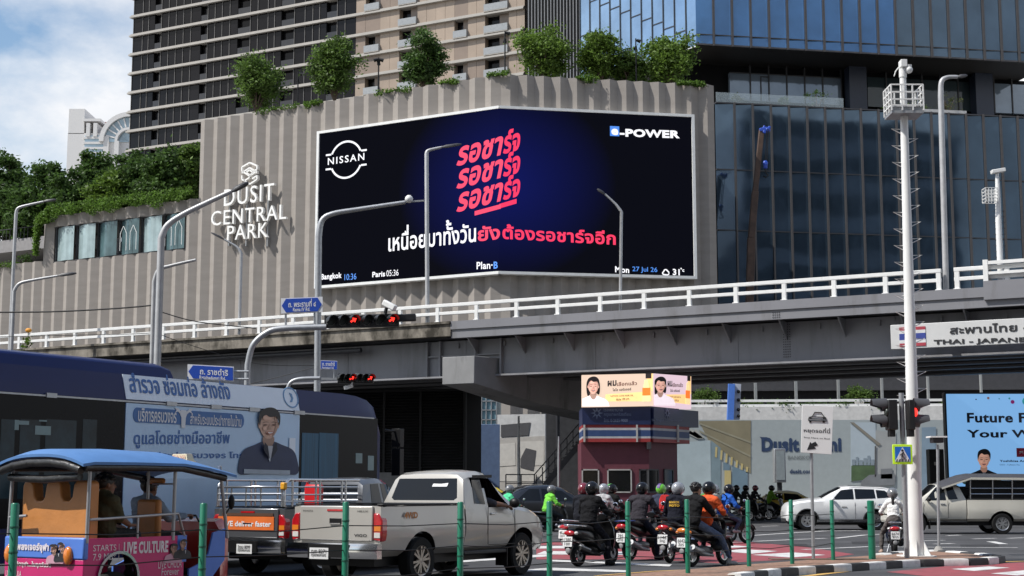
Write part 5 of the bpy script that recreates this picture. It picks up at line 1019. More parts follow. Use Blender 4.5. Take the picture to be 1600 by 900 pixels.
for k, (px, w, y0, y1, lm, nm) in enumerate(((1102, 44, 605, 632, 0, 'bushy shrub on the terrace right of the booth screens'), (1178, 46, 628, 640, 0, 'low shrub on the terrace right of the blue crane leg'), (1225, 50, 629, 641, 2, 'low clipped shrub on the terrace between two columns'), (1270, 40, 630, 641, 2, 'low shrub on the terrace above the car sign'), (1342, 46, 604, 630, 0, 'large leafy shrub on the terrace left of the black signal heads'), (1310, 46, 628, 642, 2, 'low dark shrub left of the black signal heads on the terrace'), (1375, 40, 630, 642, 0, 'low bright shrub right behind the black signal heads'), (1470, 34, 633, 645, 0, 'low shrub on the terrace beside the blue poster frame'))):
    Y = TF.pt(TF.hit(px, 630)[0], 0, -.8).y; b = at(px, y1, Y); h = at(px, y0, Y).z-b.z; tree(120+k, b, h, w/FPX*Y/2, lm, nm, 'shrubs on the terrace behind the hoarding', .05, 1500, .17, 22, 'shrub', 'shrub', ry=.5)
t = thing('parked_crane', 'blue and grey outrigger leg of a machine standing behind the hoarding', 'machine leg', at(1142, 700, 101)); m = MB(); m.bar(at(1139, 700, 101), at(1143, 600, 101), .42, .4, up=(0, 1, 0)); m.build('blue_leg', mat('leg_blue', (.08, .2, .6), .45), t, world=True); m = MB(); m.bar(at(1147, 700, 101.3), at(1151, 600, 101.3), .55, .4, up=(0, 1, 0)); m.build('grey_leg', mat('leg_grey', (.42, .44, .5), .5), t, world=True); m = MB(); [m.ball(at(1154, y, 101), .12) for y in (612, 625, 640, 650)]; m.build('hose_coupling', BLACK, t, world=True)
# big blue poster at the right
PS = Fr(at(1480, 700, 80), at(1700, 700, 80)); ps = thing('blue_poster_board', 'large light blue poster in a black frame at the right edge behind the pale truck', 'billboard', PS.pt(PS.len/2, 0))
m = MB(); PS.pbox(m, 1476, 613, 1720, 775, -.5, -.05); m.build('frame', BLACK, ps, world=True); m = MB(); PS.pbox(m, 1478.5, 615.5, 1716, 760, -.05, .0); m.build('panel', mat('poster_blue', (.03, .06, .1), .5, var=.03, emit=.8, ecol=(.2, .43, .76)), ps, world=True)
m = MB(); PS.text(m, 'Future', (1511, 660.5), (1583, 660.5), 645, .01, .035); PS.text(m, 'Forward', (1592, 660.5), (1690, 660.5), 645, .01, .035); PS.text(m, 'Your Way', (1511, 687.5), (1640, 687.5), 671.5, .01, .035); PS.text(m, 'Yoshihisa Aono', (1562, 722), (1610, 722), 718.5, .01, .035); PS.text(m, 'CEO , Cybozu Inc.', (1562, 728), (1594, 728), 725, .01, .0); m.build('lettering', mat('poster_ink', (.01, .015, .03), .5), ps, world=True)
m = MB(); PS.pbox(m, 1588, 700, 1660, 714, .0, .02); m.build('red_button', mat('poster_red', (.5, .02, .06), .5), ps, world=True); m = MB(); PS.text(m, 'Kasetsart', (1593, 708.5), (1640, 708.5), 704.5, .025, .02); m.build('button_lettering', SIGNT, ps, world=True)
faceprint(PS, mat('poster_skin', (.55, .3, .22), .6, emit=.55), mat('poster_hair', (.02, .012, .012), .5), mat('poster_coat', (.02, .02, .03), .6), ps, 1537, 718, 25, False, .02)
for i, (x, y, r, c) in enumerate(((1525, 624, 1, (.05, .05, .1)), (1544, 622, 2, (.35, .2, .2)), (1561, 623, 1, (.05, .3, .4)), (1577, 622.5, 1.5, (.05, .4, .45)), (1582, 628, 3, (.35, .02, .2)), (1603, 627, 6, (.05, .45, .5)), (1509, 750, 7, (.2, .4, .3)))):
    m = MB(); u, z = PS.hit(x, y); PS.disc(m, u, z, r/FPX*80, .01, .02); m.build('confetti_print', mat('confetti%d' % i, c, .5), ps, world=True)
# light box on a post before the hoarding
t = thing('advert_light_box', 'grey double sided light box on a post in front of the hotel name', 'light box', gnd(1216, 806)); YL = gnd(1216, 806).y; m = MB(); m.box(at(1208, 700, YL).x, at(1226, 700, YL).x, YL-.3, YL+.3, at(1216, 754, YL).z, at(1216, 701, YL).z); m.build('box', GALV, t, world=True, bevel=.04)
m = MB(); m.box(at(1211, 700, YL).x, at(1224, 700, YL).x, YL-.33, YL-.3, at(1216, 750, YL).z, at(1216, 705, YL).z); m.build('panel', mat('lightbox_face', (.3, .34, .35), .3), t, world=True); m = MB(); m.box(at(1213, 700, YL).x, at(1220, 700, YL).x, YL-.12, YL+.12, 0, at(1216, 754, YL).z); m.build('post', DGREY, t, world=True)
# ------------------------------------------------------------------ signs and signals on the island
GREENP = mat('green_post', (.012, .165, .095), .38, var=.1, scale=6, dirt=((.03, .12, .08), .6, 5, (1, 1, .5)))
pos = [(982, 903), (1075, 895.5), (1170.5, 885), (1238, 881), (1302, 875), (1363, 873.5)]
G = [gnd(x, y, .115) for x, y in pos]; 
for p, px in zip(list(G), (982, 1075)): pass
fl = [(28, 15.2), (321, 17.2), (542, 19.2), (720, 20.9), (858, 22.4)]
G = [V(((px-800)/FPX*Y*.995, Y, .115)) for px, Y in fl]+G; rg = rnd(8)
nmz = ('leftmost green post before the tuk-tuk rear corner', 'green post before the tuk-tuk front wheel', 'green post before the silver tailgate', 'green post before the silver cab door', 'green post just behind the first big scooter', 'green post between the scooters of the two helmeted riders', 'green post before the bareheaded rider', 'green post right of the orange vest', 'green post before the white car front wheel', 'green post before the white car rear door', 'thick green post left of the white shirt rider')
top_z = [at(px, py, g.y).z for (px, py), g in zip(((28, 786), (321, 786), (542, 784), (720, 784), (858, 783), (982, 783), (1075, 780), (1170, 781), (1238, 781), (1302, 781), (1363, 782)), G)]
for i, (p, nm) in enumerate(zip(G, nmz)):
    t = thing('green_post', nm, 'post', p, rg.uniform(0, 3), 'green fence posts along the island'); h = top_z[i]-.115; r = .042 if i < 10 else .075
    m = MB(); m.lathe([(0, h), (r*.75, h), (r, h-.015), (r, 0), (r, 0)], n=18, caps=False); m.build('tube', GREENP, t, smooth=50); m = MB()
    for z in (h-.25, h-.5, h-.75): m.lathe([(r+.004, z), (r+.006, z+.01), (r+.004, z+.02)], n=18, caps=False)
    m.build('collar', mat('collar_green', (.008, .09, .055), .5), t, smooth=50)
for k, f in enumerate((.235, .475, .72)):
    P = []
    for i, p in enumerate(G[:-1]):
        z = p.z+(top_z[i]-p.z)*(1-f); q = V((p.x, p.y, z)); 
        if P: P += [P[-1].lerp(q, .5)+V((0, 0, -.02-.015*((i+k) % 3)))]
        P.append(q)
    P = [P[0]+(P[0]-P[2])]+P; m = MB(); m.tube(P, .007, 5); o = m.build('fence_cable', BLACK); tag(o, ('top', 'middle', 'lowest')[k]+' of the three thin black cables strung between the green posts', 'cable', 'cables between the green posts')
# car sign
SG = gnd(1271, 874, .115); t = thing('stop_here_sign', 'white sign with a car outline, Thai words and an arrow on a grey pole', 'sign', SG); SF = Fr(at(1252, 670, SG.y-.07), at(1302, 670, SG.y-.07))
m = MB(); m.cyl(SG, V((SG.x+.02, SG.y, at(1277, 650, SG.y).z)), .036, n=14); m.build('pole', GALV, t, world=True, smooth=50); m = MB(); m.box(SG.x-.9, SG.x+1.1, SG.y-.25, SG.y+.25, .115, .13); m.build('base_plate', mat('rust_plate', (.14, .1, .075), .8, var=.3), t, world=True)
Q = lambda x, y: SF.hit(x, y)
m = MB(); SF.ppoly(m, [(1253.5, 632.5), (1302, 635), (1299.5, 710), (1251.5, 707)], -.02, 0); m.build('panel', mat('sign_plate_white', (.86, .86, .84), .45, var=.03), t, world=True, bevel=.004)
m = MB(); SF.text(m, 'หยุดรอที่นี่', (1256, 677), (1297, 679), 667, .004, .012); SF.text(m, 'Stop Here on Red', (1256, 685), (1296, 687.5), 682, .004, .005)
SF.ppoly(m, [(1261, 703), (1266, 690.5), (1268, 693), (1274, 690), (1278, 695.5), (1272, 698), (1275, 701)], 0, .006)
for a, b in (((1263, 651), (1265, 655)), ): pass
car = [(1263, 657), (1264, 652), (1269, 650.5), (1273, 644), (1283, 644.5), (1287, 650.5), (1290, 652.5), (1291, 658)]
for a, b in zip(car, car[1:]+car[:1]): m.bar(SF.pt(*Q(*a), .006), SF.pt(*Q(*b), .006), .012, .018, up=SF.n)
for a, b in (((1269, 651), (1287, 651.5)), ((1264, 654), (1290, 655))): m.bar(SF.pt(*Q(*a), .006), SF.pt(*Q(*b), .006), .008, .012, up=SF.n)
for x in (1266, 1287): u, z = Q(x, 657.5); SF.box(m, u-.022, u+.022, z-.04, z+.01, 0, .008); u, z = Q(x+.5, 653.5); SF.disc(m, u, z, .018, 0, .01, 10)
m.build('markings', LETD, t, world=True)
# signal pole with two heads and the crossing sign
YQ = 32.4; a = at(1417, 864, YQ); SPt = V((a.x, YQ, .115)); t = thing('pedestrian_signal', 'grey signal pole with two black heads facing away and a bright crossing sign', 'traffic signal', SPt)
m = MB(); m.tube([SPt, at(1408, 614, YQ)], .055, 14); m.build('pole', GALV, t, world=True, smooth=50)
for x0, x1, sgn in ((1385, 1401, -1), (1417, 1428, 1)):
    m = MB(); A = at(x0, 625, YQ); B = at(x1, 672, YQ); m.box(A.x, B.x, YQ-.16, YQ+.2, B.z, A.z); b_ = m.build('signal_body', SBLK, t, world=True, bevel=.02)
    for yc in (632, 657):
        c = at((x1 if sgn > 0 else x0), yc, YQ); m = MB(); k = 14; rr = .14; rings = []
        for L0, s in ((0, 1), (.32, 1), (.32, .9), (0, .9)): rings.append([c+V((sgn*L0*(1 if math.sin(2*math.pi*j/k) > -.2 else .35), .02+rr*s*math.cos(2*math.pi*j/k), rr*s*math.sin(2*math.pi*j/k)-(0.05*L0))) for j in range(k)])
        m.loft(rings, caps=False); m.build('hood', mat('hood_grey', (.06, .06, .065), .5), t, world=True, smooth=50)
    c = at((x1 if sgn > 0 else x0), 644.5, YQ); m = MB(); m.ball(c+V((sgn*.01, -.05, 0)), (.05, .1, .1)); m.build('lamp', RLIT if sgn > 0 else LENS, t, world=True, smooth=60)
    m = MB(); c = at((x0+x1)/2, 678, YQ); m.box(c.x-.06, c.x+.06, YQ-.1, YQ+.1, c.z-.06, c.z+.09); m.build('bracket', SBLK, t, world=True)
XF = Fr(at(1395, 700, YQ-.12), at(1426, 700, YQ-.12)); m = MB(); XF.pbox(m, 1394.5, 694.5, 1426.5, 725.5, -.04, 0); m.build('sign_border', mat('lime_border', (.5, .75, .03), .4, emit=.15, ecol=(.5, .8, .03)), t, world=True, bevel=.01)
m = MB(); XF.pbox(m, 1398, 698, 1423, 721.5, 0, .006); m.build('sign_field', mat('cross_blue', (.02, .16, .6), .4), t, world=True); m = MB(); XF.ppoly(m, [(1398.5, 721), (1410, 698.6), (1422.5, 721)], .006, .01); m.build('sign_triangle', SIGNT, t, world=True)
m = MB()
for a, b, w in (((1411, 706), (1409.5, 712), .045), ((1409.5, 712), (1413, 716), .035), ((1413, 716), (1416, 720), .03), ((1409.5, 712), (1408, 717), .035), ((1408, 717), (1405, 720), .03), ((1410.5, 707), (1406, 711), .02), ((1411.5, 707), (1413.5, 711), .02)): m.bar(XF.pt(*XF.hit(*a), .014), XF.pt(*XF.hit(*b), .014), .008, w, up=XF.n)
u, z = XF.hit(1409.5, 703.8); XF.disc(m, u, z, .025, .01, .018, 12)
for x in (1401, 1405, 1410, 1415, 1419): XF.ppoly(m, [(x-1, 721), (x, 717.5), (x+1.4, 717.5), (x+.6, 721)], .011, .014)
m.build('walking_figure', LETD, t, world=True)
LP = gnd(1467, 861.5, .115); t = thing('flat_topped_post', 'slim grey post with a flat white topped lamp beside the blue poster', 'post', LP); m = MB(); m.cyl(LP, at(1465, 695, LP.y), .035, n=12); m.build('pole', GALV, t, world=True, smooth=50); m = MB(); c = at(1463.5, 684, LP.y); m.box(c.x-.13, c.x+.13, LP.y-.15, LP.y+.15, at(1463, 692, LP.y).z, c.z); m.build('lamp_body', DGREY, t, world=True, bevel=.02); m = MB(); m.box(c.x-.2, c.x+.2, LP.y-.2, LP.y+.2, c.z, c.z+.035); m.build('flat_top', WMETAL, t, world=True); m = MB(); m.cyl(LP, LP+V((0, 0, .12)), .14, .06); m.build('foot', CONC, t, world=True)
for x0, x1, y0, y1, nm in ((1449, 1472, 702, 782, 'tall black cabinet behind the flat topped post'), ): t = thing('black_cabinet', nm, 'cabinet', gnd(1462, 815)); Y = 75; m = MB(); m.box(at(x0, 700, Y).x, at(x1, 700, Y).x, Y-.3, Y+.3, 0, at(x0, y0, Y).z); m.build('body', BLACK, t, world=True, bevel=.03); m = MB(); m.box(at(1456, 700, Y).x, at(1461, 700, Y).x, Y-.32, Y-.3, at(1456, 727, Y).z, at(1456, 722, Y).z); m.build('lamp_plate', WF, t, world=True)
# ------------------------------------------------------------------ vehicles
def paint(name, col, metal=.0, rough=.3, coat=.8, dirt=None, var=.04): return mat(name, col, rough, metal, var=var, scale=1.2, coat=coat, dirt=dirt)
TYRE = mat('tyre_rubber', (.011, .011, .011), .85, var=.3, spec=.3, scale=8); RIM = mat('alloy_rim', (.5, .5, .5), .3, .8); RIMD = mat('bronze_rim', (.42, .38, .33), .35, .7)
VGLASS = mat('car_glass', (.006, .007, .008), .04, 0, var=.1, spec=.45); CHROME = mat('chrome', (.7, .7, .7), .12, 1., var=.03); TAILR = mat('tail_lamp_red', (.45, .01, .015), .15, var=.2, scale=14, coat=1); TAILW = mat('lamp_clear', (.6, .58, .55), .1, var=.1); AMBER = mat('amber_lamp', (.7, .2, .02), .2, coat=1); PLATEW = mat('number_plate', (.7, .7, .69), .4, var=.04); PLATEK = mat('plate_ink', (.03, .03, .03), .6)
HLAMP = mat('headlamp_clear', (.5, .52, .55), .06, .4, var=.1); RUB = mat('rubber_trim', (.02, .02, .021), .6)
def wheel(t, x, y, r, w, rim=None, spokes=6, rr=.66, seed=0, twin=False):
    s = 1 if x > 0 else -1; m = MB(); m.lathe([(r*rr, -w/2), (r*.94, -w/2), (r, -w*.36), (r, w*.36), (r*.94, w/2), (r*rr, w/2), (r*rr, -w/2)], (x, y, r), 'x', 30, caps=False)
    wo = m.build('wheel', TYRE, t, smooth=35); m = MB(); xo = x+s*w*.42
    m.lathe([(r*rr, -s*w*.06), (r*rr*.98, s*.012), (r*rr*.9, -s*.0), (r*rr*.86, -s*w*.3)], (xo, y, r), 'x', 30, caps=False)
    m.lathe([(0, -s*w*.35), (r*rr*.9, -s*w*.35)], (xo, y, r), 'x', 24, caps=False)
    ro = m.build('rim', rim or RIM, wo, smooth=40); m = MB()
    for k in range(spokes):
        a = 2*math.pi*k/spokes+.3+seed
        for da in (-.11, .11) if spokes <= 6 else (0,):
            c, sn = math.cos(a+da), math.sin(a+da); c2, s2 = math.cos(a+da*1.7), math.sin(a+da*1.7)
            m.bar((xo-s*.015, y+c*r*.1, r+sn*r*.1), (xo-s*.012, y+c2*r*rr*.93, r+s2*r*rr*.93), .035 if spokes <= 6 else .04, .03, up=(1, 0, 0))
    m.lathe([(0, s*.0), (r*.16, -s*.005), (r*.2, -s*.04)], (xo, y, r), 'x', 16, caps=False); m.build('spokes', rim or RIM, wo, smooth=30)
    m = MB(); m.lathe([(0, -s*w*.33), (r*rr*.55, -s*w*.33)], (xo, y, r), 'x', 20, caps=False); m.build('brake_disc', DGREY, wo)
    return wo
def ring(y, w0, z0, w1, zb, w2, zt, cr=.03, e=0.):
    """one cross-section of a car body, e = grown outwards by e"""
    h = [(0, z0), (w0*.85, z0), (w0, z0+.09), (w1, z0+(zb-z0)*.45), (w1*1.0, z0+(zb-z0)*.72), (w1*.975, zb), (w2+(w1*.975-w2)*.12, zb+(zt-zb)*.85), (w2*.86, zt), (w2*.45, zt+cr*.8), (0, zt+cr)]
    h = [(x+e*(1 if x > 0 else 0), z+(e if i > 6 else 0)) for i, (x, z) in enumerate(h)]
    return [(x, y, z) for x, z in h]+[(-x, y, z) for x, z in reversed(h[1:-1])]
def lerp_st(st, n=3):
    out = []
    for i in range(len(st)-1):
        a, b = st[i], st[i+1]; k = max(1, min(n, int((b[0]-a[0])/.12)))
        for j in range(k): f = j/k; out.append(tuple(p+(q-p)*f for p, q in zip(a, b)))
    return out+[st[-1]]
def lofted(name, st, m, t=None, e=0., bevel=0):
    mb = MB(); st = lerp_st(st); mb.loft([ring(*s, e=e) for s in st]); return mb.build(name, m, t, smooth=32)
def cutter(fn, m=None): mb = MB(); fn(mb); return mb.build('cutter', m or DARK)
def wells(axles, r, x0=.48, x1=1.2): return [cutter(lambda b, y=y, s=s: b.lathe([(r, min(s*x0, s*x1)), (r, max(s*x0, s*x1))], (0, y, z), 'x', 28)) for y, z in axles for s in (1, -1)]
def glass(name, st, fn, m, t, e=.006):
    o = lofted(name, st, m, t, e); return boolean(o, [cutter(fn, m)], 'INTERSECT')
def plate(t, c, d, w=.36, h=.17, txt=None, txt2=None, n=V((0, -1, 0)), k=1):
    """number plate centred at c, facing n, wide axis d"""
    c, d, n = V(c), V(d).normalized(), V(n).normalized(); u = n.cross(d)*-1 if n.cross(d).z < 0 else n.cross(d); m = MB(); a = d*w/2; b = u*h/2
    m.add([c-a-b, c+a-b, c+a+b, c-a+b, c-a-b-n*.01, c+a-b-n*.01, c+a+b-n*.01, c-a+b-n*.01], [(0, 1, 2, 3), (4, 5, 6, 7), (0, 1, 5, 4), (1, 2, 6, 5), (2, 3, 7, 6), (3, 0, 4, 7)]); p = m.build('number_plate', PLATEW, t)
    m = MB()
    for s, f0, f1 in ((txt, .5, .86), (txt2, .12, .46)):
        if s:
            ls, x0, x1, y0, y1 = letters(s, .01); hh = (f1-f0)*h; ww = min(w*.8, hh/(y1-y0)*(x1-x0))
            for vs, fs, _ in ls:
                if vs: m.add([c-b+d*(-ww/2+(x-x0)/(x1-x0)*ww)+u*(f0*h+(y-y0)/(y1-y0)*hh)+n*.004 for x, y in vs], [tuple(f) for f in fs])
    if m.v: m.build('plate_lettering', PLATEK, p)
    return p
def stroke_text(t, name, s, o, r, u, w, h, m, bold=.02):
    """flat letters on a vehicle: lower left corner o, along r, up u, ink size w x h"""
    o, r, u = V(o), V(r).normalized(), V(u).normalized(); ls, x0, x1, y0, y1 = letters(s, bold); b = MB()
    for vs, fs, _ in ls:
        if vs: b.add([o+r*((x-x0)/(x1-x0)*w)+u*((y-y0)/(y1-y0)*h) for x, y in vs], [tuple(f) for f in fs])
    return b.build(name, m, t)
PK = [(1.27, .80, .44, .865, 1.19, .80, 1.25, .0), (1.44, .80, .44, .865, 1.19, .665, 1.71, .015), (1.6, .80, .44, .87, 1.18, .66, 1.755, .025), (2.0, .80, .44, .87, 1.165, .65, 1.775, .03), (2.25, .80, .44, .87, 1.16, .64, 1.745, .03), (2.55, .80, .44, .87, 1.15, .68, 1.48, .035), (2.92, .8, .44, .87, 1.12, .78, 1.19, .04), (3.3, .8, .44, .88, 1.07, .77, 1.165, .045), (3.66, .79, .42, .87, .98, .72, 1.09, .04), (3.84, .77, .40, .83, .88, .66, 1.0, .03), (3.93, .74, .40, .78, .78, .6, .86, .02), (3.97, .7, .42, .72, .66, .55, .72, .02)]
def pickup(t, pm, open_window=False, rim=None, bed=True, dark=VGLASS, rimspokes=6):
    wz = .365
    cab = lofted('body', PK, [pm, DARK], t); boolean(cab, wells([(3.085, wz)], .455)+([cutter(lambda b: b.side([(1.62, .8), (2.75, .8), (2.72, 1.1), (2.25, 1.66), (1.62, 1.66)], -.74, .74)), cutter(lambda b: b.side([(1.98, 1.17), (2.72, 1.17), (2.33, 1.6), (2.27, 1.65), (2.02, 1.66)], -1, 1))] if open_window else []))
    s_ = lambda poly: (lambda b: (b.side(poly, .45, 1.05), b.side(poly, -1.05, -.45)))
    glass('side_window', PK, s_([(1.56, 1.235), (1.90, 1.22), (1.94, 1.67), (1.68, 1.66)]), dark, t)
    if not open_window: glass('side_window', PK, s_([(1.98, 1.2), (2.74, 1.19), (2.33, 1.62), (2.27, 1.665), (2.02, 1.67)]), dark, t)
    glass('rear_window', PK, lambda b: b.prism([(-.60, 1.29), (.60, 1.29), (.66, 1.33), (.585, 1.65), (-.585, 1.65), (-.66, 1.33)], lambda x, z: (x, 1.2, z), lambda x, z: (x, 1.44, z)), dark, t)
    glass('windscreen', PK, lambda b: b.side([(2.36, 1.3), (2.92, 1.2), (2.92, 1.8), (2.27, 1.8), (2.27, 1.73)], -.6, .6), dark, t)
    if bed:
        BS = [(-1.06, .82, .47, .85, 1.1, .83, 1.215, .0), (-.9, .83, .45, .872, 1.1, .845, 1.225, .0), (1.2, .83, .45, .872, 1.1, .845, 1.225, .0), (1.235, .82, .45, .865, 1.1, .84, 1.22, .0)]
        bo = lofted('bed', BS, [pm, DARK], t); boolean(bo, wells([(0, wz)], .455)+[cutter(lambda b: b.box(-.745, .745, -1.0, 1.17, .78, 1.4))])
        m = MB(); [m.box(x-.06, x+.06, -1.03, 1.2, 1.228, 1.25) for x in (-.79, .79)]; m.box(-.75, .75, 1.16, 1.22, 1.228, 1.25); m.build('bed_rail_cap', RUB, t, bevel=.01)
        m = MB(); m.box(-.70, .70, -1.095, -1.05, .69, 1.215); tg = m.build('tailgate', pm, t, bevel=.018); m = MB(); m.box(-.12, .12, -1.10, -1.06, .94, 1.03); h_ = m.build('handle', BLACK, tg, bevel=.01); m = MB(); m.box(-.1, .1, -1.115, -1.09, .935, .955); m.build('handle_lip', CHROME, tg); m = MB(); m.box(-.16, .16, -1.105, -1.06, 1.135, 1.165); m.build('brake_light', TAILR, tg)
        for s in (-1, 1):
            m = MB(); x0, x1 = sorted((s*.71, s*.865)); m.prism([(s*.712, .70), (s*.85, .68), (s*.872, .80), (s*.868, 1.0), (s*.80, 1.1), (s*.712, 1.11)], lambda x, z: (x, -1.088, z), lambda x, z: (x*1.004, -.94, z)); tl = m.build('tail_lamp', TAILR, t, bevel=.02); m = MB(); m.box(*sorted((s*.73, s*.84)), -1.095, -1.07, .74, .82); m.build('reverse_lens', TAILW, tl); m = MB(); m.box(*sorted((s*.73, s*.85)), -1.094, -1.07, .84, .92); m.build('indicator_lens', AMBER, tl)
        m = MB(); m.loft([[(x, -1.27+abs(x)**3*.10, z) for z in ()] or [(x, -1.26+abs(x)**3*.12, .43), (x, -1.28+abs(x)**3*.12, .55), (x, -1.25+abs(x)**3*.12, .655), (x, -1.07, .655), (x, -1.07, .43)] for x in (-.86, -.6, -.3, .3, .6, .86)]); m.build('rear_bumper', CHROME, t, smooth=30)
        m = MB(); m.box(-.38, .38, -1.285, -1.2, .44, .64); m.build('plate_recess', BLACK, t)
    for s in (-1, 1):
        m = MB(); m.prism([(s*.5, .78), (s*.78, .8), (s*.82, .9), (s*.66, .99), (s*.5, .93)], lambda x, z: (x, 3.93-abs(x)*.16, z), lambda x, z: (x, 3.72-abs(x)*.1, z)); m.build('headlamp', HLAMP, t, bevel=.02)
        m = MB(); m.ball((s*.98, 2.62, 1.24), (.1, .07, .085)); m.bar((s*.86, 2.66, 1.18), (s*.98, 2.64, 1.22), .05, .05); m.build('wing_mirror', BLACK, t, smooth=60)
        m = MB(); x = s*.876; m.bar((x, 2.02, 1.06), (x, 2.2, 1.065), .025, .03); m.build('door_handle', CHROME, t, bevel=.008)
        m = MB(); [m.bar((s*.8735, y0, z0), (s*.8735, y1, z1), .006, .012) for y0, z0, y1, z1 in ((1.93, .56, 1.93, 1.18), (2.82, .62, 2.8, 1.13), (1.95, .55, 2.80, .55))]; m.build('door_seam', BLACK, t)
        m = MB(); m.box(*sorted((s*.70, s*.84)), 1.25, 2.62, .40, .47); m.build('side_step', RUB, t, bevel=.02)
        m = MB(); m.box(*sorted((s*.62, s*.85)), 2.58, 2.60, .18, .5); m.build('mud_flap', BLACK, t)
        for y in (0, 3.085): wheel(t, s*.755, y, wz, .22, rim, rimspokes, seed=y)
    m = MB(); m.box(-.6, .6, -.9, 3.6, .3, .46); m.build('chassis', BLACK, t)
    m = MB(); m.box(-.72, .72, 3.84, 3.98, .42, .56); m.build('front_bumper', pm, t, bevel=.04); return t
A1 = R(31)
# silver pickup in front
SILV = paint('silver_paint', (.46, .44, .40), .25, .33, dirt=((.27, .235, .18), .62, .9, (1, 1, 1.6)))
rw = at(660, 900, 25.1); hd = V((math.sin(A1), math.cos(A1), 0)); rt = V((math.cos(A1), -math.sin(A1), 0)); org = V((rw.x-.06, 25.1, 0))-rt*.85
pk = thing('pickup_truck', 'silver pickup truck with bronze wheels and its driver window open', 'pickup truck', org, -A1, 'pickup trucks')
pickup(pk, SILV, True, RIMD, rimspokes=6); pk.scale = (1.06,)*3
m = MB(); m.add([(.12, 1.285, 1.515), (.42, 1.285, 1.515), (.44, 1.31, 1.575), (.30, 1.31, 1.56), (.14, 1.31, 1.565)], [(0, 1, 2, 3, 4)]); 
for i, v in enumerate(m.v): x, y, z = v; m.v[i] = (x, 1.27+(z-1.25)*.37-.012, z)
m.build('window_sticker', SIGNT, pk, fix=False)
stroke_text(pk, 'side_decal', '4WD', (.885, -.52, 1.02), (0, 1, 0), (0, 0, 1), .36, .1, mat('decal_orange', (.45, .16, .03), .5), .06)
stroke_text(pk, 'tailgate_badge', 'VIGO', (.36, -1.099, .75), (1, 0, 0), (0, 0, 1), .24, .045, PLATEK, .03); stroke_text(pk, 'tailgate_badge', 'TOYOTA', (-.64, -1.099, 1.12), (1, 0, 0), (0, 0, 1), .2, .03, PLATEK, .0); stroke_text(pk, 'tailgate_badge', 'HILUX', (.42, -1.099, 1.12), (1, 0, 0), (0, 0, 1), .2, .03, PLATEK, .0)
plate(pk, (-.16, -1.292, .5), (1, 0, 0), .36, .17, 'ฒท 8271', 'กรุงเทพมหานคร')
m = MB(); m.side([(1.56, 1.24), (1.6, 1.24), (1.71, 1.67), (2.3, 1.675), (2.3, 1.70), (1.68, 1.69)], .0, .0) if False else m.bar((.73, 1.66, 1.68), (.735, 2.25, 1.69), .02, .05); m.build('rain_guard', BLACK, pk)
m = MB(); m.lathe([(.16, -.012), (.175, 0), (.16, .012), (.145, 0), (.16, -.012)], (.4, 2.42, 1.18), 'y', 20, caps=False); m.build('steering_wheel', BLACK, pk, smooth=50)
m = MB(); [m.box(x-.24, x+.24, 1.66, 1.78, .85, 1.4) for x in (-.37, .37)]; m.build('seat', DGREY, pk, bevel=.05)
# grey pickup behind with the tube cage
GRYP = paint('grey_paint', (.11, .113, .12), .35, .3)
Yg = 26.9; cR = V(((447-800)/FPX*Yg*.995, Yg, 0)); og = cR-rt*.86+hd*1.1
gp = thing('pickup_truck', 'grey pickup truck with a stainless tube cage and orange banner on its tail', 'pickup truck', og, -A1, 'pickup trucks'); pickup(gp, GRYP, False, RIM)
m = MB()
def cage_side(x):
    for z in (1.34, 1.46, 1.6): m.tube([(x, -1.0, z), (x, 1.15, z)], .016, 6)
    m.tube([(x, -1.02, 1.25), (x, -1.02, 1.64), (x, -.9, 1.73), (x, 1.2, 1.73)], .025, 8)
    for y in (-.8, -.12, 0, .66, .78): m.tube([(x, y, 1.25), (x, y, 1.73)], .022, 8)
cage_side(.78); cage_side(-.78)
for z in (1.36, 1.48, 1.6, 1.72): m.tube([(-.78, 1.17, z), (.78, 1.17, z)], .016, 6)
m.tube([(-.78, -1.04, 1.25), (-.78, -1.04, 1.6), (.74, -1.04, 1.6), (.74, -1.04, 1.25)], .022, 8); [m.tube([(x, -1.04, 1.25), (x, -1.04, 1.6)], .016, 6) for x in (-.45, -.1, .25)]; [m.tube([(-.78, -1.04, z), (.74, -1.04, z)], .014, 6) for z in (1.36, 1.48)]
m.build('tube_cage', STEEL, gp, smooth=50)
m = MB(); m.box(.73, .83, -1.09, -1.0, 1.55, 1.68); m.build('corner_guard', mat('guard_yellow', (.75, .36, .02), .5), gp, bevel=.02)
m = MB(); m.box(-.7, .62, -1.107, -1.098, .83, 1.07); m.build('banner', mat('banner_orange', (.72, .16, .03), .5), gp); stroke_text(gp, 'banner_lettering', 'LIVE deliver faster', (-.62, -1.112, .89), (1, 0, 0), (0, 0, 1), 1.18, .1, SIGNT, .03); m = MB(); m.box(-.6, .6, -1.11, -1.1, 1.08, 1.13); m.build('banner_strip', mat('banner_brown', (.1, .05, .03), .5), gp)
plate(gp, (.1, -1.292, .5), (1, 0, 0), .36, .17, '3ฒน 8099', 'กรุงเทพมหานคร')
t = thing('folded_chair', 'bright red folded plastic chair standing in the cage of the grey pickup', 'chair', PM[gp.name] @ V((.2, .55, .79)), -A1); m = MB(); m.box(-.2, .2, -.05, .05, .35, .86); m.build('seat', mat('chair_red', (.6, .015, .02), .4), t, bevel=.03)
for x in (-.16, .16): m = MB(); m.tube([(x, 0, 0), (x, 0, .9)], .025, 8); m.build('leg', mat('chair_red'), t)
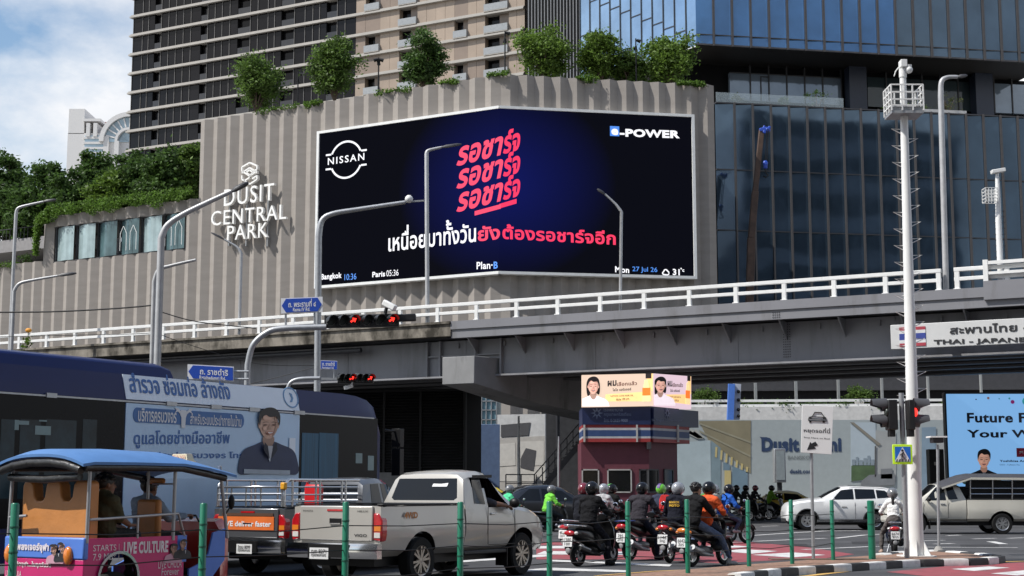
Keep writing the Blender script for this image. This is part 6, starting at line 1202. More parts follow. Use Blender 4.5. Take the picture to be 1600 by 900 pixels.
# pale truck with a covered back at the right, heading left
CREAM = paint('cream_paint', (.60, .575, .50), 0, .3, dirt=((.4, .36, .28), .64, 1.2, (1, 1, 2)))
Yt = 2330*1.53/(833-767); xw = at(1565, 800, Yt).x; st = thing('covered_pickup', 'cream pickup taxi with a roofed open back beside the blue poster', 'pickup truck', (xw, Yt+.8, 0), R(90), 'pickup trucks')
pickup(st, CREAM, False, RIM, bed=True)
m = MB(); sec = lambda y, dz: [(-.98, y, 2.0+dz), (-.9, y, 2.08+dz), (0, y, 2.16+dz), (.9, y, 2.08+dz), (.98, y, 2.0+dz), (.95, y, 1.96+dz), (0, y, 2.08+dz), (-.95, y, 1.96+dz)]
m.loft([sec(-1.5, -.02), sec(1.0, 0), sec(1.35, -.06), sec(2.15, -.36)]); m.build('canopy_roof', mat('canopy_grey', (.05, .05, .055), .5), st, smooth=40)
m = MB(); [m.bar((s*.96, -1.5, 1.95), (s*.96, 1.1, 1.97), .05, .08) for s in (-1, 1)]; [m.bar((s*.96, 1.1, 1.97), (s*.96, 2.15, 1.62), .05, .06) for s in (-1, 1)]; m.build('canopy_trim', CREAM, st)
m = MB()
for s in (-1, 1):
    for y in (-1.05, -.4, .3, 1.1): m.tube([(s*.8, y, 1.2), (s*.9, y, 1.98)], .025, 8)
    for z in (1.42, 1.62): m.tube([(s*.82, -1.05, z), (s*.82, 1.1, z)], .018, 6)
m.build('canopy_frame', STEEL, st, smooth=50)
m = MB(); m.box(-.72, .72, -.98, 1.1, 1.24, 1.27); m.box(-.76, -.5, -.98, 1.1, 1.25, 1.36); m.box(.5, .76, -.98, 1.1, 1.25, 1.36); m.box(-.74, -.70, -.9, 1.1, 1.36, 1.9); m.build('bench', BLACK, st)
# ------------------------------------------------------------------ cars
def car(t, st, sides, ws, rw_, axles, r, track, pm, trim=True, rim=None, spokes=5, wn=.56):
    body = lofted('body', st, [pm, DARK], t); boolean(body, wells([(y, r) for y in axles], r*1.17, .5))
    for p in sides: glass('side_window', st, lambda b, p=p: (b.side(p, .4, 1.1), b.side(p, -1.1, -.4)), VGLASS, t)
    glass('windscreen', st, lambda b: b.side(ws, -wn, wn), VGLASS, t); glass('rear_window', st, lambda b: b.side(rw_, -wn, wn), VGLASS, t)
    for y in axles:
        for s in (1, -1): wheel(t, s*track, y, r, .2, rim, spokes)
    m = MB(); m.box(-.7, .7, axles[0]-.5, axles[1]+.5, .2, .34); m.build('chassis', BLACK, t); return body
SUVS = [(-1.17, .70, .45, .76, .88, .6, 1.0, .02), (-1.1, .80, .36, .86, 1.08, .72, 1.18, .02), (-.95, .82, .32, .895, 1.17, .7, 1.4, .02), (-.72, .83, .30, .905, 1.19, .66, 1.61, .03), (-.2, .84, .3, .915, 1.18, .66, 1.685, .04), (.75, .84, .3, .915, 1.15, .67, 1.70, .045), (1.2, .84, .3, .915, 1.13, .66, 1.655, .045), (1.65, .84, .3, .915, 1.12, .7, 1.44, .045), (2.04, .84, .3, .915, 1.12, .8, 1.22, .045), (2.6, .84, .3, .915, 1.09, .8, 1.18, .045), (3.0, .83, .3, .905, 1.04, .78, 1.12, .04), (3.25, .80, .32, .86, .97, .72, 1.05, .03), (3.38, .74, .34, .78, .84, .62, .92, .02), (3.43, .64, .38, .68, .66, .5, .74, .02)]
WHITEP = paint('white_paint', (.76, .76, .75)); Ys = 1.53*2330/(827-767)
sx = at(1366, 800, Ys).x; sv = thing('sport_utility_car', 'white sport utility car crossing the junction to the left', 'car', (sx, Ys+.8, 0), R(90), 'cars on the junction')
car(sv, SUVS, [[(-.78, 1.28), (-.12, 1.235), (-.1, 1.57), (-.45, 1.54)], [(-.06, 1.23), (.74, 1.205), (.74, 1.61), (-.04, 1.59)], [(.8, 1.2), (1.66, 1.185), (1.27, 1.56), (.8, 1.61)]], [(1.36, 1.3), (2.02, 1.22), (2.05, 1.9), (1.24, 1.9), (1.24, 1.66)], [(-1.2, 1.2), (-.88, 1.2), (-.74, 1.57), (-1.2, 1.57)], (0, 2.66), .375, .80, WHITEP, spokes=5)
for s in (-1, 1):
    m = MB(); m.side([(-.42, .28), (2.3, .28), (2.26, .42), (-.40, .42)], *sorted((s*.84, s*.925))); m.build('sill_cladding', RUB, sv, bevel=.02); m = MB(); m.side([(-.40, .34), (2.28, .34), (2.28, .37), (-.4, .37)], *sorted((s*.92, s*.935))); m.build('sill_strip', CHROME, sv)
    for y in (0, 2.66):
        m = MB(); q = []; 
        for k in range(13): a = math.pi*k/12; q.append((y+.47*math.cos(a), .375+.47*math.sin(a)))
        for k in range(12, -1, -1): a = math.pi*k/12; q.append((y+.425*math.cos(a), .375+.425*math.sin(a)))
        for k in range(12): m.side([q[k], q[k+1], q[24-k], q[25-k]], *sorted((s*.80, s*.93)))
        m.build('arch_cladding', RUB, sv)
    m = MB(); m.side([(-1.13, .97), (-.8, 1.07), (-.6, 1.15), (-.7, 1.2), (-1.08, 1.14)], *sorted((s*.74, s*.905))); m.build('tail_lamp', TAILR, sv, bevel=.02)
    m = MB(); m.prism([(3.06, .92), (3.33, .86), (3.3, .96), (2.8, 1.05)], lambda y, z: (s*.66, y, z), lambda y, z: (s*.86, y-.05, z)); m.build('headlamp', HLAMP, sv, bevel=.01); m = MB(); m.ball((s*1.0, 1.66, 1.22), (.1, .07, .08)); m.bar((s*.88, 1.7, 1.15), (s*1.0, 1.68, 1.2), .05, .05); m.build('wing_mirror', WHITEP, sv, smooth=60)
    m = MB(); m.bar((s*.66, -.5, 1.69), (s*.66, 1.0, 1.73), .04, .04); m.build('roof_rail', GALV, sv); m = MB(); [m.bar((s*.92, y, .9), (s*.92, y+.2, .905), .02, .03) for y in (.2, 1.1)]; m.build('door_handle', CHROME, sv)
    m = MB(); [m.bar((s*.9165, y0, z0), (s*.9165, y1, z1), .006, .012) for y0, z0, y1, z1 in ((.77, .44, .77, 1.08), (1.72, .5, 1.76, 1.05), (.1, .46, -.02, 1.08))]; m.build('door_seam', DGREY, sv)
m = MB(); m.box(-.5, .5, 3.36, 3.45, .3, .46); m.build('front_bumper', RUB, sv, bevel=.03)
SED = [(-.98, .66, .5, .7, .78, .58, .86, .02), (-.9, .78, .4, .84, .9, .66, .98, .02), (-.55, .8, .3, .88, .96, .66, 1.06, .03), (-.1, .81, .28, .89, .95, .62, 1.3, .03), (.3, .81, .28, .89, .94, .6, 1.42, .04), (.9, .81, .28, .89, .93, .6, 1.45, .04), (1.35, .81, .28, .89, .92, .6, 1.38, .04), (1.75, .81, .28, .89, .91, .66, 1.16, .04), (2.15, .81, .28, .89, .9, .74, .95, .04), (2.7, .8, .28, .88, .85, .72, .9, .04), (3.3, .78, .28, .84, .74, .62, .78, .03), (3.55, .68, .3, .72, .6, .52, .66, .02)]
def sedan(label, loc, rz, pm, sc=1., group='cars on the junction'):
    t = thing('saloon_car', label, 'car', loc, rz, group)
    car(t, SED, [[(-.3, .99), (.5, .97), (.52, 1.33), (.2, 1.34)], [(.57, .97), (1.75, .95), (1.3, 1.28), (.6, 1.34)]], [(1.5, 1.0), (2.1, .98), (2.1, 1.6), (1.36, 1.6), (1.36, 1.37)], [(-.6, 1.06), (.25, 1.06), (.25, 1.38), (-.6, 1.38)], (0, 2.6), .315, .76, pm)
    for s in (-1, 1):
        m = MB(); m.prism([(3.15, .66), (3.44, .6), (3.36, .7), (2.95, .78)], lambda y, z: (s*.58, y, z), lambda y, z: (s*.80, y-.05, z)); m.build('headlamp', HLAMP, t, bevel=.01); m = MB(); m.box(*sorted((s*.55, s*.8)), -.96, -.86, .76, .88); m.build('tail_lamp', TAILR, t, bevel=.02); m = MB(); m.ball((s*.98, 1.75, 1.0), (.09, .06, .07)); m.bar((s*.86, 1.76, .96), (s*.98, 1.75, .99), .04, .04); m.build('wing_mirror', pm, t, smooth=60)
    if sc != 1: t.scale = (sc,)*3
    return t
p = at(806, 790, 57); bc = sedan('black glossy car waiting behind the scooters near the booth', (p.x, 57.5, 0), R(-68), paint('black_paint', (.010, .010, .012)), 1.2)
p = at(712, 790, 62); TY = paint('taxi_yellow', (.62, .47, .03)); tx = sedan('yellow and green taxi partly hidden behind the silver pickup cab', (p.x, 62.5, 0), R(-62), TY, 1.2)
m = MB(); m.loft([[(x, y, z) for x, z in ((-.9, .4), (-.92, .6), (-.9, .86), (.9, .86), (.92, .6), (.9, .4))] for y in (-.7, 2.2)]); m.build('green_side', paint('taxi_green', (.02, .28, .06)), tx)
p = at(1238, 790, 84); tf = sedan('mustard yellow taxi far off between the light box and the white car', (p.x-1.2, 84, .0), R(-90), paint('taxi_mustard', (.42, .28, .03)), 1.05)
# ------------------------------------------------------------------ the city bus
NVB = mat('bus_navy', (.006, .014, .085), .35, var=.05, spec=.25); BUSB = mat('bus_black', (.004, .0045, .006), .22, spec=.12, var=.1)
bA = at(0, 700, 25.2); bB = at(603, 700, 34.6); bf = Fr(bA, bB); zT0 = bf.hit(466, 610)[1]; zT1 = bf.hit(192, 581)[1]; BZ = (zT0+zT1)/2; BCOV = (bf.hit(197, 622)[1]+bf.hit(466, 641)[1])/2
bus = thing('city_bus', 'dark blue city bus with a pale blue plumbing advert along its side', 'bus', bf.pt(bf.len*.5, 0, -1.25))
SLP = .27
class BusFr(Fr):
    def pt(s, u, z, off=0): return Fr.pt(s, u, z, off-max(0, z-BCOV)*SLP)
    def hit2(s, px, py):       # pixel on the sloping cove or the upright side
        u, z = Fr.hit(s, px, py)
        for _ in range(6): u, z = Fr.hit(s, px, py, -max(0, z-BCOV)*SLP)
        return u, z
bb_ = BusFr(bA, bB); UF = bf.len; UR = -4.
def bring(u, top=0., ins=0.):
    zt = BZ-top; cov = BCOV-top*.9; sl = (BZ-BCOV)*SLP
    pts = [(-.0-ins, .32), (-ins, cov), (-sl*.5-ins, cov+(zt-cov)*.52), (-sl-ins, zt), (-1.25, zt+.06), (-2.5+sl+ins, zt), (-2.5+ins, cov), (-2.5+ins, .32)]
    return [Fr.pt(bf, u, z, o) for o, z in pts]
m = MB(); m.loft([bring(UR), bring(UF-1.5), bring(UF-1.0, .03), bring(UF-.6, .1, .01), bring(UF-.3, .24, .04), bring(UF-.1, .46, .1), bring(UF, .75, .22)]); m.build('body', NVB, bus, world=True, smooth=40)
m = MB(); zp0 = BZ+.02; pu0 = bf.hit(-200, 560)[0]; pu1, zp1 = bf.hit(244, 571, -1.0); q = lambda o, z: [bf.pt(UR+.2, z, o), bf.pt(pu1-4.4, z, o)]
uu = [UR+.1, bf.hit(52, 553, -.6)[0], bf.hit(57, 553, -.6)[0], pu1]; zz = [zp1-.12, zp1+.03, zp1+.03, zp1-.1]
m.loft([[bf.pt(u, z, o) for o, z in ((-.45, BZ-.02), (-.6, zt-.05), (-.75, zt), (-1.9, zt), (-2.05, BZ-.02))] for u, zt in ((uu[0], zp1-.02), (uu[3]-.3, zp1), (uu[3], zp1-.06))]); m.build('roof_pod', NVB, bus, world=True, bevel=.04)
uw0, uw1 = bf.hit(195, 660)[0], bf.hit(467, 660)[0]; zwb = bf.hit(100, 745)[1]
m = MB(); bf.box(m, UR, uw0-.02, .9, BCOV-.04, -.1, .012); bf.box(m, uw1+.02, UF-.35, .9, BCOV-.06, -.1, .012); m.build('window_band', BUSB, bus, world=True)
m = MB()
for a, b in ((0, 22), (30, 62), (70, 118), (128, 150)): u0 = bf.hit(a, 680)[0]; u1 = bf.hit(b, 680)[0]; bf.box(m, u0, u1, 1.4, bf.hit(a+4, 655)[1], .013, .016)
m.build('window_pane', mat('bus_window', (.012, .03, .04), .1, var=.6, scale=1.6, spec=.2), bus, world=True)
m = MB()
for a, b in ((471, 497), (498, 528)): u0 = bf.hit(a, 680)[0]; u1 = bf.hit(b, 680)[0]; bf.box(m, u0, u1, 1.4, bf.hit(a, 676)[1], .013, .02)
cu = m.build('curtain', mat('curtain_teal', (.012, .09, .16), .5, var=.35, scale=6, stretch=(4, 4, .1)), bus, world=True)
m = MB()
for a, b, c, d in ((547, 720, 556, 700), (562, 725, 574, 704), (549, 708, 553, 718)): pass
bf.pbox(m, 555, 708, 565, 724, .013, .018); bf.pbox(m, 574, 712, 583, 735, .013, .018); bf.pbox(m, 54, 665, 78, 680, .017, .02); bf.pbox(m, 28, 657, 44, 664, .017, .02); bf.pbox(m, 22, 656, 28, 672, .017, .02); bf.pbox(m, 60, 656, 72, 659, .017, .02); m.build('window_notice', mat('notice_pale', (.2, .28, .28), .5), bus, world=True)
ADB = mat('advert_blue', (.44, .62, .82), .35, var=.06, scale=1.2, coat=.3); ADW = mat('advert_white_blue', (.72, .79, .87), .35, var=.03, coat=.3); ADT = mat('advert_blue_text', (.02, .12, .38), .4); ADO = mat('advert_oval', (.025, .13, .36), .4)
m = MB(); bf.box(m, uw0, uw1, .5, BCOV-.09, -.05, .02); m.build('advert_panel', ADB, bus, world=True)
m = MB(); bb_.poly(m, [(uw0, BCOV-.02), (uw1, BCOV-.02), (uw1, BZ-.005), (uw0, BZ-.005)], .0, .02); m.build('advert_cove', ADW, bus, world=True)
m = MB(); bf.box(m, UR, UF-.5, BCOV-.075, BCOV-.045, .0, .03); m.build('rain_gutter', GALV, bus, world=True)
m = MB()
for px in (78, 266, 336, 396, 466): u, z = bf.hit(px-8, 628); u1, _ = bf.hit(px+8, 628); bf.box(m, u, u1, BCOV-.09, BCOV-.01, .0, .05)
m.build('gutter_latch', GALV, bus, world=True)
m = MB(); lu, lz = bb_.hit2(203, 615); ru, rz = bb_.hit2(360, 626); _, lt = bb_.hit2(203, 593); bb_.text_uz(m, 'สำรวจ ซ่อมท่อ ล้างถัง', lu, (lz+rz)/2+.02, ru, (lz+rz)/2+.02, .40, .03, .02)
bf.text(m, 'ดูแลโดยช่างมืออาชีพ', (207, 701), (357, 699), 672, .03, .018); bf.text(m, 'ประปาครบวงจร โทร. 1125', (240, 716), (420, 716), 705, .03, .02); m.build('advert_lettering', ADT, bus, world=True)
u0, z1 = bf.hit(205, 638); u1, z0 = bf.hit(381, 667); z1b = bf.hit(381, 646)[1]; z0b = bf.hit(205, 661)[1]; zc = (z1+z0b+z1b+z0)/4; hh = (z1-z0b)*.52; q = []
for k in range(24): a = 2*math.pi*k/24; cx = u1-hh if math.cos(a) > 0 else u0+hh; q.append((cx+hh*.8*math.cos(a), zc+hh*math.sin(a)))
m = MB(); bf.poly(m, q, .02, .03); m.build('advert_oval', ADO, bus, world=True)
m = MB(); w = u1-u0; bf.text_uz(m, 'บริการครบวงจร', u0+.15, zc-.12, u0+w*.37, zc-.12, .25, .035, .02); bf.text_uz(m, 'สำหรับระบบประปาภายในบ้าน', u0+w*.49, zc-.12, u1-.12, zc-.12, .23, .035, .015)
c = u0+w*.43; bf.poly(m, [(c-.05, zc-.2), (c+.05, zc-.2), (c+.06, zc+.0), (c+.09, zc+.06), (c+.07, zc+.14), (c-.07, zc+.14), (c-.1, zc+.06), (c-.06, zc+.0)], .035, .04)
for s in (-1, 1): bf.poly(m, [(c+s*.08, zc+.06), (c+s*.16, zc+.11), (c+s*.24, zc+.08), (c+s*.2, zc+.13), (c+s*.24, zc+.18), (c+s*.15, zc+.17), (c+s*.07, zc+.11)], .035, .04)
m.build('advert_white_print', SIGNT, bus, world=True)
u, z = bb_.hit2(453, 621); m = MB()
for k in range(20): a0, a1 = 2*math.pi*k/20, 2*math.pi*(k+1)/20; bb_.poly(m, [(u+r*math.cos(a)*1.1, z+r*math.sin(a)) for r, a in ((.2, a0), (.225, a0), (.225, a1), (.2, a1))], .02, .03)
bb_.poly(m, [(u-.05, z-.1), (u+.02, z-.02), (u-.03, z+.1), (u+.05, z+.08), (u+.07, z-.02), (u+.01, z-.1)], .02, .03); m.build('round_emblem', mat('emblem_blue', (.15, .3, .5), .5), bus, world=True)
class BP(Fr): pass
faceprint(bf, mat('bus_print_skin', (.66, .42, .31), .5), mat('bus_print_hair', (.015, .012, .012), .5), mat('bus_print_jacket', (.02, .035, .09), .5), bus, 417, 664, 41, False, .035)
m = MB(); bf.ppoly(m, [(378, 733), (450, 735), (450, 742), (378, 740)], .05, .055); m.build('jacket_stripe_print', mat('stripe_grey', (.4, .45, .5), .5), bus, world=True); m = MB(); bf.pbox(m, 450, 684, 459, 712, .03, .04); bf.ppoly(m, [(412, 703), (422, 703), (418, 722)], .06, .065); m.build('pale_print', ADW, bus, world=True)
m = MB(); p = Fr.pt(bf, UF+.15, bf.hit(603, 700)[1], -.1)
for yc, h in ((684, .42), (722, .62)): c = Fr.pt(bf, UF+.3, bf.hit(606, yc)[1], .12); m.bar(c-V((0, 0, h/2)), c+V((0, 0, h/2)), .24, .16, up=bf.d)
m.tube([Fr.pt(bf, UF-.05, bf.hit(600, 672)[1], 0), Fr.pt(bf, UF+.3, bf.hit(600, 674)[1], .12), Fr.pt(bf, UF+.3, bf.hit(606, 740)[1], .12)], .03, 8); m.build('wing_mirror', BLACK, bus, world=True, bevel=.05)
for u in (UF-2.6, UF-8.8):
    m = MB(); c = Fr.pt(bf, u, .5, -.2); m.cyl(c-bf.n*.15, c+bf.n*.18, .5, n=28); wo = m.build('wheel', TYRE, bus, world=True, smooth=40); m = MB(); m.cyl(c+bf.n*.18, c+bf.n*.2, .3, n=24); ro = m.build('rim', RIM, wo); ro.data.transform(PM[bus.name].inverted())
# ------------------------------------------------------------------ the open tuk-tuk
At = R(34); Yk = 18.3; kc = V(((140-800)/FPX*Yk*.995, Yk, 0)); TR = V((math.cos(At), -math.sin(At), 0)); tko = kc-TR*.75
tk = thing('tuk_tuk', 'open tuk-tuk with a blue canvas roof, orange padded seats and pink advert panels', 'tuk-tuk', tko, -At)
PINK = mat('advert_pink', (.55, .018, .15), .4, var=.06, coat=.2); TBLUE = mat('advert_royal_blue', (.08, .2, .62), .4, var=.06, coat=.2); VIN = mat('orange_vinyl', (.50, .20, .05), .45, var=.12, scale=2.5, bump=.15, bscale=25); CANV = mat('blue_canvas', (.075, .19, .42), .6, var=.12, scale=2, bump=.25, bscale=6); TUBEG = mat('grey_tube', (.36, .36, .37), .35, .5); REDP = paint('tuk_red', (.45, .025, .02)); BVIN = mat('black_vinyl_roll', (.02, .019, .018), .35, var=.4, scale=7, bump=.5, bscale=14)
LT = 2.35; W = .74
m = MB(); m.box(-W, W, 0, LT, .3, .4); m.build('floor', BLACK, tk)
m = MB(); m.box(W-.03, W, .02, 1.62, .38, .955); m.box(-W, -W+.03, .02, 1.62, .38, .955); sp = m.build('side_panel', PINK, tk); boolean(sp, [cutter(lambda b: b.lathe([(.3, .5), (.3, 1.0)], (0, .52, .46), 'x', 26))])
m = MB(); m.box(-W, W, -.02, .03, .36, .70); m.build('rear_panel', PINK, tk, bevel=.01); m = MB(); m.box(-W-.01, W+.01, -.03, .05, .70, .965); m.build('rear_top_panel', TBLUE, tk, bevel=.02)
m = MB(); m.box(W-.028, W+.004, 1.5, 1.66, .62, .96); m.build('blue_corner_panel', TBLUE, tk)
m = MB(); m.side([(1.72, .36), (2.1, .36), (2.36, .62), (2.36, 1.03), (2.14, .98), (2.06, .7), (1.9, .58), (1.72, .52)], W-.03, W); m.side([(1.72, .36), (2.1, .36), (2.36, .62), (2.36, 1.03), (2.14, .98), (2.06, .7), (1.9, .58), (1.72, .52)], -W, -W+.03); m.build('front_side_panel', TBLUE, tk)
m = MB(); m.loft([[(x, y, z) for x, z in ((-w, .3), (w, .3), (w, zt-.15), (w-.12, zt), (-w+.12, zt), (-w, zt-.15))] for y, w, zt in ((2.3, .72, 1.12), (2.5, .66, 1.16), (2.68, .45, 1.0), (2.75, .3, .8))]); m.build('front_cowl', REDP, tk, smooth=40)
m = MB(); m.lathe([(.318, .755), (.335, .77), (.30, .77), (.30, .74)], (0, .52, .46), 'x', 30, caps=False); m.build('arch_trim', CHROME, tk, smooth=40)
for s in (-1, 1): wheel(tk, s*.64, .52, .27, .14, RIM, 8)
wheel(tk, .001, 2.62, .24, .12, RIM, 8)
def ts(name, s, y, z, w, h, m_, bold=.02): return stroke_text(tk, name, s, (W+.006, y, z), (0, 1, 0), (0, 0, 1), w, h, m_, bold)
TW_ = mat('advert_white_text', (.72, .66, .68), .5)
ts('advert_lettering', 'STARTS', .12, .80, .36, .075, TW_, 0); ts('advert_lettering', '7.9 MB*', .12, .69, .36, .085, TW_, .0); ts('advert_lettering', 'LIVE CULTURE', .60, .75, .74, .15, TW_, .045); ts('advert_lettering', 'LIVE CHULA', 1.18, .55, .4, .1, TW_, 0); ts('advert_lettering', 'Forever', 1.24, .46, .3, .09, TW_, 0)
m = MB(); m.box(W, W+.005, .525, .53, .68, .88); m.build('advert_rule', TW_, tk)
def tp(name, s, x, z, w, h, m_, bold=.02, dz=-.04): return stroke_text(tk, name, s, (x, dz, z), (1, 0, 0), (0, 0, 1), w, h, m_, bold)
tp('advert_lettering', 'บทเพลงเจอร์จุฬา', -.66, .77, .78, .12, TW_, .05); tp('advert_lettering', 'ชีวิตติดจุฬา...ในทุกวันวิถี', -.66, .58, .82, .085, TW_, .03, -.026); tp('advert_lettering', 'LIVE CHULA', -.7, .47, .3, .07, TW_, 0, -.026)
tf_ = Fr(PM[tk.name] @ V((-W, -.045, 0)), PM[tk.name] @ V((W, -.045, 0))); sf_ = Fr(PM[tk.name] @ V((W+.006, 0, 0)), PM[tk.name] @ V((W+.006, LT, 0)))
sk_ = mat('tuk_print_skin', (.45, .27, .2), .5); hr_ = mat('tuk_print_hair', (.02, .015, .015), .5)
faceprint(tf_, sk_, hr_, mat('tuk_print_pink', (.55, .3, .38), .5), tk, 86, 858, 12, True, .0); faceprint(tf_, sk_, hr_, mat('tuk_print_black', (.02, .02, .025), .5), tk, 99, 855, 12, False, .008)
faceprint(sf_, sk_, hr_, mat('tuk_print_pink'), tk, 270, 857, 12, True, .0); faceprint(sf_, sk_, hr_, mat('tuk_print_black'), tk, 284, 850, 12, False, .008)
for x in (-.70, .42): m = MB(); m.ball((x+.07, -.045, .745), (.075, .05, .115)); tl = m.build('tail_lamp', AMBER, tk, smooth=60); m = MB(); m.lathe([(.085, -.02), (.095, -.035), (.085, -.05), (.075, -.035), (.085, -.02)], (x+.07, 0, .745), 'y', 18, caps=False); 
# tubes, seats and roof
zr0 = 1.80
P4 = [(W, .02), (W, 1.42), (W-.02, 2.42), (-W, .02), (-W, 1.42), (-W+.02, 2.42)]
for x, y in P4: m = MB(); m.tube([(x, y, .9), (x*(.985), y+(.02 if y < 2 else -.16), zr0+.06)], .024, 10); m.build('roof_post', TUBEG, tk, smooth=50)
m = MB(); [m.tube([(s*W, .05, 1.18), (s*W, 1.5, 1.24), (s*W, 1.62, .95)], .018, 8) for s in (-1, 1)]; [m.tube([(s*W, .82, .94), (s*W, .82, 1.2)], .016, 8) for s in (-1, 1)]; m.tube([(.25, 1.42, .95), (.25, 1.42, 1.8)], .02, 8); m.tube([(.25, 1.5, 1.62), (.7, 1.45, 1.62)], .012, 6); m.tube([(-W, .02, 1.2), (-W, .02, 1.2), (-.4, .02, 1.22)], .018, 8); m.build('hand_rail', TUBEG, tk, smooth=50)
# crenellated bench back
q = [(-.66, .9), (.62, .9), (.62, 1.62), (.58, 1.66), (.36, 1.66), (.31, 1.6), (.29, 1.46), (.24, 1.41), (.14, 1.41), (.1, 1.46), (.08, 1.6), (.04, 1.66), (-.16, 1.66), (-.21, 1.6), (-.23, 1.46), (-.27, 1.41), (-.38, 1.41), (-.42, 1.46), (-.44, 1.6), (-.49, 1.66), (-.62, 1.66), (-.66, 1.6)]
m = MB(); m.prism(q, lambda x, z: (x, .14, z), lambda x, z: (x, .30, z)); m.build('bench_back', VIN, tk, bevel=.035, seg=3); m = MB(); m.box(-.66, .66, .28, .78, .80, .95); m.build('bench_seat', VIN, tk, bevel=.04)
m = MB(); m.box(.10, .50, 1.36, 1.46, .82, 1.42); m.build('driver_backrest', VIN, tk, bevel=.04); m = MB(); m.box(-.5, .5, 1.42, 1.82, .74, .84); m.build('driver_seat', VIN, tk, bevel=.04); m = MB(); m.box(-.5, -.2, 1.0, 1.12, .95, 1.26); m.box(.12, .44, 1.5, 1.56, 1.62, 1.70); m.build('small_cushion', VIN, tk, bevel=.03)
m = MB(); xs = [-.84+1.68*i/14 for i in range(15)]; arc = lambda x: (1-(abs(x)/.84)**2.6)
def rsec(y, z0, crown): return [(x, y, z0+crown*arc(x)) for x in xs]+[(x, y, z0+crown*arc(x)-.035) for x in reversed(xs)]
m.loft([rsec(-.16, zr0+.055, .13), rsec(.02, zr0+.08, .17), rsec(.7, zr0+.085, .18), rsec(1.5, zr0+.08, .165), rsec(1.95, zr0+.03, .12), rsec(2.45, zr0-.06, .1)]); m.build('canvas_roof', CANV, tk, smooth=45)
m = MB(); [m.tube([(s*.80, -.1, zr0+.01), (s*.80, .7, zr0+.02), (s*.79, 1.5, zr0+.02), (s*.77, 2.3, zr0-.1)], .045, 8) for s in (-1, 1)]; m.tube([(x, -.12, zr0+.13*arc(x)-.05) for x in (-.76, -.5, -.2, .2, .5, .76)], .055, 8); m.tube([(-.66, -.05, zr0-.1), (0, -.05, zr0-.13), (.66, -.05, zr0-.1)], .05, 8); m.build('rolled_side_blind', BVIN, tk, smooth=50)
m = MB(); m.loft([[(.05+x*.17*f, 2.2+y*.07*f, zr0+.10+z) for x, y in ((-1, -1), (1, -1), (1, 1), (-1, 1))] for z, f in ((.0, 1.15), (.03, 1.1), (.03, .98), (.13, .78))]); tx_ = m.build('roof_sign', mat('taxi_sign_cream', (.62, .52, .34), .4), tk, bevel=.012); stroke_text(tk, 'roof_sign_lettering', 'TAXI', (-.07, 2.118, zr0+.15), (1, 0, 0), (0, .15, 1), .24, .06, mat('sign_red_faint', (.5, .25, .2), .5), .02)
m = MB(); m.tube([(-.3, 2.3, 1.12), (-.32, 2.22, 1.2), (.32, 2.22, 1.2), (.3, 2.3, 1.12)], .014, 8); m.build('handlebar', BLACK, tk); m = MB(); m.add([(-.66, 2.42, 1.15), (.66, 2.42, 1.15), (.64, 2.33, 1.7), (-.64, 2.33, 1.7)], [(0, 1, 2, 3)]); m.build('windscreen', mat('tuk_screen', (.6, .65, .65), .05, alpha=.12), tk)
m = MB(); m.ball((W+.04, 2.42, 1.38), (.05, .04, .1)); m.tube([(W-.02, 2.36, 1.2), (W+.04, 2.42, 1.34)], .01, 6); m.build('wing_mirror', BLACK, tk, smooth=60)
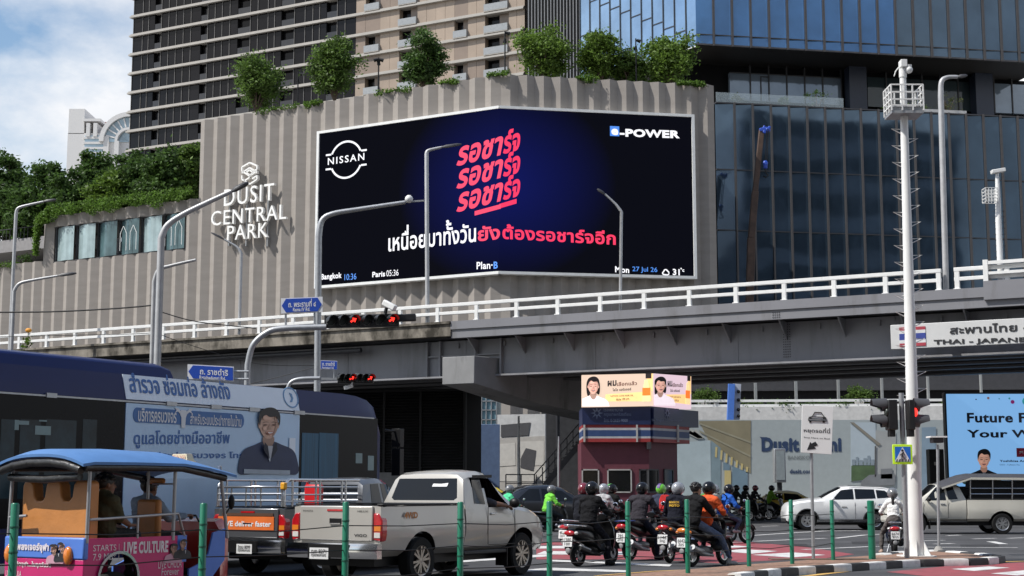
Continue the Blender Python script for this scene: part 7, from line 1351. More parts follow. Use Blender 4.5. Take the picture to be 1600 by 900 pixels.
# ------------------------------------------------------------------ scooters, motorbikes and riders
from mathutils import noise
BKB = mat('scooter_black', (.007, .007, .0075), .3, coat=.25, var=.1, spec=.35); SEATM = mat('seat_vinyl', (.018, .017, .017), .6, bump=.2); ENG = mat('engine_metal', (.16, .16, .165), .4, .6, var=.2, scale=9)
def bike(label, loc, a, col=BKB, kind='scooter', txt=('1กข', '4827'), rack=None, sc=1., seat=SEATM, tailc=TAILR, detail=True, blackseat=True):
    """local frame: +y forward, origin on the road midway between the wheels"""
    t = thing('scooter' if kind == 'scooter' else 'motorbike', label, kind if kind == 'scooter' else 'motorbike', loc, -a, 'scooters and motorbikes at the junction')
    big = kind != 'scooter'; r = .235 if not big else .285; yr, yf = (-.62, .64); w = .11 if not big else .09
    for y, ww in ((yr, w), (yf, w*.9)):
        m = MB(); m.lathe([(r*.68, -ww*.4), (r*.93, -ww*.5), (r, -ww*.25), (r, ww*.25), (r*.93, ww*.5), (r*.68, ww*.4), (r*.68, -ww*.4)], (0, y, r), 'x', 26, caps=False); wo = m.build('wheel', TYRE, t, smooth=40)
        m = MB(); m.lathe([(r*.69, -ww*.3), (r*.69, ww*.3), (r*.58, ww*.25), (r*.58, -ww*.25), (r*.69, -ww*.3)], (0, y, r), 'x', 24, caps=False)
        for k in range(5): c, s = math.cos(k*1.2566), math.sin(k*1.2566); m.bar((0, y+c*.03, r+s*.03), (0, y+c*r*.66, r+s*r*.66), .03, .035, up=(1, 0, 0))
        m.lathe([(0, -.06), (.04, -.05), (.05, 0), (.04, .05), (0, .06)], (0, y, r), 'x', 14, caps=False); m.build('rim', RIM if big else DGREY, wo, smooth=40)
        if detail: m = MB(); m.lathe([(.05, .055), (.11, .055), (.11, .06), (.05, .06)], (0, y, r), 'x', 18, caps=False); m.build('brake_disc', GALV, wo)
    def sec(y, zc, w_, h, n=12, p=2.6, x0=0):
        o = []
        for k in range(n): c, s = math.cos(2*math.pi*k/n), math.sin(2*math.pi*k/n); o.append((x0+w_*abs(c)**(2/p)*(1 if c >= 0 else -1), y, zc+h*abs(s)**(2/p)*(1 if s >= 0 else -1)))
        return o
    m = MB()
    if not big:
        m.loft([sec(-.92, .70, .05, .05), sec(-.86, .69, .10, .09), sec(-.6, .63, .155, .135), sec(-.3, .58, .175, .17), sec(-.08, .50, .16, .2), sec(.05, .36, .14, .1)]); m.build('rear_fairing', col, t, smooth=50)
        m = MB(); m.loft([sec(0, .30, .17, .05), sec(.3, .30, .165, .05), sec(.42, .34, .17, .09)]); m.build('footboard', BLACK, t, smooth=50)
        m = MB(); m.loft([[(x*f, y+abs(x)*.05-d, z) for x, d in ((-.5, .05), (-.42, -.04), (0, -.09), (.42, -.04), (.5, .05), (0, .03))] for y, z, f in ((.50, .28, .28), (.50, .5, .40), (.45, .75, .40), (.40, .9, .30), (.37, .97, .2))]); m.build('front_shield', col, t, smooth=50)
    else:
        m.loft([sec(-.95, .80, .04, .04), sec(-.85, .78, .09, .06), sec(-.5, .68, .12, .09), sec(-.2, .62, .13, .12), sec(.1, .64, .12, .14), sec(.35, .70, .15, .16), sec(.48, .74, .08, .1)]); m.build('rear_fairing', col, t, smooth=50)
        m = MB(); m.loft([sec(.3, .45, .12, .14), sec(.42, .58, .2, .2), sec(.5, .75, .18, .16), sec(.52, .92, .12, .08)]); m.build('front_shield', col, t, smooth=50)
    m = MB(); z = .78 if not big else .80
    m.loft([sec(-.84, z, .1, .03), sec(-.7, z+.02, .15, .045), sec(-.4, z+.01, .16, .05), sec(-.3, z-.015, .15, .05), sec(-.05, z-.02, .12, .05), sec(.02, z-.04, .06, .03)]); m.build('seat', seat, t, smooth=50)
    m = MB(); m.loft([sec(-.55, .30, .09, .07, x0=0), sec(-.2, .32, .13, .12), sec(.06, .30, .11, .1)]); m.build('engine', ENG if big else BLACK, t, smooth=40)
    m = MB(); m.tube([(.14, .0, .22), (.17, -.4, .26), (.19, -.86, .38 if not big else .42)], [.03, .05, .055], 10); ex = m.build('exhaust', BLACK if not big else GALV, t, smooth=50)
    m = MB(); m.tube([(.19, -.45, .33), (.19, -.82, .43)], .03, 8); m.build('heat_guard', GALV, ex, smooth=50)
    m = MB(); m.ball((0, -.93 if not big else -.96, .68 if not big else .76), (.13, .05, .055)); tl = m.build('tail_lamp', tailc, t, smooth=60)
    for s in (-1, 1): m = MB(); m.ball((s*.15, -.90, .68 if not big else .72), (.045, .04, .035)); m.build('indicator', TAILW if not big else AMBER, t, smooth=60)
    m = MB(); m.loft([[(x, y, z) for x in (-.08, .08)]+[(x, y+.02, z) for x in (.08, -.08)] for y, z in ((-.88, .62), (-.96, .5), (-.99, .36))]); m.build('rear_mudguard', BLACK, t); m = MB(); m.ball((0, -.985, .33), (.06, .02, .06)); m.build('reflector_flap', mat('flap_grey', (.25, .25, .25), .5), t, smooth=60)
    plate(t, (0, -1.0, .51), (1, 0, -.0), .22, .2, txt[1], txt[0], n=V((0, -1, .12)).normalized())
    m = MB(); m.tube([(-.13, -.5, z+.03), (-.16, -.85, z+.05), (-.1, -.96, z+.06), (.1, -.96, z+.06), (.16, -.85, z+.05), (.13, -.5, z+.03)], .016, 8); m.build('grab_rail', CHROME if kind == 'scooter' else BLACK, t, smooth=50)
    m = MB()
    for s in (-1, 1): m.tube([(s*.07, yf, r), (s*.07, yf-.16, .68), (s*.05, yf-.25, .95)], .022, 8)
    m.build('front_fork', GALV if big else BLACK, t, smooth=50); m = MB(); q = []
    for k in range(9):
        a2 = R(20+k*16); rr = r+.03; q.append([(x, yf-math.cos(a2)*rr*-1, r+math.sin(a2)*rr+(.02 if abs(x) < .03 else 0)) for x in (-.075, -.03, .03, .075)]+[(x, yf+math.cos(a2)*(rr-.012), r+math.sin(a2)*(rr-.012)) for x in (.075, -.075)])
    m.loft(q); m.build('front_mudguard', col, t, smooth=50)
    hz = 1.02; m = MB(); m.tube([(-.34, .27, hz), (-.2, .33, hz+.01), (-.06, .36, hz-.02), (.06, .36, hz-.02), (.2, .33, hz+.01), (.34, .27, hz)], .016, 8); hb = m.build('handlebar', BLACK, t, smooth=50)
    for s in (-1, 1):
        m = MB(); m.tube([(s*.24, .315, hz+.008), (s*.36, .26, hz)], .022, 10); m.build('grip', RUB, hb, smooth=50); m = MB(); m.bar((s*.18, .39, hz), (s*.34, .35, hz-.01), .012, .018); m.build('brake_lever', GALV, hb)
        m = MB(); m.tube([(s*.2, .34, hz), (s*.27, .36, hz+.16), (s*.30, .36, hz+.2)], .009, 6); mo = m.build('mirror', BLACK, t, smooth=50); m = MB(); m.ball((s*.31, .36, hz+.23), (.075, .022, .05)); m.build('mirror_shell', BLACK, mo, smooth=60); m = MB(); m.ball((s*.31, .345, hz+.23), (.066, .012, .043)); m.build('mirror_glass', mat('mirror_glass', (.9, .9, .92), .04, 1., var=.02), mo, smooth=60)
    m = MB(); m.loft([sec(.30, hz-.03, .1, .06), sec(.40, hz-.02, .14, .08), sec(.48, hz-.06, .1, .06)]); m.build('headset', col, t, smooth=50); m = MB(); m.ball((0, .48, hz-.07), (.08, .04, .05)); m.build('headlamp', HLAMP, t, smooth=60)
    m = MB(); m.bar((-.12, -.1, .26), (-.2, -.2, .02), .02, .02); m.build('stand', GALV, t); m = MB(); [m.tube([(s*.12, .02, .31), (s*.27, .0, .31)], .016, 6) for s in (-1, 1)]; m.build('footrest', BLACK, t)
    if rack: m = MB(); m.box(-.17, .17, -1.0, -.62, z+.06, z+.085); m.build('rear_rack', rack, t, bevel=.01)
    if sc != 1: t.scale = (sc,)*3
    return t
SKIN = [mat('skin_tan', (.32, .17, .105), .5, var=.08), mat('skin_light', (.46, .29, .20), .5, var=.08), mat('skin_brown', (.2, .1, .06), .5, var=.08)]
HAIR = mat('black_hair', (.012, .011, .011), .45, var=.3, scale=40)
def cloth(nm, c): return mat('cloth_'+nm, c, .85, var=.22, scale=7, bump=.35, bscale=14)
def capsules_mesh(caps, vox):
    """one closed skin over tapered limbs: voxel-remeshed, then each face takes the cloth of the nearest limb"""
    mb = MB()
    for a, b, ra, rb, tg, sq in caps:
        a, b = V(a), V(b); d = b-a
        if d.length < 1e-4: mb.ball(a, ra, 12, 8); continue
        if sq == 1: # uniform round limb
            mb.tube([a, b], [ra, rb], 12); mb.ball(a, ra, 12, 8); mb.ball(b, rb, 12, 8)
        else:       # flattened trunk: sq = depth/width
            q = d.to_track_quat('Z', 'Y').to_matrix(); n = 14; rings = []
            for f in (0, .5, 1):
                c = a.lerp(b, f); rr = ra+(rb-ra)*f; rings.append([c+V((math.cos(2*math.pi*k/n)*rr, math.sin(2*math.pi*k/n)*rr*sq, 0)) for k in range(n)])
            mb.loft(rings); mb.ball(a, (ra, ra*sq, ra*.5), 14, 8); mb.ball(b, (rb, rb*sq, rb*.5), 14, 8)
    o = mb.build('tmp', DARK); r = o.modifiers.new('r', 'REMESH'); r.mode = 'VOXEL'; r.voxel_size = vox; s = o.modifiers.new('s', 'SMOOTH'); s.factor = .5; s.iterations = 3
    me = evaluated(o); d = o.data; bpy.data.objects.remove(o); bpy.data.meshes.remove(d); return me
def hand(caps, w, d, side, up, grip=True, tg='hand', s=1.):
    """palm, four unequal fingers curled round a bar and a thumb from the side of the palm"""
    w, d, u = V(w), V(d).normalized(), V(up).normalized(); x = d.cross(u).normalized()*side
    p1 = w+d*.075*s; 
    for k in (-1, 0, 1): caps.append((w+x*k*.014*s, p1+x*k*.027*s, .022*s, .019*s, tg, 1))
    for k, (ln, off) in enumerate(((.062, -.036), (.072, -.012), (.066, .012), (.05, .036))):
        b = p1+x*off*s; c1 = b+(d*.6-u*.5 if grip else d*.95-u*.12).normalized()*ln*.5*s; c2 = c1+(d*-.1-u if grip else d*.8-u*.45).normalized()*ln*.4*s; c3 = c2+(d*-.8-u*.4 if grip else d*.6-u*.7).normalized()*ln*.32*s
        caps += [(b, c1, .0115*s, .0108*s, tg, 1), (c1, c2, .0108*s, .010*s, tg, 1), (c2, c3, .010*s, .009*s, tg, 1)]
    tb = w+d*.025*s-x*.032*s; t1 = tb+(d*.6-x*.55-u*.3).normalized()*.035*s; t2 = t1+(d*.5+x*.1-u*.8 if grip else d*.8-x*.3-u*.2).normalized()*.03*s; caps += [(tb, t1, .0135*s, .0118*s, tg, 1), (t1, t2, .0118*s, .010*s, tg, 1)]
def person(label, loc, a, J, mats, helmet=None, visor=True, hair=True, vox=.014, group='motorbike riders', scale=1., sh=.185, hairlong=False, lean=0., headdir=(0, 1, 0), stripe=None, female=False):
    """J: hip, chest, neck, head, and per side (right, left): elbow, wrist, knee, ankle, toe, handdir"""
    hip, chest, neck, head = [V(J[k]) for k in ('hip', 'chest', 'neck', 'head')]; caps = []; seed_ = len(label)
    bk_ = J.get('bulk', 1.12 if not female else 1.0)
    caps += [(hip+V((0, -.01, .03)), hip+(chest-hip)*.45, .178*bk_, .175*bk_, 'top', .68), (hip+(chest-hip)*.3, chest, .17*bk_, .185*bk_ if not female else .155, 'top', .66), (chest, neck+(chest-neck)*.35, .185*bk_ if not female else .15, .13, 'top', .62), (hip-V((0, 0, .03)), hip+V((0, 0, .03)), .175, .17, 'trouser', .75), (neck+(chest-neck)*.1, neck+V((0, .0, .02)), .075, .068, 'top', 1)]
    caps += [(neck, head+V((0, -.01, -.07)), .058, .055, 'skin', 1)]
    hd = V(headdir).normalized(); hx = hd.cross(V((0, 0, 1))).normalized()
    caps += [(head+V((0, 0, .03)), head+V((0, 0, .03)), .098, .098, 'skin', 1), (head-hd*.02+V((0, 0, .02)), head+hd*.015+V((0, 0, .025)), .094, .09, 'skin', 1), (head+hd*.045+V((0, 0, -.05)), head+hd*.06+V((0, 0, -.085)), .058, .038, 'skin', 1), (head+hd*.1+V((0, 0, .01)), head+hd*.118+V((0, 0, -.02)), .011, .016, 'skin', 1)]
    for s in (-1, 1): caps.append((head+hx*s*.098+V((0, 0, .01)), head+hx*s*.102+V((0, 0, -.025)), .02, .014, 'skin', 1)); caps.append((head+hd*.09+hx*s*.03+V((0, 0, -.055)), head+hd*.095+V((0, 0, -.058)), .012, .012, 'lip', 1))
    for i, s in enumerate((1, -1)):
        shd = neck+(chest-neck)*.36+V((s*sh*(.9 if female else 1), 0, -.01)); el, wr, kn, an, to = [V(J[k][i]) for k in ('elbow', 'wrist', 'knee', 'ankle', 'toe')]; hj = hip+V((s*.095, .02, -.01))
        bare = J.get('bare', False)
        caps += [(neck+(chest-neck)*.3+V((s*.05, 0, 0)), shd, .1, .078*bk_, 'top', 1), (shd, el, .074*bk_, .06*bk_, 'top', 1), (el, el+(wr-el)*.85, .05 if bare else .058*bk_, .037 if bare else .046, 'skin' if bare else 'top', 1), (el+(wr-el)*.8, wr, .034, .028, 'hand' if J.get('glove') else 'skin', 1)]
        hdv = V(J['hand'][i]) if 'hand' in J else (wr-el); hand(caps, wr, hdv, s, (0, 0, 1), J.get('grip', (True, True))[i], 'hand' if J.get('glove') else 'skin')
        caps += [(hj, kn, .098, .066, 'trouser', 1), (kn, kn+(an-kn)*.45, .065, .062, 'trouser', 1), (kn+(an-kn)*.4, an, .062, .045, 'trouser', 1)]
        hl = an+(an-to).normalized()*.05; hl.z = to.z; caps += [(an, hl+V((0, 0, .02)), .045, .044, 'shoe', 1), (hl+V((0, 0, .01)), to, .044, .04, 'shoe', 1), (hl.lerp(to, .6), to, .05, .042, 'shoe', 1)]
    me = capsules_mesh(caps, vox); tags = ['top', 'trouser', 'skin', 'shoe', 'hand', 'lip']; me.materials.clear()
    for k in tags: me.materials.append(mats.get(k) or mats['skin'] if k != 'lip' else mats.get('lip') or mat('lip', (.28, .1, .08), .5))
    n = len(me.polygons); cen = np.empty(n*3); me.polygons.foreach_get('center', cen); cen = cen.reshape(n, 3); best = np.full(n, 1e9); idx = np.zeros(n, int)
    for A, B, ra, rb, tg, sq in caps:
        A, B = np.array(A), np.array(B); d = B-A; L2 = max(1e-9, d@d); tt = np.clip(((cen-A)@d)/L2, 0, 1); q = A+tt[:, None]*d; v = cen-q
        if sq != 1: v = v*np.array([1, 1/sq, 1])
        ds = np.linalg.norm(v, axis=1)-(ra+(rb-ra)*tt); k = ds < best; best[k] = ds[k]; idx[k] = tags.index(tg)
    me.polygons.foreach_set('material_index', idx.astype(np.int32)); me.polygons.foreach_set('use_smooth', [True]*n)
    nv = len(me.vertices); isk = np.zeros(nv, bool)
    for pl, ii in zip(me.polygons, idx):
        if ii < 2:
            for vi in pl.vertices: isk[vi] = True
    nrm = [v.normal.copy() for v in me.vertices]; cos = [v.co.copy() for v in me.vertices]
    for vi in np.nonzero(isk)[0]:                       # creases in the cloth
        p = cos[vi]; cos[vi] = p+nrm[vi]*(.012*noise.noise(V((p.x*9+seed_*3, p.y*9, p.z*15)))+.007*noise.noise(p*31))
    me.vertices.foreach_set('co', [c for p in cos for c in p])
    me.name = 'person'; o = bpy.data.objects.new('person', me); C.objects.link(o); o.location = loc; o.rotation_euler = (0, 0, -a); tag(o, label, 'person', group); PM[o.name] = Matrix.Translation(V(loc)) @ Matrix.Rotation(-a, 4, 'Z')
    if scale != 1: o.scale = (scale,)*3
    rot = V((0, 1, 0)).rotation_difference(hd).to_matrix()
    m = MB(); [m.ball(head+hd*.088+hx*s*.036+V((0, 0, .02)), .013, 8, 6) for s in (-1, 1)]; m.build('eyes', mat('eye_dark', (.02, .015, .012), .2), o, smooth=60)
    if helmet:
        hc = head+V((0, 0, .035))-hd*.012; m = MB(); nu, nv = 22, 14; vs = []; fs = []
        for j in range(nv+1):
            th = -1.0+(math.pi/2+1.0)*j/nv
            for k in range(nu):
                ph = 2*math.pi*k/nu; fx, fy = math.sin(ph), math.cos(ph); front = max(0, fy-.25)/.75
                t2 = th if front <= 0 else max(th, -1.0+front*1.15 if front < 1 else .15); vs.append(V((.142*math.cos(t2)*fx, .162*math.cos(t2)*fy, .15*math.sin(t2))))
        for j in range(nv):
            for k in range(nu): k2 = (k+1) % nu; fs.append((j*nu+k, j*nu+k2, (j+1)*nu+k2, (j+1)*nu+k))
        m.add([hc+rot @ v for v in vs], fs); h = m.build('helmet', helmet, o, smooth=50); sm = h.modifiers.new('thick', 'SOLIDIFY'); sm.thickness = .018; sm.offset = -1
        if visor:
            m = MB(); rg_ = []
            for j in range(5):
                th = .25-.85*j/4; rg_.append([hc+rot @ V((.147*math.cos(th)*math.sin(R(p)), .168*math.cos(th)*math.cos(R(p)), .152*math.sin(th))) for p in range(-70, 71, 14)])
            m.loft(rg_, caps=False, closed=False); v = m.build('visor', mat('visor_smoke', (.02, .02, .025), .06, spec=.8), h, smooth=60)
        if stripe:
            m = MB(); rg_ = []
            for j in range(9): th = R(10+j*16); rg_.append([hc+rot @ V((x, -.166*math.cos(th), .155*math.sin(th))) for x in (-.045, .045)])
            m.loft(rg_, caps=False, closed=False); m.build('helmet_stripe', stripe, h)
    elif hair:
        m = MB(); hc = head+V((0, 0, .045))-hd*.02; rgg = rnd(len(label)); m.ball(hc, (.108, .118, .106), 20, 12, rot)
        for _ in range(60):
            th, ph = rgg.uniform(.15, 1.5), rgg.uniform(0, 6.28); q = rot @ V((.108*math.cos(th)*math.sin(ph), .118*math.cos(th)*math.cos(ph), .104*math.sin(th))); 
            m.ball(hc+q, (.03, .03, .026), 6, 4)
        if hairlong: m.tube([hc-hd*.10, hc-hd*.13+V((0, 0, -.12)), hc-hd*.14+V((0, 0, -.34))], [.06, .05, .025], 10)
        m.build('hair', HAIR, o, smooth=60)
    if hairlong and helmet: m = MB(); hc = head-hd*.1; m.tube([hc+V((0, 0, -.06)), hc-hd*.03+V((0, 0, -.2)), hc-hd*.035+V((0, 0, -.40))], [.05, .042, .018], 10); m.build('hair', HAIR, o, smooth=60)
    return o
def ridepose(foot='down', lean=0., glove=False, back=0., head=(0, 1, 0), bare=False, wide=1.):
    """seated on a bike, hands on the grips; foot 'down' puts the right foot on the road"""
    y = -.16-back; c = dict(hip=(0, y-.06, .89), chest=(0, y-.02+lean, 1.22), neck=(0, y+.03+lean*1.5, 1.42), head=(0, y+.07+lean*1.7, 1.545), elbow=((.31*wide, y+.13+lean, 1.10), (-.31*wide, y+.13+lean, 1.10)), wrist=((.295, .185, 1.045), (-.295, .185, 1.045)), hand=((.02, .95, .05), (-.02, .95, .05)), grip=(True, True), glove=glove, bare=bare, headdir=head)
    fd = ((.30, .06, .52), (.33, .02, .09), (.36, .17, .045)); fu = ((.20, .26, .66), (.17, .10, .40), (.18, .25, .355))
    rr, ll = fd if foot in ('down', 'both') else fu, fd if foot in ('left', 'both') else fu
    for k, i in (('knee', 0), ('ankle', 1), ('toe', 2)): c[k] = (rr[i], (-ll[i][0], ll[i][1], ll[i][2]))
    return c
def M_(top, tr=(.012, .012, .016), skin=0, shoe=(.03, .03, .03), glove=None, nm=None):
    k = 'c%03d%03d%03d' % tuple(int(x*999) for x in top)
    k2 = 'c%03d%03d%03d' % tuple(int(x*999) for x in tr); k3 = 'c%03d%03d%03d' % tuple(int(x*999) for x in shoe)
    return dict(top=cloth(k, top), trouser=cloth(k2, tr), skin=SKIN[skin], shoe=cloth(k3, shoe), hand=cloth('glove', (.02, .02, .02)) if glove else SKIN[skin])
HB = mat('helmet_black', (.007, .007, .0075), .22, coat=.35, var=.05, spec=.35); HG_ = mat('helmet_grey', (.14, .145, .15), .22, coat=1); HGR = mat('helmet_green', (.12, .42, .03), .25, coat=1); HRD = mat('helmet_red', (.16, .02, .03), .2, coat=1); HSI = mat('helmet_silver', (.3, .31, .33), .2, .2, coat=1); HPU = mat('helmet_purple', (.11, .06, .2), .25, coat=1)
def ground_at(px, py): p = gnd(px, py); return p
def rider(bikelabel, personlabel, px, py, a, mats, helm, pose, bk={}, pk_={}, only=None):
    """px,py: pixel where the rear wheel meets the road"""
    g = gnd(px, py); h = V((math.sin(a), math.cos(a), 0)); loc = g+h*.62*bk.get('sc', 1); loc.z = 0
    b = bike(bikelabel, loc, a, **bk); p = person(personlabel, loc, a, pose, mats, helm, headdir=pose['headdir'], scale=bk.get('sc', 1), **pk_); return b, p, loc
D = R(36)
# front row
b, p, l1 = rider('big black scooter with a chrome rail nearest the green posts', 'person in a black hoodie and shiny dark helmet on the big black scooter', 903, 885, D, M_((.0075, .0075, .009), (.012, .012, .016), 0, (.015, .015, .015), glove=True), HB, ridepose('down', .02, True), dict(txt=('1ขก', '1380')), dict(vox=.012, stripe=None))
b, p, l2 = rider('black motorbike with a blue rear rack and white plate', 'broad person in a charcoal grey jacket on the blue racked motorbike', 984, 876, D, M_((.03, .027, .033), (.012, .014, .026), 0, (.02, .02, .02)), HB, ridepose('down', .03, wide=1.1), dict(kind='motorbike', txt=('2กธ', '785'), rack=mat('rack_blue', (.02, .06, .25), .4)), dict(vox=.012, sh=.23))
b, p, l3 = rider('black motorbike with a red tail light and white plate between two riders', 'person in a black shirt with yellow letters and a grey helmet', 1046, 879.5, R(28), M_((.008, .009, .016), (.012, .013, .02), 2, (.3, .3, .3)), HSI, ridepose('both', .02), dict(kind='motorbike', txt=('5กฎ', '1146')), dict(vox=.013))
q = PM[p.name]; m = MB(); YL_ = mat('yellow_print', (.65, .38, .03), .6)
def backprint(o, rows, y, zc, w, m_):
    b_ = MB()
    for k, s in enumerate(rows):
        ls, x0, x1, y0, y1 = letters(s, .05)
        for vs, fs, _ in ls:
            if vs: b_.add([V((-w/2+(x-x0)/(x1-x0)*w, y-.0-(0.03*abs((x-x0)/(x1-x0)-.5)**2*-4), zc-k*.07+(yy-y0)/(y1-y0)*.05)) for x, yy in vs], [tuple(f) for f in fs])
    b_.build('back_print', m_, o)
backprint(p, ['BANGKOK', 'MOTO'], -.318, 1.26, .24, YL_)
g4 = gnd(1080, 885.6); a4 = R(40); l4 = g4+V((math.sin(a4), math.cos(a4), 0))*.62
b4 = bike('black motorbike with a clear lit tail and pale plate under two people', l4, a4, kind='motorbike', txt=('3ขร', '6642'), tailc=AMBER, sc=.97)
p4 = person('bareheaded person in a black shirt sitting behind on the lit motorbike', l4, a4, {**ridepose('down', .03, back=.34, head=(.35, 1, -.05)), 'wrist': ((.2, -.05, 1.03), (-.2, -.05, 1.03)), 'elbow': ((.30, -.3, 1.12), (-.30, -.3, 1.12)), 'knee': ((.33, -.02, .60), (-.30, .02, .62)), 'ankle': ((.40, .22, .16), (-.32, -.22, .12)), 'toe': ((.46, .36, .05), (-.34, -.08, .05))}, M_((.009, .009, .01), (.09, .12, .19), 1, (.4, .38, .36)), None, vox=.012, headdir=(.35, 1, -.05))
p4b = person('person in an orange vest and dark helmet steering the lit motorbike', l4, a4, ridepose('none', .05, back=-.12), M_((.62, .10, .03), (.02, .025, .04), 0), HB, vox=.014)
# second row
rider('dark scooter half hidden behind the big black scooter', 'person in dark clothes with a red and black helmet just behind the black hoodie', 893, 868, D, M_((.01, .011, .016)), HRD, ridepose('down', .02), {}, dict(vox=.016))
rider('dark motorbike beyond the big scooter with a white mirror', 'person in a light grey hooded top behind the black hoodie', 925, 858, D, M_((.36, .36, .37)), HSI, ridepose('down', .05), dict(kind='motorbike'), dict(vox=.016))
rider('black scooter with green trim behind the charcoal jacket', 'person in a black jacket and green striped dark helmet looking right', 940, 853, D, M_((.008, .0085, .009)), HB, ridepose('down', .03, head=(.6, 1, 0)), {}, dict(vox=.016, stripe=mat('stripe_green', (.1, .4, .1), .4)))
rider('dark scooter hidden between the charcoal and black shirts', 'person in a navy top with a bright green and purple helmet', 1018, 856, D, M_((.03, .035, .06)), HGR, ridepose('down', .02), {}, dict(vox=.016, stripe=HPU))
rb, rp, rl = rider('dark motorbike carrying the red backpack rider', 'person with a red backpack and black helmet left of the grey helmet', 1034, 860, D, M_((.012, .015, .03)), HB, ridepose('down', .02), dict(kind='motorbike'), dict(vox=.016))
def backpack(label, loc, a, col, sc=1., z=1.2, y=-.42):
    t = thing('backpack', label, 'backpack', PM_loc(loc, a, (0, y, z-.2)), -a, 'backpacks worn by riders'); m = MB(); m.loft([[(x*w, yy, zz) for x, yy in ((-1, .08), (1, .08), (1, -.04), (.7, -.1), (-.7, -.1), (-1, -.04))] for zz, w in ((0, .12), (.06, .16), (.3, .15), (.4, .1), (.43, .05))]); m.build('sack', cloth('pack'+label[:5], col), t, smooth=50, bevel=.01); m = MB(); m.box(-.1, .1, -.13, -.08, .05, .2); m.build('pocket', cloth('pack'+label[:5], col), t, bevel=.02); m = MB(); [m.tube([(s*.1, .08, .36), (s*.12, .14, .46), (s*.13, .26, .38), (s*.13, .28, .2)], .018, 6) for s in (-1, 1)]; m.build('strap', BLACK, t, smooth=50); return t
def PM_loc(loc, a, v): return Matrix.Translation(V(loc)) @ Matrix.Rotation(-a, 4, 'Z') @ V(v)
backpack('red backpack on the rider left of the grey helmet', rl, D, (.45, .03, .03))
rb, rp, rl = rider('black motorbike under the blue jacket with its front wheel showing right', 'person in a bright blue jacket with a dark helmet and grey backpack', 1112, 850, R(62), M_((.02, .10, .42), (.05, .07, .12), 0, (.35, .35, .35)), HB, ridepose('none', .08, glove=False), dict(kind='motorbike'), dict(vox=.015))
backpack('grey backpack on the bright blue jacket', rl, R(62), (.09, .1, .105))
rider('dark scooter just left of the blue jacket', 'person with a silver helmet pressed beside the blue jacket', 1098, 848, R(50), M_((.4, .4, .38)), HSI, ridepose('down', .02), {}, dict(vox=.017))
rider('small dark scooter showing behind the orange vest', 'person with a green helmet mostly hidden behind the orange vest', 1088, 840, R(50), M_((.05, .2, .05)), HGR, ridepose('down', .02), {}, dict(vox=.018))
rb, rp, rl = rider('black scooter ridden by the lime vest before the black car', 'person in a lime green vest and grey helmet before the black car', 838, 838, R(62), M_((.16, .52, .06), (.02, .025, .03), 0, (.35, .35, .4)), HG_, ridepose('none', .05), {}, dict(vox=.015))
rider('scooter seen through the open window of the silver pickup', 'person in a mint green jacket seen beyond the silver pickup bonnet', 772, 840, R(60), M_((.08, .5, .25)), HG_, ridepose('none', .05), {}, dict(vox=.017))
# far cluster
for k, (px, py, a, c, hm, bl, pl, kd) in enumerate(((1136, 815, 65, (.013, .013, .014), HB, 'far dark motorbike at the left of the distant group', 'far person all in black at the left of the distant group', 'motorbike'), (1150, 814, 70, (.015, .014, .016), HB, 'far dark scooter second in the distant group', 'far person in black leaning second in the distant group', 'scooter'), (1165, 813.5, 72, (.02, .018, .02), HRD, 'far dark motorbike with mirrors in the middle of the distant group', 'far person in dark clothes with a maroon helmet in the distant group', 'motorbike'), (1190, 812.5, 80, (.10, .22, .02), HB, 'far silver fronted scooter just left of the mustard taxi', 'far person in an olive green jacket left of the mustard taxi', 'scooter'))):
    rider(bl, pl, px, py, R(a), M_(c, (.015, .015, .018)), hm, ridepose('down' if k < 3 else 'none', .03), dict(kind=kd, sc=1.06, col=BKB if k < 3 else mat('scooter_silver', (.35, .36, .38), .3, .2, coat=.5)), dict(vox=.02))
# rider in the white shirt
rider('dark blue scooter with red tail light beside the tall white pole', 'person with a ponytail in a white shirt and grey helmet on the blue scooter', 1399, 867, R(12), M_((.72, .72, .70), (.1, .09, .085), 1, (.35, .25, .2)), HG_, {**ridepose('left', .0, bare=True), 'bulk': .92}, dict(col=mat('scooter_navy', (.012, .02, .05), .2, coat=.8), txt=('9กก', '6674'), sc=.93), dict(vox=.012, hairlong=True, female=True, sh=.165, visor=False))
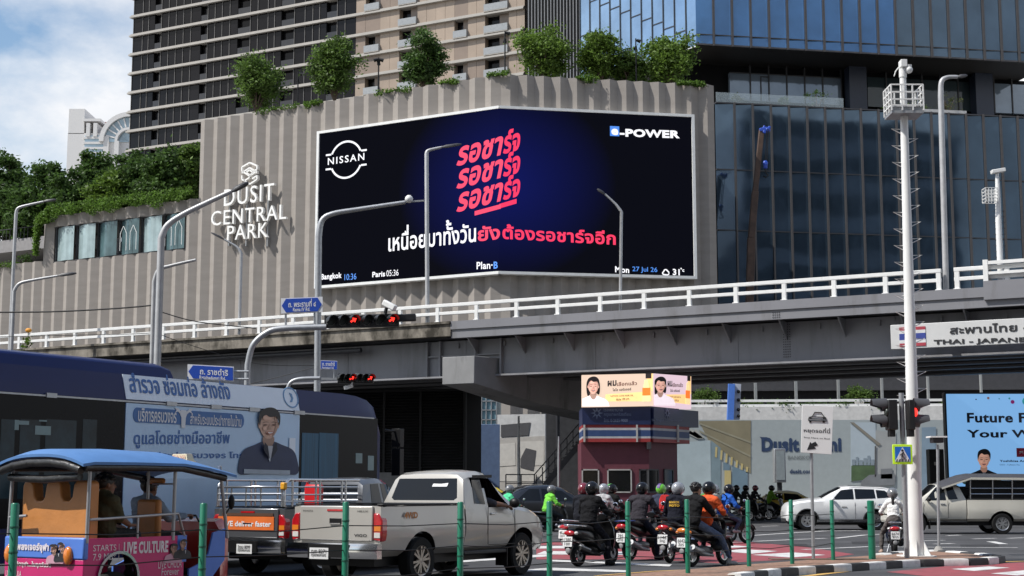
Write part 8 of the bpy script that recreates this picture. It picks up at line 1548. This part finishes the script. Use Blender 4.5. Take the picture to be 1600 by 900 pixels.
# people in the tuk-tuk and the pickup
kt = PM[tk.name]; kl = kt.translation
pz = dict(hip=(.42, .55, 1.0), chest=(.42, .52, 1.3), neck=(.42, .54, 1.48), head=(.42, .57, 1.6), elbow=((.63, .62, 1.2), (.2, .62, 1.2)), wrist=((.55, .86, 1.1), (.3, .86, 1.08)), hand=((0, 1, 0), (0, 1, 0)), grip=(False, False), knee=((.52, 1.0, .98), (.32, 1.0, .98)), ankle=((.52, 1.08, .54), (.32, 1.08, .54)), toe=((.52, 1.24, .46), (.32, 1.24, .46)), headdir=(.5, 1, 0), bare=True)
person('person in an olive shirt sitting on the orange bench of the tuk-tuk', kl, At, pz, M_((.06, .055, .03), (.03, .03, .03), 2), None, headdir=(.5, 1, 0), vox=.013, group='people in vehicles')
pz = dict(hip=(.0, 1.62, .95), chest=(.0, 1.6, 1.26), neck=(.0, 1.64, 1.44), head=(.0, 1.68, 1.56), elbow=((.27, 1.78, 1.18), (-.27, 1.78, 1.18)), wrist=((.28, 2.08, 1.2), (-.28, 2.08, 1.2)), hand=((.05, 1, .1), (-.05, 1, .1)), grip=(True, True), knee=((.16, 2.05, .92), (-.16, 2.05, .92)), ankle=((.18, 2.12, .55), (-.18, 2.12, .55)), toe=((.18, 2.26, .46), (-.18, 2.26, .46)), headdir=(0, 1, 0))
person('person in a pale blue shirt driving the tuk-tuk', kl, At, pz, M_((.22, .28, .36), (.03, .03, .03), 2), None, vox=.014, group='people in vehicles')
kp = PM[pk.name]; pz = dict(hip=(.37, 1.92, .98), chest=(.38, 1.86, 1.24), neck=(.38, 1.88, 1.4), head=(.38, 1.91, 1.52), elbow=((.84, 2.14, 1.235), (.15, 2.0, 1.1)), wrist=((.95, 2.40, 1.195), (.3, 2.3, 1.16)), hand=((.25, .95, -.35), (.1, 1, 0)), grip=(False, True), knee=((.46, 2.35, .95), (.28, 2.35, .95)), ankle=((.46, 2.55, .62), (.28, 2.55, .62)), toe=((.46, 2.68, .55), (.28, 2.68, .55)), headdir=(0, 1, 0), bare=True)
person('person driving the silver pickup with an arm resting out of the window', kp.translation, A1, pz, M_((.05, .05, .06), (.03, .03, .03), 2), None, vox=.011, group='people in vehicles', scale=1.06)
bpy.data.objects.remove(_to); bpy.data.curves.remove(_tc)
